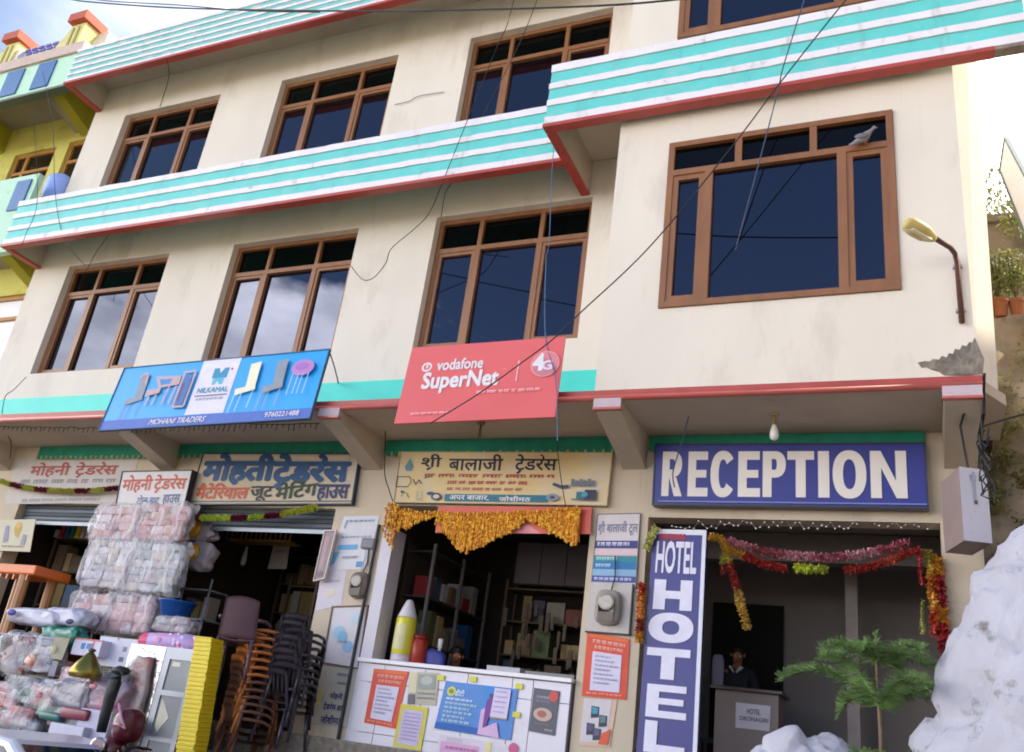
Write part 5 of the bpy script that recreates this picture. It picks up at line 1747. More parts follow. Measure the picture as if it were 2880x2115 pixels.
def person(label, head, face, hair_m, cloth_m, seat_z, lean=.12, shirt=None):
    """seated figure; head = centre of the head, face = unit direction the face points to"""
    H = Vector(head); F = Vector(face).normalized()
    Fh = Vector((F.x, F.y, 0)).normalized(); S_ = Vector((-Fh.y, Fh.x, 0))
    t = thing('person', label, 'person', (H.x, H.y, seat_z))
    off = t.location
    neck = H - F * .05 + Vector((0, 0, -.13))
    chest = neck + Vector((0, 0, -.20)) - Fh * .06
    waist = chest + Vector((0, 0, -.26)) - Fh * .02
    hip = waist + Vector((0, 0, -.16))
    V = [hip, waist, chest, neck, H + Vector((0, 0, -.02)), H + Vector((0, 0, .075))]
    E_ = [(0, 1), (1, 2), (2, 3), (3, 4), (4, 5)]
    Rr = [(.15, .12), (.135, .10), (.15, .105), (.055, .055), (.078, .088), (.055, .062)]
    for s in (1, -1):
        sh = chest + S_ * (.19 * s) + Vector((0, 0, .10))
        el = sh + S_ * (.07 * s) + Fh * .10 + Vector((0, 0, -.27))
        wr = el + Fh * .24 - S_ * (.10 * s) + Vector((0, 0, .02))
        pm = wr + Fh * .08
        i = len(V)
        V += [sh, el, wr, pm]; Rr += [.062, .045, .03, (.036, .02)]
        E_ += [(2, i), (i, i + 1), (i + 1, i + 2), (i + 2, i + 3)]
        for q_ in range(5):
            a = pm + S_ * ((q_ - 2) * .017) + Fh * .02
            if q_ == 0:
                a = wr + Fh * .03 - S_ * .03 * s
            f1 = a + Fh * (.035 if q_ else .02) + Vector((0, 0, -.004))
            f2 = f1 + Fh * (.025 + .005 * (q_ in (2, 3))) + Vector((0, 0, -.012))
            j = len(V)
            V += [f1, f2]; Rr += [.009, .007]
            E_ += [(i + 3, j), (j, j + 1)]
        hp = hip + S_ * (.10 * s)
        kn = hp + Fh * .42 + Vector((0, 0, -.02))
        an = kn + Vector((0, 0, -.40))
        to = an + Fh * .16 + Vector((0, 0, -.03))
        i = len(V)
        V += [hp, kn, an, to]; Rr += [.085, .06, .04, .04]
        E_ += [(0, i), (i, i + 1), (i + 1, i + 2), (i + 2, i + 3)]
    body = skin_mesh('body', V, E_, Rr, M_skin, t, off)
    # clothes over the torso, arms and legs
    cv = [hip, waist, chest, neck + Vector((0, 0, -.075)) - Fh * .01]
    cr = [(.165, .135), (.15, .115), (.168, .12), (.07, .07)]
    ce = [(0, 1), (1, 2), (2, 3)]
    for s in (1, -1):
        sh = chest + S_ * (.19 * s) + Vector((0, 0, .10)); el = sh + S_ * (.07 * s) + Fh * .10 + Vector((0, 0, -.27)); wr = el + Fh * .20 - S_ * (.08 * s) + Vector((0, 0, .02))
        i = len(cv); cv += [sh, el, wr]; cr += [.075, .058, .045]; ce += [(2, i), (i, i + 1), (i + 1, i + 2)]
    skin_mesh('shirt', cv, ce, cr, cloth_m, t, off)
    cv = [hip + Vector((0, 0, -.02))]; cr = [(.16, .13)]; ce = []
    for s in (1, -1):
        hp = hip + S_ * (.10 * s); kn = hp + Fh * .42 + Vector((0, 0, -.02)); an = kn + Vector((0, 0, -.36))
        i = len(cv); cv += [hp, kn, an]; cr += [.10, .075, .06]; ce += [(0, i), (i, i + 1), (i + 1, i + 2)]
    skin_mesh('trousers', cv, ce, cr, mat('dark_trousers', '#26262e', .8), t, off)
    up = Vector((0, 0, 1)) - F * F.z
    up.normalize()
    fc = H + F * .075
    mb = MB()
    mb.prism([fc + up * .02 - S_ * .008, fc + up * .02 + S_ * .008, fc - up * .025 + S_ * .018, fc - up * .025 - S_ * .018], F * .028)
    mb.build('nose', M_skin, body, smooth=True)
    mb = MB()
    for s in (1, -1):
        mb.ball(fc + up * .022 + S_ * (.03 * s) - F * .002, .011, 8, 6, P('#e0d8d0'))
        mb.ball(fc + up * .022 + S_ * (.03 * s) + F * .006, .005, 6, 5, M_black)
    mb.build('eyes', None, body)
    mb = MB(); mb.box8([fc - up * .055 + S_ * a * .024 + F * b_ + up * c * .005 for c in (-1, 1) for a, b_ in ((-1, -.01), (1, -.01), (1, .008), (-1, .008))], mat('lips', '#7a4038', .5)); mb.build('mouth', None, body)
    mb = MB()
    for s in (1, -1):
        mb.ball(H + S_ * (.083 * s) - F * .005, .026, 8, 6, None, sc=(.6, .6, 1.1))
    mb.build('ear', M_skin, body, smooth=True)
    mb = MB()
    nu, nv = 16, 9
    for a in range(nv + 1):
        th = math.pi * .60 * a / nv
        for q_ in range(nu):
            w = 2 * math.pi * q_ / nu
            loc = up * math.cos(th) + (S_ * math.cos(w) + F * math.sin(w)) * math.sin(th)
            cut = 1.0
            if math.sin(w) > .1 and th > math.pi * .26:
                cut = .62
            mb.v.append(H + Vector((0, 0, .02)) - F * .012 + loc * (.108 * cut * (1 + .06 * noise.noise(loc * 9))))
    for a in range(nv):
        for q_ in range(nu):
            q2 = (q_ + 1) % nu
            mb.f.append((a * nu + q_, (a + 1) * nu + q_, (a + 1) * nu + q2, a * nu + q2)); mb.m.append(0)
    mb.build('hair', hair_m, body, smooth=True)
    return t
M_hair = mat('black_hair', '#17130f', .5, .2, 30)
hd = at(2075, 1843, 12.35)
t = person('man in dark jacket bending his head over papers behind the reception desk', hd, (.15, -.75, -.55), M_hair, mat('dark_navy_jacket', '#20222e', .8), .45)
mb = MB()
mb.prism([hd + Vector((-.10, -.10, -.16)), hd + Vector((-.06, -.13, -.15)), hd + Vector((-.02, -.14, -.22)), hd + Vector((-.03, -.12, -.24))], (0, .012, 0))
mb.prism([hd + Vector((.10, -.10, -.16)), hd + Vector((.06, -.13, -.15)), hd + Vector((.0, -.14, -.22)), hd + Vector((.01, -.12, -.24))], (0, .012, 0))
mb.build('collar', P('#d8d8e4'), t)
c_ = at(2015, 1880, 12.2)
t = thing('chair', 'pale edged chair back beside the man behind the reception desk', 'chair', (c_.x, 12.3, 0))
mb = MB(); sq((c_.x, 12.3, c_.z - .05), (.08, .05, .24), .5, (14, 8), .05, 2.0, 2.5, None, mb); mb.build('backrest', P('#9c98b0', .6), t, smooth=True)
mb = MB(); mb.box(c_.x - .2, c_.x + .2, 12.3, 12.7, .42, .48); mb.build('seat', M_dark, t)
mb = MB()
for dx in (-.17, .17):
    for dy in (.03, .37):
        mb.tube([(c_.x + dx, 12.3 + dy, .42), (c_.x + dx, 12.3 + dy, 0)], .015, 5)
mb.build('leg', M_dark, t)
hd = at(1284, 1846, 10.75)
person('man in a blue purple shirt leaning low behind the white shop counter', hd, (.45, -.7, -.3), M_hair, mat('blue_purple_shirt', '#4a4a8c', .8), .0)

# ------------------------------------------------------------------ things on the counter
p = at(1126, 1853, 10.18)
t = thing('squeeze_bottle', 'giant yellow bottle with a white cone cap on the left end of the counter', 'bottle', (p.x, 10.18, cz))
mb = MB(); mb.lathe([(.115, 0), (.13, .02), (.13, .10)], (p.x, 10.18, cz), 20); mb.build('base', P('#d4c8d4', .3), t, smooth=True)
mb = MB(); mb.lathe([(.13, .101), (.133, .11), (.133, .53), (.125, .56)], (p.x, 10.18, cz), 20); mb.build('body', P('#d9d040', .3), t, smooth=True)
mb = MB(); mb.lathe([(.126, .561), (.12, .58), (.06, .74), (.04, .78), (.015, .79)], (p.x, 10.18, cz), 20); mb.build('cap', P('#dedae2', .3), t, smooth=True)
mb = MB()
for k in range(8):
    a0_, a1_ = -2.25 + k * .16, -2.25 + (k + 1) * .16
    c0, c1 = Vector((math.cos(a0_), math.sin(a0_), 0)) * .136, Vector((math.cos(a1_), math.sin(a1_), 0)) * .136
    o_ = Vector((p.x, 10.18, cz))
    mb.poly([o_ + c0 + Vector((0, 0, .16)), o_ + c1 + Vector((0, 0, .16)), o_ + c1 + Vector((0, 0, .46)), o_ + c0 + Vector((0, 0, .46))])
mb.build('paper_label', P('#d8d2a0'), t)
p = at(1172, 1856, 10.28)
t = thing('red_canister', 'dark red canister beside the giant yellow bottle', 'canister', (p.x, 10.28, cz))
mb = MB(); mb.lathe([(.10, 0), (.115, .02), (.115, .30), (.10, .32)], (p.x, 10.28, cz), 18); mb.build('body', P('#a8301f', .3), t, smooth=True)
mb = MB(); mb.lathe([(.105, .321), (.108, .34), (.10, .37), (.04, .375)], (p.x, 10.28, cz), 18); mb.build('lid', P('#8a2418', .3), t, smooth=True)
t = thing('cloth_bag', 'crumpled blue bag on the counter between the red canister and the man', 'bag', at(1222, 1862, 10.4))
mb = MB(); sq(Vector((at(1224, 1850, 10.35).x, 10.35, cz + .10)), (.15, .09, .12), .7, (18, 12), .3, 4.0, 7, None, mb, jit2=.12); mb.build('bag_body', P('#3c3f8c', .6), t, smooth=True)
t = thing('pen_holder', 'small white cup standing behind the red canister on the counter', 'cup', Vector((at(1232, 1800, 10.4).x, 10.4, cz)))
c_ = Vector((at(1232, 1800, 10.4).x + .03, 10.42, cz)); mb = MB(); mb.lathe([(.03, .25), (.035, .36), (.03, .36)], c_, 12); mb.lathe([(.045, 0), (.02, .02), (.02, .25)], c_, 12); mb.build('cup_body', P('#dcdce2', .4), t)
mb = MB(); mb.box(at(1385, 1866, 10.3).x, at(1478, 1870, 10.3).x, 10.15, 10.40, cz + .001, cz + .075)
tag(mb.build('white_carton', P('#b8b4bc')), 'flat pale grey carton lying on the right part of the counter', 'box')
mb = MB(); mb.box(at(1480, 1880, 10.05).x, -3.60, 10.02, 10.42, cz + .001, cz + .05)
tag(mb.build('display_case', mat('dark_glass_top', '#15151b', .15), bevel=.006), 'low black glass topped display case on the right end of the counter', 'case')

# ------------------------------------------------------------------ shelves inside the shops
rd = random.Random(77)
CT = [mat('carton_%d' % i, h, .75, .12, 6) for i, h in enumerate(['#8a6f50', '#6f5a48', '#a88a60', '#7a4038', '#4a5a70', '#5f6a48', '#8c8478', '#7f6a3a', '#504858', '#b09a78'])]
def shelf(label, x0, x1, y0, y1, z0, z1, n, glab, axis='x', gname=None):
    t = thing('shelf_rack', label, 'shelf', ((x0 + x1) / 2, y0, z0))
    for k in range(n + 1):
        z = z0 + (z1 - z0) * k / n
        mb = MB()
        mb.box(x0, x1, y0, y1, z, z + .025)
        mb.build('board', mat('shelf_wood', '#5c4a3a', .8, .15, 4), t)
    for x in (x0, x1 - .04):
        for y in (y0 - .002, y1 - .04):
            mb = MB()
            mb.box(x + .001, x + .039, y, y + .04, z0 - .2, z1 + .15)
            mb.build('upright', mat('shelf_wood', '#5c4a3a'), t)
    return [(z0 + (z1 - z0) * k / n + .026, (z1 - z0) / n - .05) for k in range(n)]
BOXM = {}
def carton(x, y, z, w, d, h, m, label, group):
    key = m.name
    if key not in BOXM:
        mb = MB(); mb.box(-.5, .5, -.5, .5, 0, 1); BOXM[key] = mb.build('carton', m, None); o = BOXM[key]
    else:
        o = BOXM[key].copy(); COL.objects.link(o)
    o.location = (x, y, z); o.scale = (w, d, h); o.rotation_euler.z = rd.uniform(-.06, .06)
    tag(o, label, 'box', group)
def fill(rows, x0, x1, y, d, label, group, nmax=9):
    for (z, h) in rows:
        x = x0 + .08
        while x < x1 - .12:
            w = rd.uniform(.12, .30)
            if x + w > x1 - .05:
                break
            hh = h * rd.uniform(.45, .95)
            if rd.random() > .12:
                carton(x + w / 2, y + d / 2, z, w, d * .7, hh, CT[rd.randrange(len(CT))], label, group)
            x += w + rd.uniform(.01, .05)
rows = shelf('dark shelf rack at the back of the far left shop', -13.7, -11.0, 12.6, 13.1, .2, 2.6, 5, '')
fill(rows, -13.7, -11.0, 12.6, .5, 'small carton on the dark back shelf of the far left shop', 'cartons on the far left shop shelf')
rows = shelf('dark shelf rack at the back of the second shop', -10.1, -7.4, 12.6, 13.1, .2, 2.6, 5, '')
fill(rows, -10.1, -7.4, 12.6, .5, 'small carton on the dark back shelf of the second shop', 'cartons on the second shop shelf')
rows = shelf('tall rack of hanging stock at the back of the third shop', -5.6, -3.6, 12.2, 12.6, .3, 2.2, 4, '')
fill(rows, -5.6, -3.6, 12.2, .4, 'dim packet on the back shelf of the third shop', 'packets on the third shop shelf')
rows = shelf('rack of dim household goods just inside the far left shop', -13.55, -12.0, 10.75, 11.1, .1, 2.35, 4, '')
fill(rows, -13.55, -12.0, 10.75, .34, 'dim household ware on the rack just inside the far left shop', 'wares just inside the far left shop')
rows = shelf('rack of dim household goods at the right wall of the second shop', -8.35, -7.5, 11.3, 11.65, .1, 2.35, 4, '')
fill(rows, -8.35, -7.5, 11.3, .34, 'dim household ware on the rack at the right wall of the second shop', 'wares at the right wall of the second shop')
rows = shelf('long shelf rack in the dim middle of the second shop', -9.4, -8.5, 12.0, 12.4, .1, 2.0, 4, '')
fill(rows, -9.4, -8.5, 12.0, .38, 'dim ware on the long rack in the middle of the second shop', 'wares in the middle of the second shop')
CT += [mat('ware_%d' % i, h, .4, .12, 6) for i, h in enumerate(['#c8c4d0', '#a83838', '#2f5a9c', '#2f7a5c', '#d0b040', '#b8b0b8'])]
for k in range(12):
    carton(-13.45 + k * .125, 10.72, 2.36, .09, .12, rd.uniform(.12, .30), CT[10 + k % 6], 'bright household ware on top of the rack just inside the far left shop', 'bright wares on the rack top')
# cupboards row above and side showcase in the third shop
t = thing('wall_cupboard', 'row of plain brown grey cupboard doors high on the back wall of the third shop', 'cupboard', (-4.6, 12.5, 2.3))
mb = MB(); mb.box(-5.6, -3.5, 12.45, 12.85, 2.32, 2.98); mb.build('carcass', mat('cupboard_dark', '#3c3436', .7), t)
for k in range(5):
    x = -5.58 + k * .415
    mb = MB(); mb.box(x, x + .40, 12.425, 12.447, 2.34, 2.96); mb.build('door', mat('cupboard_door', '#6f6468', .5, .08, 3), t)
t = thing('glass_showcase', 'tall dark showcase standing along the left wall of the third shop', 'showcase', (-6.3, 11.4, -.1))
mb = MB()
for k in range(5):
    z = -.1 + k * .62
    mb = MB(); mb.box(-6.488, -6.08, 10.75, 12.6, z, z + .03); mb.build('board', mat('showcase_wood', '#4c423a', .6), t)
mb = MB(); mb.box(-6.52, -6.49, 10.75, 12.6, -.1, 2.5)
mb.build('back_panel', mat('showcase_wood', '#4c423a', .6), t)
for y in (10.74, 11.66, 12.58):
    mb = MB()
    mb.box(-6.10, -6.06, y, y + .04, -.1, 2.5)
    mb.build('upright', mat('showcase_post', '#7a7478', .4), t)
rd2 = random.Random(5)
for k in range(4):
    for j in range(7):
        carton(-6.28, 10.95 + j * .24, -.07 + k * .62, .2, .17, rd2.uniform(.2, .48), CT[rd2.randrange(len(CT))], 'dim box in the showcase along the left wall of the third shop', 'boxes in the third shop showcase')
# hanging packets in front of the back shelf
pk = None
for k in range(34):
    x = -5.5 + rd.random() * 1.9; z = 1.0 + rd.random() * 1.0
    if pk is None:
        mb = MB(); mb.box(-.035, .035, -.012, .012, -.30, 0); mb.tube([(0, 0, 0), (0, 0, .10)], .004, 4); pk = mb.build('hanging_packet', mat('tan_packet', '#5f4f3c', .7, .3, 9), None); o = pk
    else:
        o = pk.copy(); COL.objects.link(o)
    o.location = (x, 12.05 + rd.random() * .1, z)
    o.scale = (rd.uniform(.6, 1.0), 1, rd.uniform(.5, .9))
    tag(o, 'slim tan packet hanging at the back of the third shop', 'packet', 'packets hanging in the third shop')
# hanging tray rack inside second shop
t = thing('cane_tray', 'brown woven tray hanging near the top of the second shop opening', 'tray', at(740, 1500, 11.2))
a_, b_ = at(645, 1485, 11.2), at(815, 1520, 11.2)
mb = MB(); mb.box(a_.x, b_.x, 11.2, 11.5, b_.z - .03, b_.z); mb.build('tray_base', mat('cane', '#a07838', .7, .2, 20), t)
mb = MB()
for k in range(14):
    x = a_.x + (b_.x - a_.x) * k / 13
    mb.box(x - .012, x + .012, 11.19, 11.205, b_.z, a_.z)
mb.box(a_.x, b_.x, 11.185, 11.2, a_.z - .03, a_.z)
mb.build('tray_side', mat('cane', '#a07838'), t)
t = thing('white_vase', 'slim white vase in the dim middle of the second shop', 'vase', at(680, 1590, 11.4))
c_ = at(682, 1590, 11.4)
mb = MB(); mb.lathe([(.03, 0), (.045, .08), (.03, .2), (.018, .27), (.026, .3)], c_, 12); mb.build('vase_body', P('#d8d4cc', .3), t, smooth=True)
mb = MB(); mb.lathe([(.04, -.02), (.04, 0)], c_, 12); mb.build('stand', P('#4a3a30'), t)
r, b = signboard('picture', 'grey poster hanging dimly in the second shop', 'picture', quad_px((770, 1530), (815, 1530), (805, 1600), (752, 1600), 11.6), P('#a8a49c'), .01)
b.words(.2, .8, .3, .1, P('#7c786f'), 3); b.finish('print', r)
r, b = signboard('calendar', 'cream calendar with yellow and purple figures at the left jamb of the far left shop', 'calendar', quad_px((2, 1462), (100, 1460), (84, 1552), (-18, 1548), 9.93), P('#c8bfa4'), .01)
b.shape([(.5, .1), (.62, .1), (.66, .3), (.6, .6), (.5, .5), (.45, .3)], P('#b8962c')); b.disc(.56, .18, .08, .1, P('#d0a838')); b.shape([(.2, .2), (.3, .2), (.34, .7), (.2, .75)], P('#8a7fa4')); b.shape([(.74, .45), (.84, .5), (.82, .8), (.7, .8)], P('#8f88a0')); b.words(.2, .8, .86, .06, P('#8f7f68'), 4)
b.finish('print', r)

# ------------------------------------------------------------------ goods stacked before the left shops
def plastic(name, hexc, rough=.25, var=.18, scale=5, bump=.5, dirt=None):
    return mat(name, hexc, rough, var, scale, bump, dirt=dirt, dscale=4.0, dlo=.45, dhi=.65, bscale=16)
def wrapmat(name, cols, rough=.14, sc=6.5):
    """clear film over mixed wares: broken colour below, creased glossy film above"""
    if name in MATS:
        return MATS[name]
    m = mat(name, cols[0], rough)
    n, l = m.node_tree.nodes, m.node_tree.links
    b = n['Principled BSDF']
    t = n.new('ShaderNodeTexCoord')
    g = n.new('ShaderNodeMapping'); g.inputs['Scale'].default_value = (1, 1, .55); g.inputs['Rotation'].default_value = (0, .5, 0)
    l.new(t.outputs['Object'], g.inputs['Vector'])
    z = n.new('ShaderNodeTexNoise'); z.inputs['Scale'].default_value = sc; z.inputs['Detail'].default_value = 9; z.inputs['Roughness'].default_value = .7; z.inputs['Distortion'].default_value = 1.2
    l.new(g.outputs['Vector'], z.inputs['Vector'])
    r = n.new('ShaderNodeValToRGB')
    e = r.color_ramp.elements
    e[0].position = .30; e[0].color = (*lin(cols[0]), 1)
    e[1].position = .72; e[1].color = (*lin(cols[-1]), 1)
    for k, c in enumerate(cols[1:-1]):
        q = e.new(.38 + .28 * k / max(1, len(cols) - 3)); q.color = (*lin(c), 1)
    l.new(z.outputs['Fac'], r.inputs['Fac']); l.new(r.outputs['Color'], b.inputs['Base Color'])
    g2 = n.new('ShaderNodeMapping'); g2.inputs['Scale'].default_value = (7, 7, 1.6); g2.inputs['Rotation'].default_value = (0, -.5, 0)
    l.new(t.outputs['Object'], g2.inputs['Vector'])
    z4 = n.new('ShaderNodeTexNoise'); z4.inputs['Scale'].default_value = 3.0; z4.inputs['Detail'].default_value = 5; z4.inputs['Distortion'].default_value = 1.5
    l.new(g2.outputs['Vector'], z4.inputs['Vector'])
    r4 = n.new('ShaderNodeValToRGB'); r4.color_ramp.elements[0].position = .60; r4.color_ramp.elements[1].position = .72
    l.new(z4.outputs['Fac'], r4.inputs['Fac'])
    mx4 = n.new('ShaderNodeMix'); mx4.data_type = 'RGBA'
    l.new(r4.outputs['Color'], mx4.inputs['Factor']); l.new(r.outputs['Color'], mx4.inputs['A']); mx4.inputs['B'].default_value = (.82, .80, .84, 1)  # pale streaks mixed into the colour as painted highlights on the creases
    l.new(mx4.outputs['Result'], b.inputs['Base Color'])
    v = n.new('ShaderNodeTexVoronoi'); v.feature = 'DISTANCE_TO_EDGE'; v.inputs['Scale'].default_value = 7
    z2 = n.new('ShaderNodeTexNoise'); z2.inputs['Scale'].default_value = 9; z2.inputs['Detail'].default_value = 6; z2.inputs['Distortion'].default_value = 2.5
    l.new(g.outputs['Vector'], z2.inputs['Vector'])
    mx = n.new('ShaderNodeVectorMath'); mx.operation = 'ADD'
    l.new(g.outputs['Vector'], mx.inputs[0]); l.new(z2.outputs['Color'], mx.inputs[1]); l.new(mx.outputs[0], v.inputs['Vector'])
    ad = n.new('ShaderNodeMath'); ad.operation = 'ADD'
    l.new(v.outputs['Distance'], ad.inputs[0]); l.new(z2.outputs['Fac'], ad.inputs[1])
    bp = n.new('ShaderNodeBump'); bp.inputs['Strength'].default_value = .55; bp.inputs['Distance'].default_value = .03
    l.new(ad.outputs[0], bp.inputs['Height']); l.new(bp.outputs['Normal'], b.inputs['Normal'])
    b.inputs['Coat Weight'].default_value = .6; b.inputs['Coat Roughness'].default_value = .1
    l.new(bp.outputs['Normal'], b.inputs['Coat Normal'])
    return m
M_wrapA = wrapmat('pinkish_wrap', ['#84686f', '#ac8a90', '#b79a9e', '#a090a0', '#cfc6ce'])
M_wrapB = wrapmat('whitish_wrap', ['#7c7684', '#9c96a4', '#aea8b2', '#a29a9c', '#cfcad4'])
M_wrapC = wrapmat('clear_bag', ['#544c4e', '#84787e', '#988c90', '#8c6c5c', '#b4aeb4'])
def film(name, lo, hi):
    m = bpy.data.materials.new(name); m.use_nodes = True
    n, l = m.node_tree.nodes, m.node_tree.links
    b = n['Principled BSDF']; o = [q for q in n if q.type == 'OUTPUT_MATERIAL'][0]
    b.inputs['Base Color'].default_value = (.72, .70, .75, 1); b.inputs['Roughness'].default_value = .12
    t = n.new('ShaderNodeTexCoord'); g = n.new('ShaderNodeMapping'); g.inputs['Scale'].default_value = (6, 6, 2.2); g.inputs['Rotation'].default_value = (0, -.5, 0)
    l.new(t.outputs['Object'], g.inputs['Vector'])
    z = n.new('ShaderNodeTexNoise'); z.inputs['Scale'].default_value = 1.15; z.inputs['Detail'].default_value = 5; z.inputs['Distortion'].default_value = 1.4
    l.new(g.outputs['Vector'], z.inputs['Vector'])
    r = n.new('ShaderNodeMapRange'); r.inputs['From Min'].default_value = .42; r.inputs['From Max'].default_value = .74; r.inputs['To Min'].default_value = lo; r.inputs['To Max'].default_value = hi
    l.new(z.outputs['Fac'], r.inputs['Value'])
    bp = n.new('ShaderNodeBump'); bp.inputs['Strength'].default_value = .7; bp.inputs['Distance'].default_value = .03
    l.new(z.outputs['Fac'], bp.inputs['Height']); l.new(bp.outputs['Normal'], b.inputs['Normal'])
    tr = n.new('ShaderNodeBsdfTransparent'); mx = n.new('ShaderNodeMixShader')
    l.new(r.outputs['Result'], mx.inputs['Fac']); l.new(tr.outputs[0], mx.inputs[1]); l.new(b.outputs[0], mx.inputs[2]); l.new(mx.outputs[0], o.inputs['Surface'])
    return m
M_film = film('clear_film', .20, .66)
CONT = {'pinkish_wrap': ['#bd8288', '#cfa4a6', '#a07c88', '#d8c8cc', '#c09088'], 'whitish_wrap': ['#b4acb8', '#98a0a6', '#cbc6d0', '#a8989e', '#bcaaa4'], 'clear_bag': ['#8c4c38', '#4c4c5c', '#b08478', '#3c2c28', '#6a5a48'],
        'mixed_red_wrap': ['#98343c', '#6c2028', '#c08c90', '#c05a48'], 'mixed_blue_wrap': ['#2f5078', '#4a7aa8', '#7c3848', '#a8b0b8'], 'mixed_dark_wrap': ['#2a201c', '#584840', '#84563c', '#1c1c22'], 'mixed_green_wrap': ['#1f5a48', '#2f7a60', '#b0a070', '#5c8478']}
def contents(c, h, cols, seed, parent):
    rq = random.Random(seed)
    nz_ = max(2, round(h[2] * 2 / .13))
    zs_ = sorted([-1.0, 1.0] + [-1 + 2 * (k + rq.uniform(-.22, .22)) / nz_ for k in range(1, nz_)])
    for k in range(nz_):
        nx_ = max(1, round(h[0] * 2 / rq.uniform(.22, .42)))
        xs_ = sorted([-1.0, 1.0] + [-1 + 2 * (q + rq.uniform(-.25, .25)) / nx_ for q in range(1, nx_)])
        for q in range(nx_):
            mb = MB()
            hw, hh = (xs_[q + 1] - xs_[q]) / 2, (zs_[k + 1] - zs_[k]) / 2
            p = Vector(c) + Vector((h[0] * .88 * (xs_[q] + hw), rq.uniform(-.10, .12) * h[1], h[2] * .88 * (zs_[k] + hh)))
            sq(p, (h[0] * .92 * hw, h[1] * .70, h[2] * .92 * hh), .35, (20, 12), .3, seed + q * 3.1 + k, 5, None, mb, .12, .05)
            hx = cols[rq.randrange(len(cols))]
            mb.build('folded_item', mat('stock_' + hx, hx, .6, .25, 10, dirt='#d6d0d6', dscale=7, dlo=.56, dhi=.62), parent, smooth=True)
M_bagw = plastic('white_sack', '#bfbfd0', .35, .08, 4, .4)
def bundle(name, label, c, h, m, seed, e=.45, jit=.18, f=3.2, cat='bundle', group=None, n=(64, 40), jit2=.10, strap=True, crease=.045):
    c = Vector(c)
    t = thing(name, label, cat, (c.x, c.y, c.z - h[2]), group)
    mb = MB(); sq(c, h, e, n, jit, seed, f, None, mb, jit2, crease)
    if m.name in CONT:
        contents(c, h, CONT[m.name], int(seed * 10), t)
        m = M_film
    mb.build('wrapping', m, t, smooth=True)
    if strap:
        mb = MB()
        z = c.z + h[2] * .86
        pts = [Vector((c.x + h[0] * .8 * (math.copysign(abs(math.cos(w)) ** .5, math.cos(w))), c.y + h[1] * .8 * (math.copysign(abs(math.sin(w)) ** .5, math.sin(w))), z)) for w in [2 * math.pi * k / 16 for k in range(17)]]
        mb.tube(pts, .008, 4)
        mb.build('tie', P('#d0ccd8', .3), t)
    return t
YH = 9.55
def cbox(u0, v0, u1, v1, Y, d):
    a, b_ = at(u0, v0, Y), at(u1, v1, Y)
    return Vector(((a.x + b_.x) / 2, Y + d / 2, (a.z + b_.z) / 2)), (abs(b_.x - a.x) / 2, d / 2, abs(a.z - b_.z) / 2)
for i, (u0, v0, u1, v1, m, lab, sd_) in enumerate((
    (268, 1418, 372, 1520, M_wrapA, 'pinkish plastic wrapped pack, upper left of the tall hanging column', 1.0),
    (372, 1414, 510, 1525, M_wrapA, 'reddish pink plastic wrapped pack, upper right of the tall hanging column', 4.3),
    (246, 1512, 345, 1660, M_wrapB, 'whitish plastic wrapped pack, lower left of the tall hanging column', 7.1),
    (340, 1518, 486, 1672, M_wrapB, 'whitish plastic wrapped pack, lower right of the tall hanging column', 9.9),
    (205, 1662, 290, 1775, M_wrapA, 'pinkish wrapped pack under the hanging column, left half', 12.2),
    (285, 1664, 410, 1785, M_wrapA, 'pinkish wrapped pack under the hanging column, right half', 15.8))):
    c, h = cbox(u0, v0, u1, v1, YH - (.12 if i > 3 else 0) + (.03 if i % 2 else 0), .17)
    h = (h[0] * .97, h[1], h[2] * 1.05)
    bundle('wrapped_pack', lab, c, h, m, sd_, .26, .12, 3.0, 'pack', n=(120, 72), jit2=.08, strap=False, crease=.06)
# bags
c, h = cbox(20, 1702, 150, 1765, 9.0, .4); t = bundle('white_sack', 'white plastic sack with a purple mark on top of the goods at far left', c, h, M_bagw, 2.2, .6, .2, 3, 'sack', strap=False)
mb = MB(); p = at(33, 1722, 8.93); mb.ball(p, .075, 10, 6, None, sc=(1.2, .25, .6)); mb.build('mark', P('#3a2080'), t)
c, h = cbox(120, 1700, 222, 1765, 9.06, .35); t = bundle('white_sack', 'white plastic sack with a dark purple patch beside the pinkish wrapped packs', c, h, M_bagw, 5.2, .6, .2, 3, 'sack', strap=False)
mb = MB(); p = at(196, 1748, 8.97); mb.ball(p, .06, 10, 6, None, sc=(1.3, .3, .6)); mb.build('mark', P('#2c1e60'), t)
c, h = cbox(118, 1752, 204, 1835, 9.02, .25); bundle('green_bag', 'dark teal green plastic bag behind the cream cup on its white stand', c, h, plastic('teal_bag', '#1f7f70', .3), 3.3, .6, .25, 5, 'bag', strap=False)
c, h = cbox(-40, 1768, 60, 1905, 8.75, .4); bundle('clear_bag', 'clear plastic bag of mixed goods at the far left edge', c, h, M_wrapC, 6.6, .7, .25, 4, 'bag')
c, h = cbox(30, 1775, 128, 1900, 8.8, .35); bundle('clear_bag', 'clear lilac bag with an orange pink item inside, beside the cream cup', c, h, M_wrapB, 8.1, .7, .22, 4, 'bag')
mb = MB(); p = at(86, 1858, 8.72); mb.ball(p, .09, 12, 8, None, sc=(1.1, .4, .9), jit=.3, seed=2)
tag(mb.build('orange_toy', plastic('salmon_toy', '#d89a84', .25)), 'salmon orange shiny item showing in the lilac bag', 'toy')
c, h = cbox(-30, 1905, 62, 2040, 8.7, .4); bundle('clear_bag', 'dusty clear bag low at the far left, above the parked car', c, h, M_wrapC, 10.4, .6, .2, 4, 'bag')
c, h = cbox(60, 1890, 104, 2040, 8.75, .3)
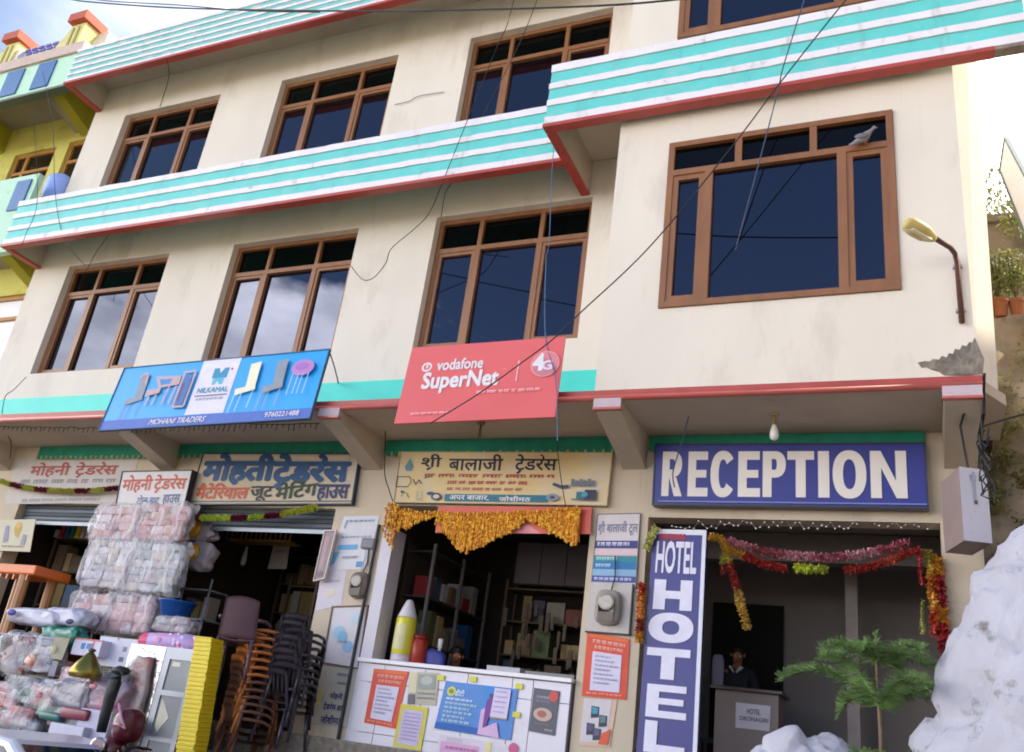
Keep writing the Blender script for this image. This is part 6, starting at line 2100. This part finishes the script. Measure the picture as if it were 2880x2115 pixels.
mb = MB(); sq(c, h, .25, (20, 16), .06, 3, 5, None, mb); tag(mb.build('dark_roll', plastic('dark_wrap', '#3c3530', .35), smooth=True), 'dark brown wrapped upright roll between the low bags at far left', 'roll')
# cream cup on a white stand
p = at(160, 1850, 8.85)
t = thing('cream_planter', 'cream square planter with a green rim on a slim white stand', 'planter', (p.x, 8.85, p.z - 1.1))
mb = MB(); mb.lathe([(.10, -.02), (.125, .26)], p, 4, None); o = mb.build('planter_cup', P('#e2dcc0', .4), t); 
mb = MB(); mb.lathe([(.13, .262), (.15, .27), (.15, .30), (.12, .30)], p, 4); mb.build('rim', P('#8cc4a8', .4), t)
mb = MB(); mb.lathe([(.07, -1.1), (.05, -.04)], p, 4); mb.build('stand', P('#c8c4d0', .4), t)
mb = MB(); q_ = p + Vector((-.0, -.093, .10)); mb.ball(q_, .05, 10, 6, None, sc=(1, .2, 1.2)); mb.build('print_mark', P('#b9b87c'), t)
# blue-white box
c, h = cbox(212, 1793, 275, 1848, 8.9, .2)
t = thing('small_carton', 'small white carton with blue and red print behind the brass dome', 'box', (c.x, c.y, c.z - h[2]))
mb = MB(); mb.box(c.x - h[0], c.x + h[0], c.y - h[1], c.y + h[1], c.z - h[2], c.z + h[2]); mb.build('carton_body', P('#ccc8dc'), t)
mb = MB(); y = c.y - h[1] - .003; mb.box(c.x - .10, c.x - .03, y, y + .002, c.z - .03, c.z + .05, P('#3c7ab8')); mb.box(c.x + .0, c.x + .09, y, y + .002, c.z - .02, c.z + .05, P('#3f7fb8')); mb.box(c.x + .10, c.x + .125, y, y + .002, c.z - .06, c.z + .08, P('#c85a5a')); mb.box(c.x - h[0], c.x + h[0], y, y + .002, c.z + h[2] * .8, c.z + h[2], P('#c86a70')); mb.build('print', None, t)
c, h = cbox(283, 1788, 385, 1885, 9.05, .3)
t = thing('large_carton', 'larger plain white carton with grey marks below the pinkish packs', 'box', (c.x, c.y, c.z - h[2]))
mb = MB(); mb.box(c.x - h[0], c.x + h[0], c.y - h[1], c.y + h[1], c.z - h[2], c.z + h[2]); mb.build('carton_body', P('#c8c8d8', .5), t, bevel=.01)
mb = MB(); y = c.y - h[1] - .003; mb.box(c.x + .06, c.x + .13, y, y + .002, c.z + .02, c.z + .08, P('#7c8098')); mb.box(c.x + .04, c.x + .12, y, y + .002, c.z - .11, c.z - .05, P('#5c6488')); mb.box(c.x - .08, c.x - .05, y, y + .002, c.z + .15, c.z + .19, P('#8a88a0')); mb.build('print', None, t)
# brass dome
p = at(238, 1900, 8.4)
t = thing('brass_dome', 'olive brass bell shaped dome on top of the stacked kitchen goods', 'dome', p)
mb = MB(); mb.lathe([(.17, -.03), (.195, 0), (.19, .05), (.15, .13), (.10, .19), (.07, .23), (.035, .27), (.02, .275)], p, 24); mb.build('dome', mat('olive_brass', '#8a7d3c', .28, .12, 6, metal=.75), t, smooth=True)
mb = MB(); mb.lathe([(.03, .276), (.045, .29), (.045, .31), (.02, .32)], p, 14); mb.build('knob', P('#4a4630', .4), t)
# grey wrapped goods below the dome
c, h = cbox(150, 1905, 240, 2000, 8.5, .3); bundle('grey_pack', 'grey wrapped pack under the brass dome', c, h, plastic('grey_wrap', '#8b8794', .3), 21.0, .4, .15, 4, 'pack')
c, h = cbox(236, 1905, 330, 2010, 8.55, .3); bundle('grey_pack', 'lilac grey wrapped pack with a pink corner, right of the brass dome', c, h, plastic('lilac_wrap', '#97879a', .3, dirt='#b06a84'), 23.0, .4, .15, 4, 'pack')
c, h = cbox(168, 1985, 240, 2030, 8.4, .25)
mb = MB(); sq(c, h, .3, (20, 14), .05, 1, 5, None, mb); tag(mb.build('maroon_bin', P('#7c2c44', .35), smooth=True), 'maroon plastic tub above the plain white box', 'tub')
c, h = cbox(108, 1998, 162, 2030, 8.4, .25)
mb = MB(); sq(c, h, .3, (20, 14), .05, 6, 5, None, mb); tag(mb.build('teal_bin', P('#2a6864', .35), smooth=True), 'dark teal plastic tub left of the maroon tub', 'tub')
c, h = cbox(143, 2030, 222, 2100, 8.35, .3)
mb = MB(); mb.box(c.x - h[0], c.x + h[0], c.y - h[1], c.y + h[1], c.z - h[2], c.z + h[2]); tag(mb.build('white_box', P('#c2c0d4', .5), bevel=.012), 'plain white box at the bottom of the pile below the maroon tub', 'box')
c, h = cbox(228, 1990, 285, 2115, 8.45, .25)
mb = MB(); mb.box(c.x - h[0], c.x + h[0], c.y - h[1], c.y + h[1], c.z - h[2], c.z + h[2]); tag(mb.build('tall_white_box', P('#b8b4cc', .5), bevel=.012), 'tall pale lilac box right of the maroon tub, behind the motorcycle', 'box')
for k, (u, v, col) in enumerate(((110, 1955, '#c0706c'), (262, 1930, '#b87080'))):
    mb = MB(); mb.ball(at(u, v, 8.38), .05, 10, 6, None, sc=(1.3, .5, .7), jit=.4, seed=k)
    tag(mb.build('small_toy', plastic('toy_%d' % k, col, .3)), ['small salmon toy in the low bags left of the grey pack', 'small pink toy on the lilac grey pack'][k], 'toy')

rdh = random.Random(42)
hm = [M_wrapA, wrapmat('mixed_red_wrap', ['#4a2c30', '#9c4a50', '#b88c90', '#c8bcc2'], .12, 9), M_wrapB, wrapmat('mixed_blue_wrap', ['#2a3440', '#5a7090', '#98a0ac', '#c8c8d0'], .12, 9), M_wrapC, wrapmat('mixed_dark_wrap', ['#201c1c', '#4c4442', '#7c706c', '#a89c9c'], .12, 9), wrapmat('mixed_green_wrap', ['#24362e', '#4c7a6a', '#98a49c', '#c4c8c4'], .12, 9)]
for k in range(26):
    u, v = rdh.uniform(-20, 330), rdh.uniform(1905, 2060)
    Y = 8.62 - .0008 * (v - 1900) + rdh.uniform(-.03, .03)
    c, h = cbox(u - rdh.uniform(22, 40), v - rdh.uniform(20, 40), u + rdh.uniform(22, 40), v + rdh.uniform(20, 40), Y, .2)
    bundle('clear_pack', 'clear wrapped pack in the low heap between the far left bags and the cabinet', c, h, hm[k % 7], 30.0 + k * 3, .32, .25, 5, 'pack', group='clear packs in the low heap', n=(44, 28), strap=False, crease=.07)
# plinth the goods stand on
mb = MB()
mb.box(-11.6, -9.1, 8.72, 9.5, -.78, -.02)
tag(mb.build('display_table', mat('table_grey', '#6a6468', .7)), 'low display table hidden under the goods before the far left shop', 'table')

# orange table with tan legs, far left
p = at(60, 1600, 9.15)
t = thing('orange_table', 'orange plastic table top with tan legs in the far left shop front', 'table', (p.x, 9.3, -.46))
mb = MB()
mb.box(p.x - .75, p.x + .36, 9.1, 9.75, p.z - .085, p.z + .06); mb.build('tabletop', P('#d96a22', .35), t, bevel=.025)
mb = MB(); 
for k in range(6):
    mb.box(p.x - .5 + k * .14, p.x - .47 + k * .14, 9.11, 9.13, p.z - .16, p.z - .086)
mb.build('apron_rib', P('#c88048', .4), t)
for x, y in ((p.x + .10, 9.18), (p.x - .6, 9.18), (p.x + .10, 9.66), (p.x - .6, 9.66)):
    mb = MB(); mb.tube([(x, y, p.z - .085), (x + .015, y, -.46)], .075, 8, None, .06); mb.build('leg', P('#b88458', .4), t)

# things in the mouth of the second shop
for u0, v0, u1, v1, lab, s in ((488, 1468, 590, 1520, 'white bag with a yellow patch hanging at the top left of the second shop', 1.1), (486, 1520, 575, 1600, 'white bag with a yellow patch hanging below another at the left of the second shop', 6.4)):
    c, h = cbox(u0, v0, u1, v1, 10.05, .25)
    t = bundle('hanging_bag', lab, c, h, plastic('greyish_bag', '#a39aa0', .3), s, .6, .2, 4, 'bag')
    mb = MB(); mb.ball(c + Vector((.02, -.13, .03)), .15, 12, 8, None, sc=(1.1, .25, .85), jit=.3, seed=s); mb.build('yellow_patch', P('#d8a418', .4), t, smooth=True)
c, h = cbox(430, 1725, 520, 1785, 9.3, .3); bundle('clear_bag', 'clear white bag right of the pinkish packs, under the blue tub', c, h, M_wrapB, 14.4, .6, .2, 4, 'bag')
c, h = cbox(444, 1684, 508, 1732, 9.3, .28)
t = thing('blue_tub', 'bright blue plastic tub on the clear white bag before the second shop', 'tub', (c.x, c.y, c.z - h[2]))
mb = MB(); mb.lathe([(h[0] * .78, -h[2]), (h[0], h[2] * .8), (h[0] * 1.08, h[2] * .82), (h[0] * 1.08, h[2]), (h[0] * .95, h[2])], c, 20); mb.build('tub_body', P('#1058b0', .3), t, smooth=True)
mb = MB(); mb.lathe([(h[0] * .94, h[2] * .9), (h[0] * .5, h[2] * 1.1)], c, 20); mb.build('white_film', P('#c8d4e8', .3), t)
t = thing('wire_rack', 'dim rack of small wares at the left side of the second shop', 'rack', at(555, 1700, 10.4))
mb = MB()
for k in range(5):
    z = -.1 + k * .42
    mb.box(-9.98, -9.45, 10.3, 10.7, z, z + .02)
for x in (-9.98, -9.47):
    mb.box(x, x + .02, 10.3, 10.32, -.14, 1.75)
mb.build('rack_frame', M_greymetal, t)
rd3 = random.Random(8)
for k in range(4):
    for j in range(3):
        carton(-9.88 + j * .17, 10.5, -.078 + k * .42, .13, .2, rd3.uniform(.15, .34), CT[rd3.randrange(10)], 'small ware on the rack at the left side of the second shop', 'wares on the wire rack')

# pink flowered roll on the cabinet
c, h = cbox(392, 1782, 560, 1828, 8.86, .26)
t = thing('flowered_roll', 'pink and lilac flowered rolled mat lying on the silver cabinet', 'roll', c)
mb = MB()
mb.tube([c + Vector((-h[0], 0, -.02)), c + Vector((-h[0] * .4, 0, .0)), c + Vector((h[0] * .3, 0, .01)), c + Vector((h[0], 0, -.02))], .115, 16)
mb.build('mat', mat('pink_flower_cloth', '#d99ac4', .6, .2, 7, dirt='#b09ad0', dscale=6, dlo=.4, dhi=.55), t, smooth=True)
mb = MB(); mb.lathe([(.118, 0), (.118, .13)], c + Vector((-h[0] - .004, 0, -.02)), 16, None, axis=(1, 0, .02)); mb.build('end_band', P('#d84a70'), t)
mb = MB()
for k in range(26):
    w = -math.pi / 2 + rd3.uniform(-1.2, 1.2)
    x = rd3.uniform(-h[0] * .9, h[0] * .95)
    mb.ball(c + Vector((x, .112 * math.sin(w), .112 * math.cos(w) - .0)), .03, 6, 4, P(['#e8c8e4', '#c85a9a', '#8f7fc8', '#f0b8d4'][k % 4]), sc=(1, .3, 1))
mb.build('flower', None, t)

# silver cabinet
tl, tm, tr = at(366, 1826, 8.80), at(468, 1828, 8.80), at(562, 1828, 8.80)
ztop = tr.z
t = thing('steel_cabinet', 'silver steel cabinet with mirror bright left door and three grey panels', 'cabinet', ((tl.x + tr.x) / 2, 9.0, -.78))
mb = MB(); mb.box(tl.x, tr.x, 8.83, 9.28, -.78, ztop); mb.build('body', M_greymetal, t)
mb = MB(); mb.box(tl.x, tm.x - .008, 8.80, 8.826, -.74, ztop - .01)
mb.build('door', mat('mirror_film', '#a9a9ae', .12, .08, 9, .8, metal=.85, bscale=7), t)
mb = MB()
x0, x1 = tm.x + .008, tr.x
fz = [(ztop - .14, ztop - .50), (ztop - .56, ztop - 1.02), (ztop - 1.07, ztop - 1.40)]
mb.box(x0, x0 + .09, 8.795, 8.826, -.74, ztop - .01); mb.box(x1 - .07, x1, 8.795, 8.826, -.74, ztop - .01)
edges = [ztop - .01, fz[0][0], fz[0][1], fz[1][0], fz[1][1], fz[2][0], fz[2][1], -.74]
for a_, b_ in ((0, 1), (2, 3), (4, 5), (6, 7)):
    mb.box(x0 + .0901, x1 - .0701, 8.795, 8.826, edges[b_], edges[a_])
d2 = mb.build('door', mat('silver_paint', '#8f939e', .3, .05, 3, metal=.4), t)
for a_, b_ in fz:
    mb = MB(); mb.box(x0 + .09, x1 - .07, 8.812, 8.828, b_, a_); mb.build('inset_panel', mat('inset_grey', '#7d828a', .3, .08, 4), d2)
mb = MB(); mb.box(x0 + .14, x0 + .27, 8.806, 8.811, ztop - .22, ztop - .17); mb.prism([(x0 + .12, 8.806, ztop - .60), (x0 + .16, 8.806, ztop - .62), (x0 + .30, 8.806, ztop - .80), (x0 + .17, 8.806, ztop - .98), (x0 + .12, 8.806, ztop - .9)], (0, .005, 0)); mb.build('sticker', P('#cfcab8', .4), d2)
mb = MB(); sq(Vector(((tl.x + tm.x) / 2 + .02, 8.76, ztop - .55)), (.18, .05, .42), .6, (26, 18), .2, 4, 4, None, mb, .1)
tag(mb.build('hanging_garment_bag', plastic('garment_bag', '#93868c', .25, .2, 5, .6, '#9a5c50'), smooth=True), 'clear garment bag with brown and grey clothes hanging on the bright left cabinet door', 'bag')

# yellow stack
p_t, p_b = at(594, 1796, 8.72), at(541, 2115, 8.72)
n_y = 28
z_t = p_t.z
dz = .049
mb = MB()
W2, D2 = .118, .13
mb.box(-W2, W2, -D2, D2, .030, .044)
mb.box(-W2, W2, -D2, -D2 + .012, -.002, .0298); mb.box(-W2, W2, D2 - .012, D2, -.002, .0298)
mb.box(-W2, -W2 + .012, -D2 + .012, D2 - .012, -.002, .0298); mb.box(W2 - .012, W2, -D2 + .012, D2 - .012, -.002, .0298)
mb.box(-W2 - .008, W2 + .008, -D2 - .008, -D2 - .0005, .033, .047)
ys_ = mb.build('plastic_stool', mat('bright_yellow_plastic', '#e8d020', .35, .05, 5), None, bevel=.003)
for k in range(n_y):
    o = ys_ if k == 0 else ys_.copy()
    if k:
        COL.objects.link(o)
    f = k / (n_y - 1)
    z = z_t - .047 - k * dz
    o.location = (p_t.x + (p_b.x - p_t.x) * ((z_t - z) / (p_t.z - p_b.z)) + random.uniform(-.003, .003), 8.70 + random.uniform(-.006, .006), z)
    o.rotation_euler.z = .10 + random.uniform(-.03, .03)
    tag(o, ['topmost', 'second', 'third', 'fourth', 'fifth', 'sixth', 'seventh', 'eighth', 'ninth', 'tenth', 'eleventh', 'twelfth', 'thirteenth', 'fourteenth', 'fifteenth', 'sixteenth', 'seventeenth', 'eighteenth', 'nineteenth', 'twentieth', 'twenty first', 'twenty second', 'twenty third', 'twenty fourth', 'twenty fifth', 'twenty sixth', 'twenty seventh', 'lowest'][k] + ' yellow plastic stool counted from the top of the tall yellow stack', 'stool', 'yellow stools in the tall stack')

# plastic chairs ---------------------------------------------------------------
def chair_proto(m, solid, label):
    t = thing('plastic_chair', None, 'chair', (0, 0, 0))
    # forward = +Y, width along X
    mb = MB()
    nx_, ny_ = 9, 9
    g0 = []
    for i in range(nx_):
        for j in range(ny_):
            a, b_ = -1 + 2 * i / (nx_ - 1), j / (ny_ - 1)
            g0.append(Vector((a * (.21 + .02 * b_), -.20 + .42 * b_, .43 + .02 * a * a - .015 * math.sin(b_ * 3.1) + (.0 if b_ < .85 else -.02 * (b_ - .85) / .15))))
    mb.v = g0 + [v - Vector((0, 0, .014)) for v in g0]
    n = nx_ * ny_
    for i in range(nx_ - 1):
        for j in range(ny_ - 1):
            a = i * ny_ + j
            mb.f.append((a, a + ny_, a + ny_ + 1, a + 1)); mb.m.append(0)
            mb.f.append((n + a, n + a + 1, n + a + ny_ + 1, n + a + ny_)); mb.m.append(0)
    for i in range(nx_ - 1):
        for j in (0, ny_ - 1):
            a = i * ny_ + j
            mb.f.append((a, n + a, n + a + ny_, a + ny_) if j == 0 else (a, a + ny_, n + a + ny_, n + a)); mb.m.append(0)
    mb.build('seat', m, t, smooth=True)
    mb = MB()
    def bp(a, h):
        w = .215 - .02 * h
        zt_ = .86 + .03 * (1 - a * a)
        z = .44 + (zt_ - .44) * h
        return Vector((a * w, -.20 - .13 * h + .03 * a * a, z))
    def sheet(a0, a1, h0, h1, na=6, nh=6):
        i0 = len(mb.v)
        pts = [bp(a0 + (a1 - a0) * i / na, h0 + (h1 - h0) * j / nh) for i in range(na + 1) for j in range(nh + 1)]
        mb.v += pts + [p + Vector((0, -.014, 0)) for p in pts]
        N = len(pts); nh1 = nh + 1
        for i in range(na):
            for j in range(nh):
                a = i0 + i * nh1 + j
                mb.f.append((a, a + 1, a + nh1 + 1, a + nh1)); mb.m.append(0)
                mb.f.append((N + a, N + a + nh1, N + a + nh1 + 1, N + a + 1)); mb.m.append(0)
        for i in range(na):
            for j in (0, nh):
                a = i0 + i * nh1 + j
                mb.f.append((a, a + nh1, N + a + nh1, N + a)); mb.m.append(0)
        for j in range(nh):
            for i in (0, na):
                a = i0 + i * nh1 + j
                mb.f.append((a, a + 1, N + a + 1, N + a)); mb.m.append(0)
    if solid:
        sheet(-1, 1, 0, 1, 10, 10)
    else:
        sheet(-1, -.82, 0, 1, 2, 8); sheet(.82, 1, 0, 1, 2, 8); sheet(-.82, .82, .84, 1, 8, 2); sheet(-.82, .82, .30, .40, 8, 1)
        for k in range(5):
            a = -.62 + k * .31
            sheet(a - .07, a + .07, .40, .84, 1, 5)
    mb.build('backrest', m, t, smooth=True)
    for s in (-1, 1):
        mb = MB(); mb.tube([(s * .20, .19, .42), (s * .215, .215, .2), (s * .235, .24, 0)], .024, 7, None, .018); mb.build('leg', m, t, smooth=True)
        mb = MB(); mb.tube([(s * .19, -.19, .43), (s * .21, -.23, .2), (s * .225, -.27, 0)], .024, 7, None, .018); mb.build('leg', m, t, smooth=True)
        mb = MB()
        arm = [(s * .215, -.25, .66), (s * .265, -.12, .675), (s * .275, .08, .665), (s * .255, .18, .63), (s * .235, .205, .44)]
        mb.tube(arm, .022, 7); mb.build('armrest', m, t, smooth=True)
    return t
M_cb = mat('brown_plastic', '#5e4650', .3, .06, 6)
M_cb2 = mat('mid_brown_plastic', '#6b4436', .35, .08, 6)
M_co = mat('orange_brown_plastic', '#b96f34', .35, .08, 6)
M_ck = mat('charcoal_plastic', '#39343e', .3, .1, 6)
def stack(cx_, cy_, z0, n, rot, pick, labels, group, dz=.085, jrot=.05):
    """pick(k) gives the prototype used for the k-th chair from below"""
    for k in range(n):
        pr = pick(k)
        o = copy_tree(pr)
        o.location = (cx_ + random.uniform(-.012, .012) - .012 * k * math.sin(rot) * 0, cy_ + random.uniform(-.01, .01), z0 + k * dz)
        o.rotation_euler = (random.uniform(-.02, .02), random.uniform(-.02, .02), rot + random.gauss(0, jrot))
        tag(o, labels(k), 'chair', group(k))
pb = chair_proto(M_cb2, False, 'x'); po_ = chair_proto(M_co, False, 'x'); pd = chair_proto(M_cb, True, 'x'); pkc = chair_proto(M_ck, False, 'x')
ORD = ['topmost', 'second', 'third', 'fourth', 'fifth', 'sixth', 'seventh', 'eighth', 'ninth', 'tenth', 'eleventh', 'twelfth', 'thirteenth', 'fourteenth', 'fifteenth', 'sixteenth']
def from_top(k, n, what, where):
    d = n - 1 - k
    return 'topmost %s in %s' % (what, where) if d == 0 else '%s %s from the top of %s' % (ORD[d], what, where)
ct = at(700, 1692, 8.95)
zc = ct.z - .89
o = copy_tree(pd); o.scale = (1.08, 1.08, 1.06); o.location = (ct.x - .06, 9.02, zc - .05); o.rotation_euler = (math.radians(-5), 0, math.radians(24))
tag(o, 'purplish brown chair with a solid back perched on the orange brown stack', 'chair')
N1 = 13
stack(ct.x + .10, 9.34, zc - .10 - .085 * (N1 - 1), N1, math.radians(-30), lambda k: po_ if k > N1 - 8 else pb,
      lambda k: from_top(k, N1, 'orange brown armchair' if k > N1 - 8 else 'dark brown armchair', 'the stack beside the yellow stools'),
      lambda k: 'orange brown chairs in the stack' if k > N1 - 8 else 'dark brown chairs low in the stack')
ck = at(838, 1726, 9.35)
N2 = 9
stack(ck.x, 9.5, ck.z - .88 - .085 * (N2 - 1), N2, math.radians(14), lambda k: pkc, lambda k: from_top(k, N2, 'charcoal slatted armchair', 'the stack before the pillar of notices'), lambda k: 'charcoal chairs in the stack', dz=.082, jrot=.13)
for pr in (pb, po_, pd, pkc):
    for ch in list(pr.children):
        bpy.data.objects.remove(ch)
    bpy.data.objects.remove(pr)

# ------------------------------------------------------------------ motorcycle and parked car in front
def xf(c, a):
    ca, sa = math.cos(a), math.sin(a)
    return lambda x, y, z: Vector((c[0] + x * ca - y * sa, c[1] + x * sa + y * ca, c[2] + z))
t = thing('black_sleeve', 'long black padded sleeve leaning against the silver cabinet behind the motorcycle', 'bag', at(288, 2060, 8.2))
hb = at(342, 1892, 8.15)
mb = MB(); mb.tube([hb + Vector((.02, 0, .03)), at(325, 1915, 8.15), at(310, 1960, 8.15), at(296, 2010, 8.15), at(284, 2060, 8.15)], .085, 12, None, .055)
mb.build('sleeve', mat('black_padding', '#1b1d24', .6, .2, 6, .3), t, smooth=True)
mb = MB(); mb.ball(hb + Vector((-.02, 0, .02)), .10, 12, 8, None, sc=(1.3, .8, .5), jit=.2); mb.build('top_flap', mat('black_padding', '#1b1d24'), t, smooth=True)
cw = at(362, 2040, 7.45)
GZ = cw.z - 1.12
T = xf((cw.x + .05, 7.55, GZ), math.radians(205))
t = thing('motorcycle', 'maroon motorcycle parked before the goods, its striped cowl and round chrome mirror in view', 'motorcycle', (cw.x, 7.6, GZ))
M_mar = mat('maroon_gloss', '#571c28', .2, .08, 4)
M_blk = mat('black_rubber', '#1a1a1d', .6, .1, 8)
M_chr = mat('chrome', '#d4d4da', .12, .04, 4, metal=1.0)
for x in (.35, -.95):
    mb = MB()
    n = 28
    mb.tube([T(x + .30 * math.cos(2 * math.pi * k / n), 0, .30 + .30 * math.sin(2 * math.pi * k / n)) for k in range(n + 1)], .05, 8)
    w_ = mb.build('wheel', M_blk, t, smooth=True)
    mb = MB()
    for k in range(12):
        a = 2 * math.pi * k / 12
        mb.tube([T(x, 0, .30), T(x + .26 * math.cos(a), 0, .30 + .26 * math.sin(a))], .006, 4)
    mb.tube([T(x, -.07, .30), T(x, .07, .30)], .04, 10)
    mb.build('spokes', M_chr, w_)
mb = MB(); sq(T(-.22, 0, .78), (.26, .15, .13), .7, (20, 12), .05, 2, 3, None, mb); mb.build('tank', M_mar, t, smooth=True)
mb = MB(); sq(T(-.75, 0, .80), (.36, .13, .06), .6, (20, 10), .05, 3, 3, None, mb); mb.build('seat', M_blk, t, smooth=True)
mb = MB(); sq(T(-.25, 0, .42), (.22, .14, .17), .6, (18, 12), .1, 5, 6, None, mb, .05); mb.build('engine', M_greymetal, t)
mb = MB()
for s in (-.08, .08):
    mb.tube([T(.35, s, .30), T(.12, s, .88)], .026, 8)
mb.build('fork', M_chr, t)
mb = MB(); mb.tube([T(-.30, 0, .25), T(-.45, .15, .25), T(-1.2, .17, .33)], .04, 8); mb.build('exhaust', M_chr, t)
mb = MB(); mb.tube([T(-.02, -.34, .90), T(.04, -.18, .92), T(.06, 0, .90), T(.04, .18, .92), T(-.02, .34, .90)], .014, 6); mb.build('handlebar', M_blk, t)
mb = MB()
for s in (-1, 1):
    mb.tube([T(.00, .26 * s, .91), T(-.06, .37 * s, .89)], .022, 8)
mb.build('grip', M_blk, t)
mb = MB(); sq(T(.20, 0, .86), (.13, .13, .15), .8, (18, 12), .04, 1, 3, None, mb); mb.build('headlight_cowl', M_mar, t, smooth=True)
mb = MB(); mb.lathe([(.085, 0), (.07, .02), (.02, .03)], T(.32, 0, .87), 16, None, axis=(T(1, 0, 0) - T(0, 0, 0))); mb.build('headlight', P('#c8c4cc', .15), t)
mc = at(276, 2098, 7.3)
mb = MB(); mb.lathe([(.075, 0), (.085, .012), (.08, .025)], mc, 20, None, axis=(.25, -1, .1)); mb.build('mirror_rim', M_chr, t, smooth=True)
mb = MB(); mb.lathe([(.068, .0255), (.066, .027)], mc, 20, None, axis=(.25, -1, .1)); mb.build('mirror_glass', mat('mirror_dark', '#6a3040', .1), t)
mb = MB(); mb.tube([mc + Vector((0, .01, -.06)), mc + Vector((.05, .2, -.2)), T(-.02, .30, .91)], .008, 5); mb.build('mirror_stem', M_blk, t)
mb = MB(); sq(cw, (.13, .16, .17), .75, (22, 14), .06, 4, 3, None, mb); mb.build('visor_cowl', M_mar, t, smooth=True)
mb = MB(); mb.tube([cw + Vector((-.06, -.15, .19)), cw + Vector((.04, -.17, .07)), cw + Vector((.11, -.15, -.03)), cw + Vector((.03, -.17, .0)), cw + Vector((-.04, -.16, .0))], .014, 6); mb.build('cowl_stripe', P('#c490a4', .3), t)

# silver blue car, its roof edge just in view
rp = at(40, 2066, 6.2)
CZ = rp.z - 1.46
cx0, cy0 = rp.x - .55, 6.95
t = thing('parked_car', 'blue grey car with a pale roof edge parked at the lower left corner', 'car', (cx0, cy0, CZ))
prof_ = [(-2.1, .35), (-2.15, .75), (-1.95, .95), (-1.45, 1.02), (-.85, 1.40), (-.2, 1.46), (.45, 1.42), (1.25, 1.0), (2.0, .88), (2.15, .6), (2.1, .35)]
def hull(pts, hw, inset):
    mb = MB()
    n = len(pts)
    L_ = []
    for s in (-1, 1):
        for (x, z) in pts:
            k = 0 if z < 1.0 else (z - 1.0) / .46
            L_.append(Vector((cx0 + x, cy0 + s * (hw - inset * k), CZ + z)))
    mb.v = L_
    mb.f.append(tuple(range(n))); mb.m.append(0)
    mb.f.append(tuple(reversed(range(n, 2 * n)))); mb.m.append(0)
    for k in range(n):
        k2 = (k + 1) % n
        mb.f.append((k, n + k, n + k2, k2)); mb.m.append(0)
    return mb
hull(prof_, .82, .16).build('body', mat('pale_silver_car', '#dcdce8', .2, .03, 3, metal=.25), t, bevel=.04)
mb = MB()
def side(x, z, s, o=.006):
    k = 0 if z < 1.0 else (z - 1.0) / .46
    return Vector((cx0 + x, cy0 + s * (.82 - .16 * k + o), CZ + z))
for s in (-1, 1):
    for pts in (((-1.30, 1.03), (-.85, 1.35), (-.28, 1.39), (-.28, 1.03)), ((-.20, 1.03), (-.20, 1.39), (.40, 1.35), (1.05, 1.03))):
        mb.prism([side(x, z, s) for x, z in pts], (0, .004 * s, 0))
mb.build('side_window', glassy('car_glass', '#1c2434', .05, 1.5), t)
mb = MB(); mb.poly([(cx0 + .52, cy0 - .62, CZ + 1.385), (cx0 + .52, cy0 + .62, CZ + 1.385), (cx0 + 1.20, cy0 + .74, CZ + 1.03), (cx0 + 1.20, cy0 - .74, CZ + 1.03)]); mb.build('windscreen', glassy('car_glass', '#1c2434', .05, 1.5), t)
for x in (-1.3, 1.3):
    for s in (-1, 1):
        mb = MB(); mb.lathe([(.31, 0), (.31, .2)], (cx0 + x, cy0 + (.64 if s > 0 else -.84), CZ + .31), 22, None, axis=(0, 1, 0)); w_ = mb.build('wheel', M_blk, t)
        mb = MB(); mb.lathe([(.19, 0), (.19, .01)], (cx0 + x, cy0 + (.845 if s > 0 else -.855), CZ + .31), 18, None, axis=(0, 1, 0)); mb.build('rim', M_chr, w_)
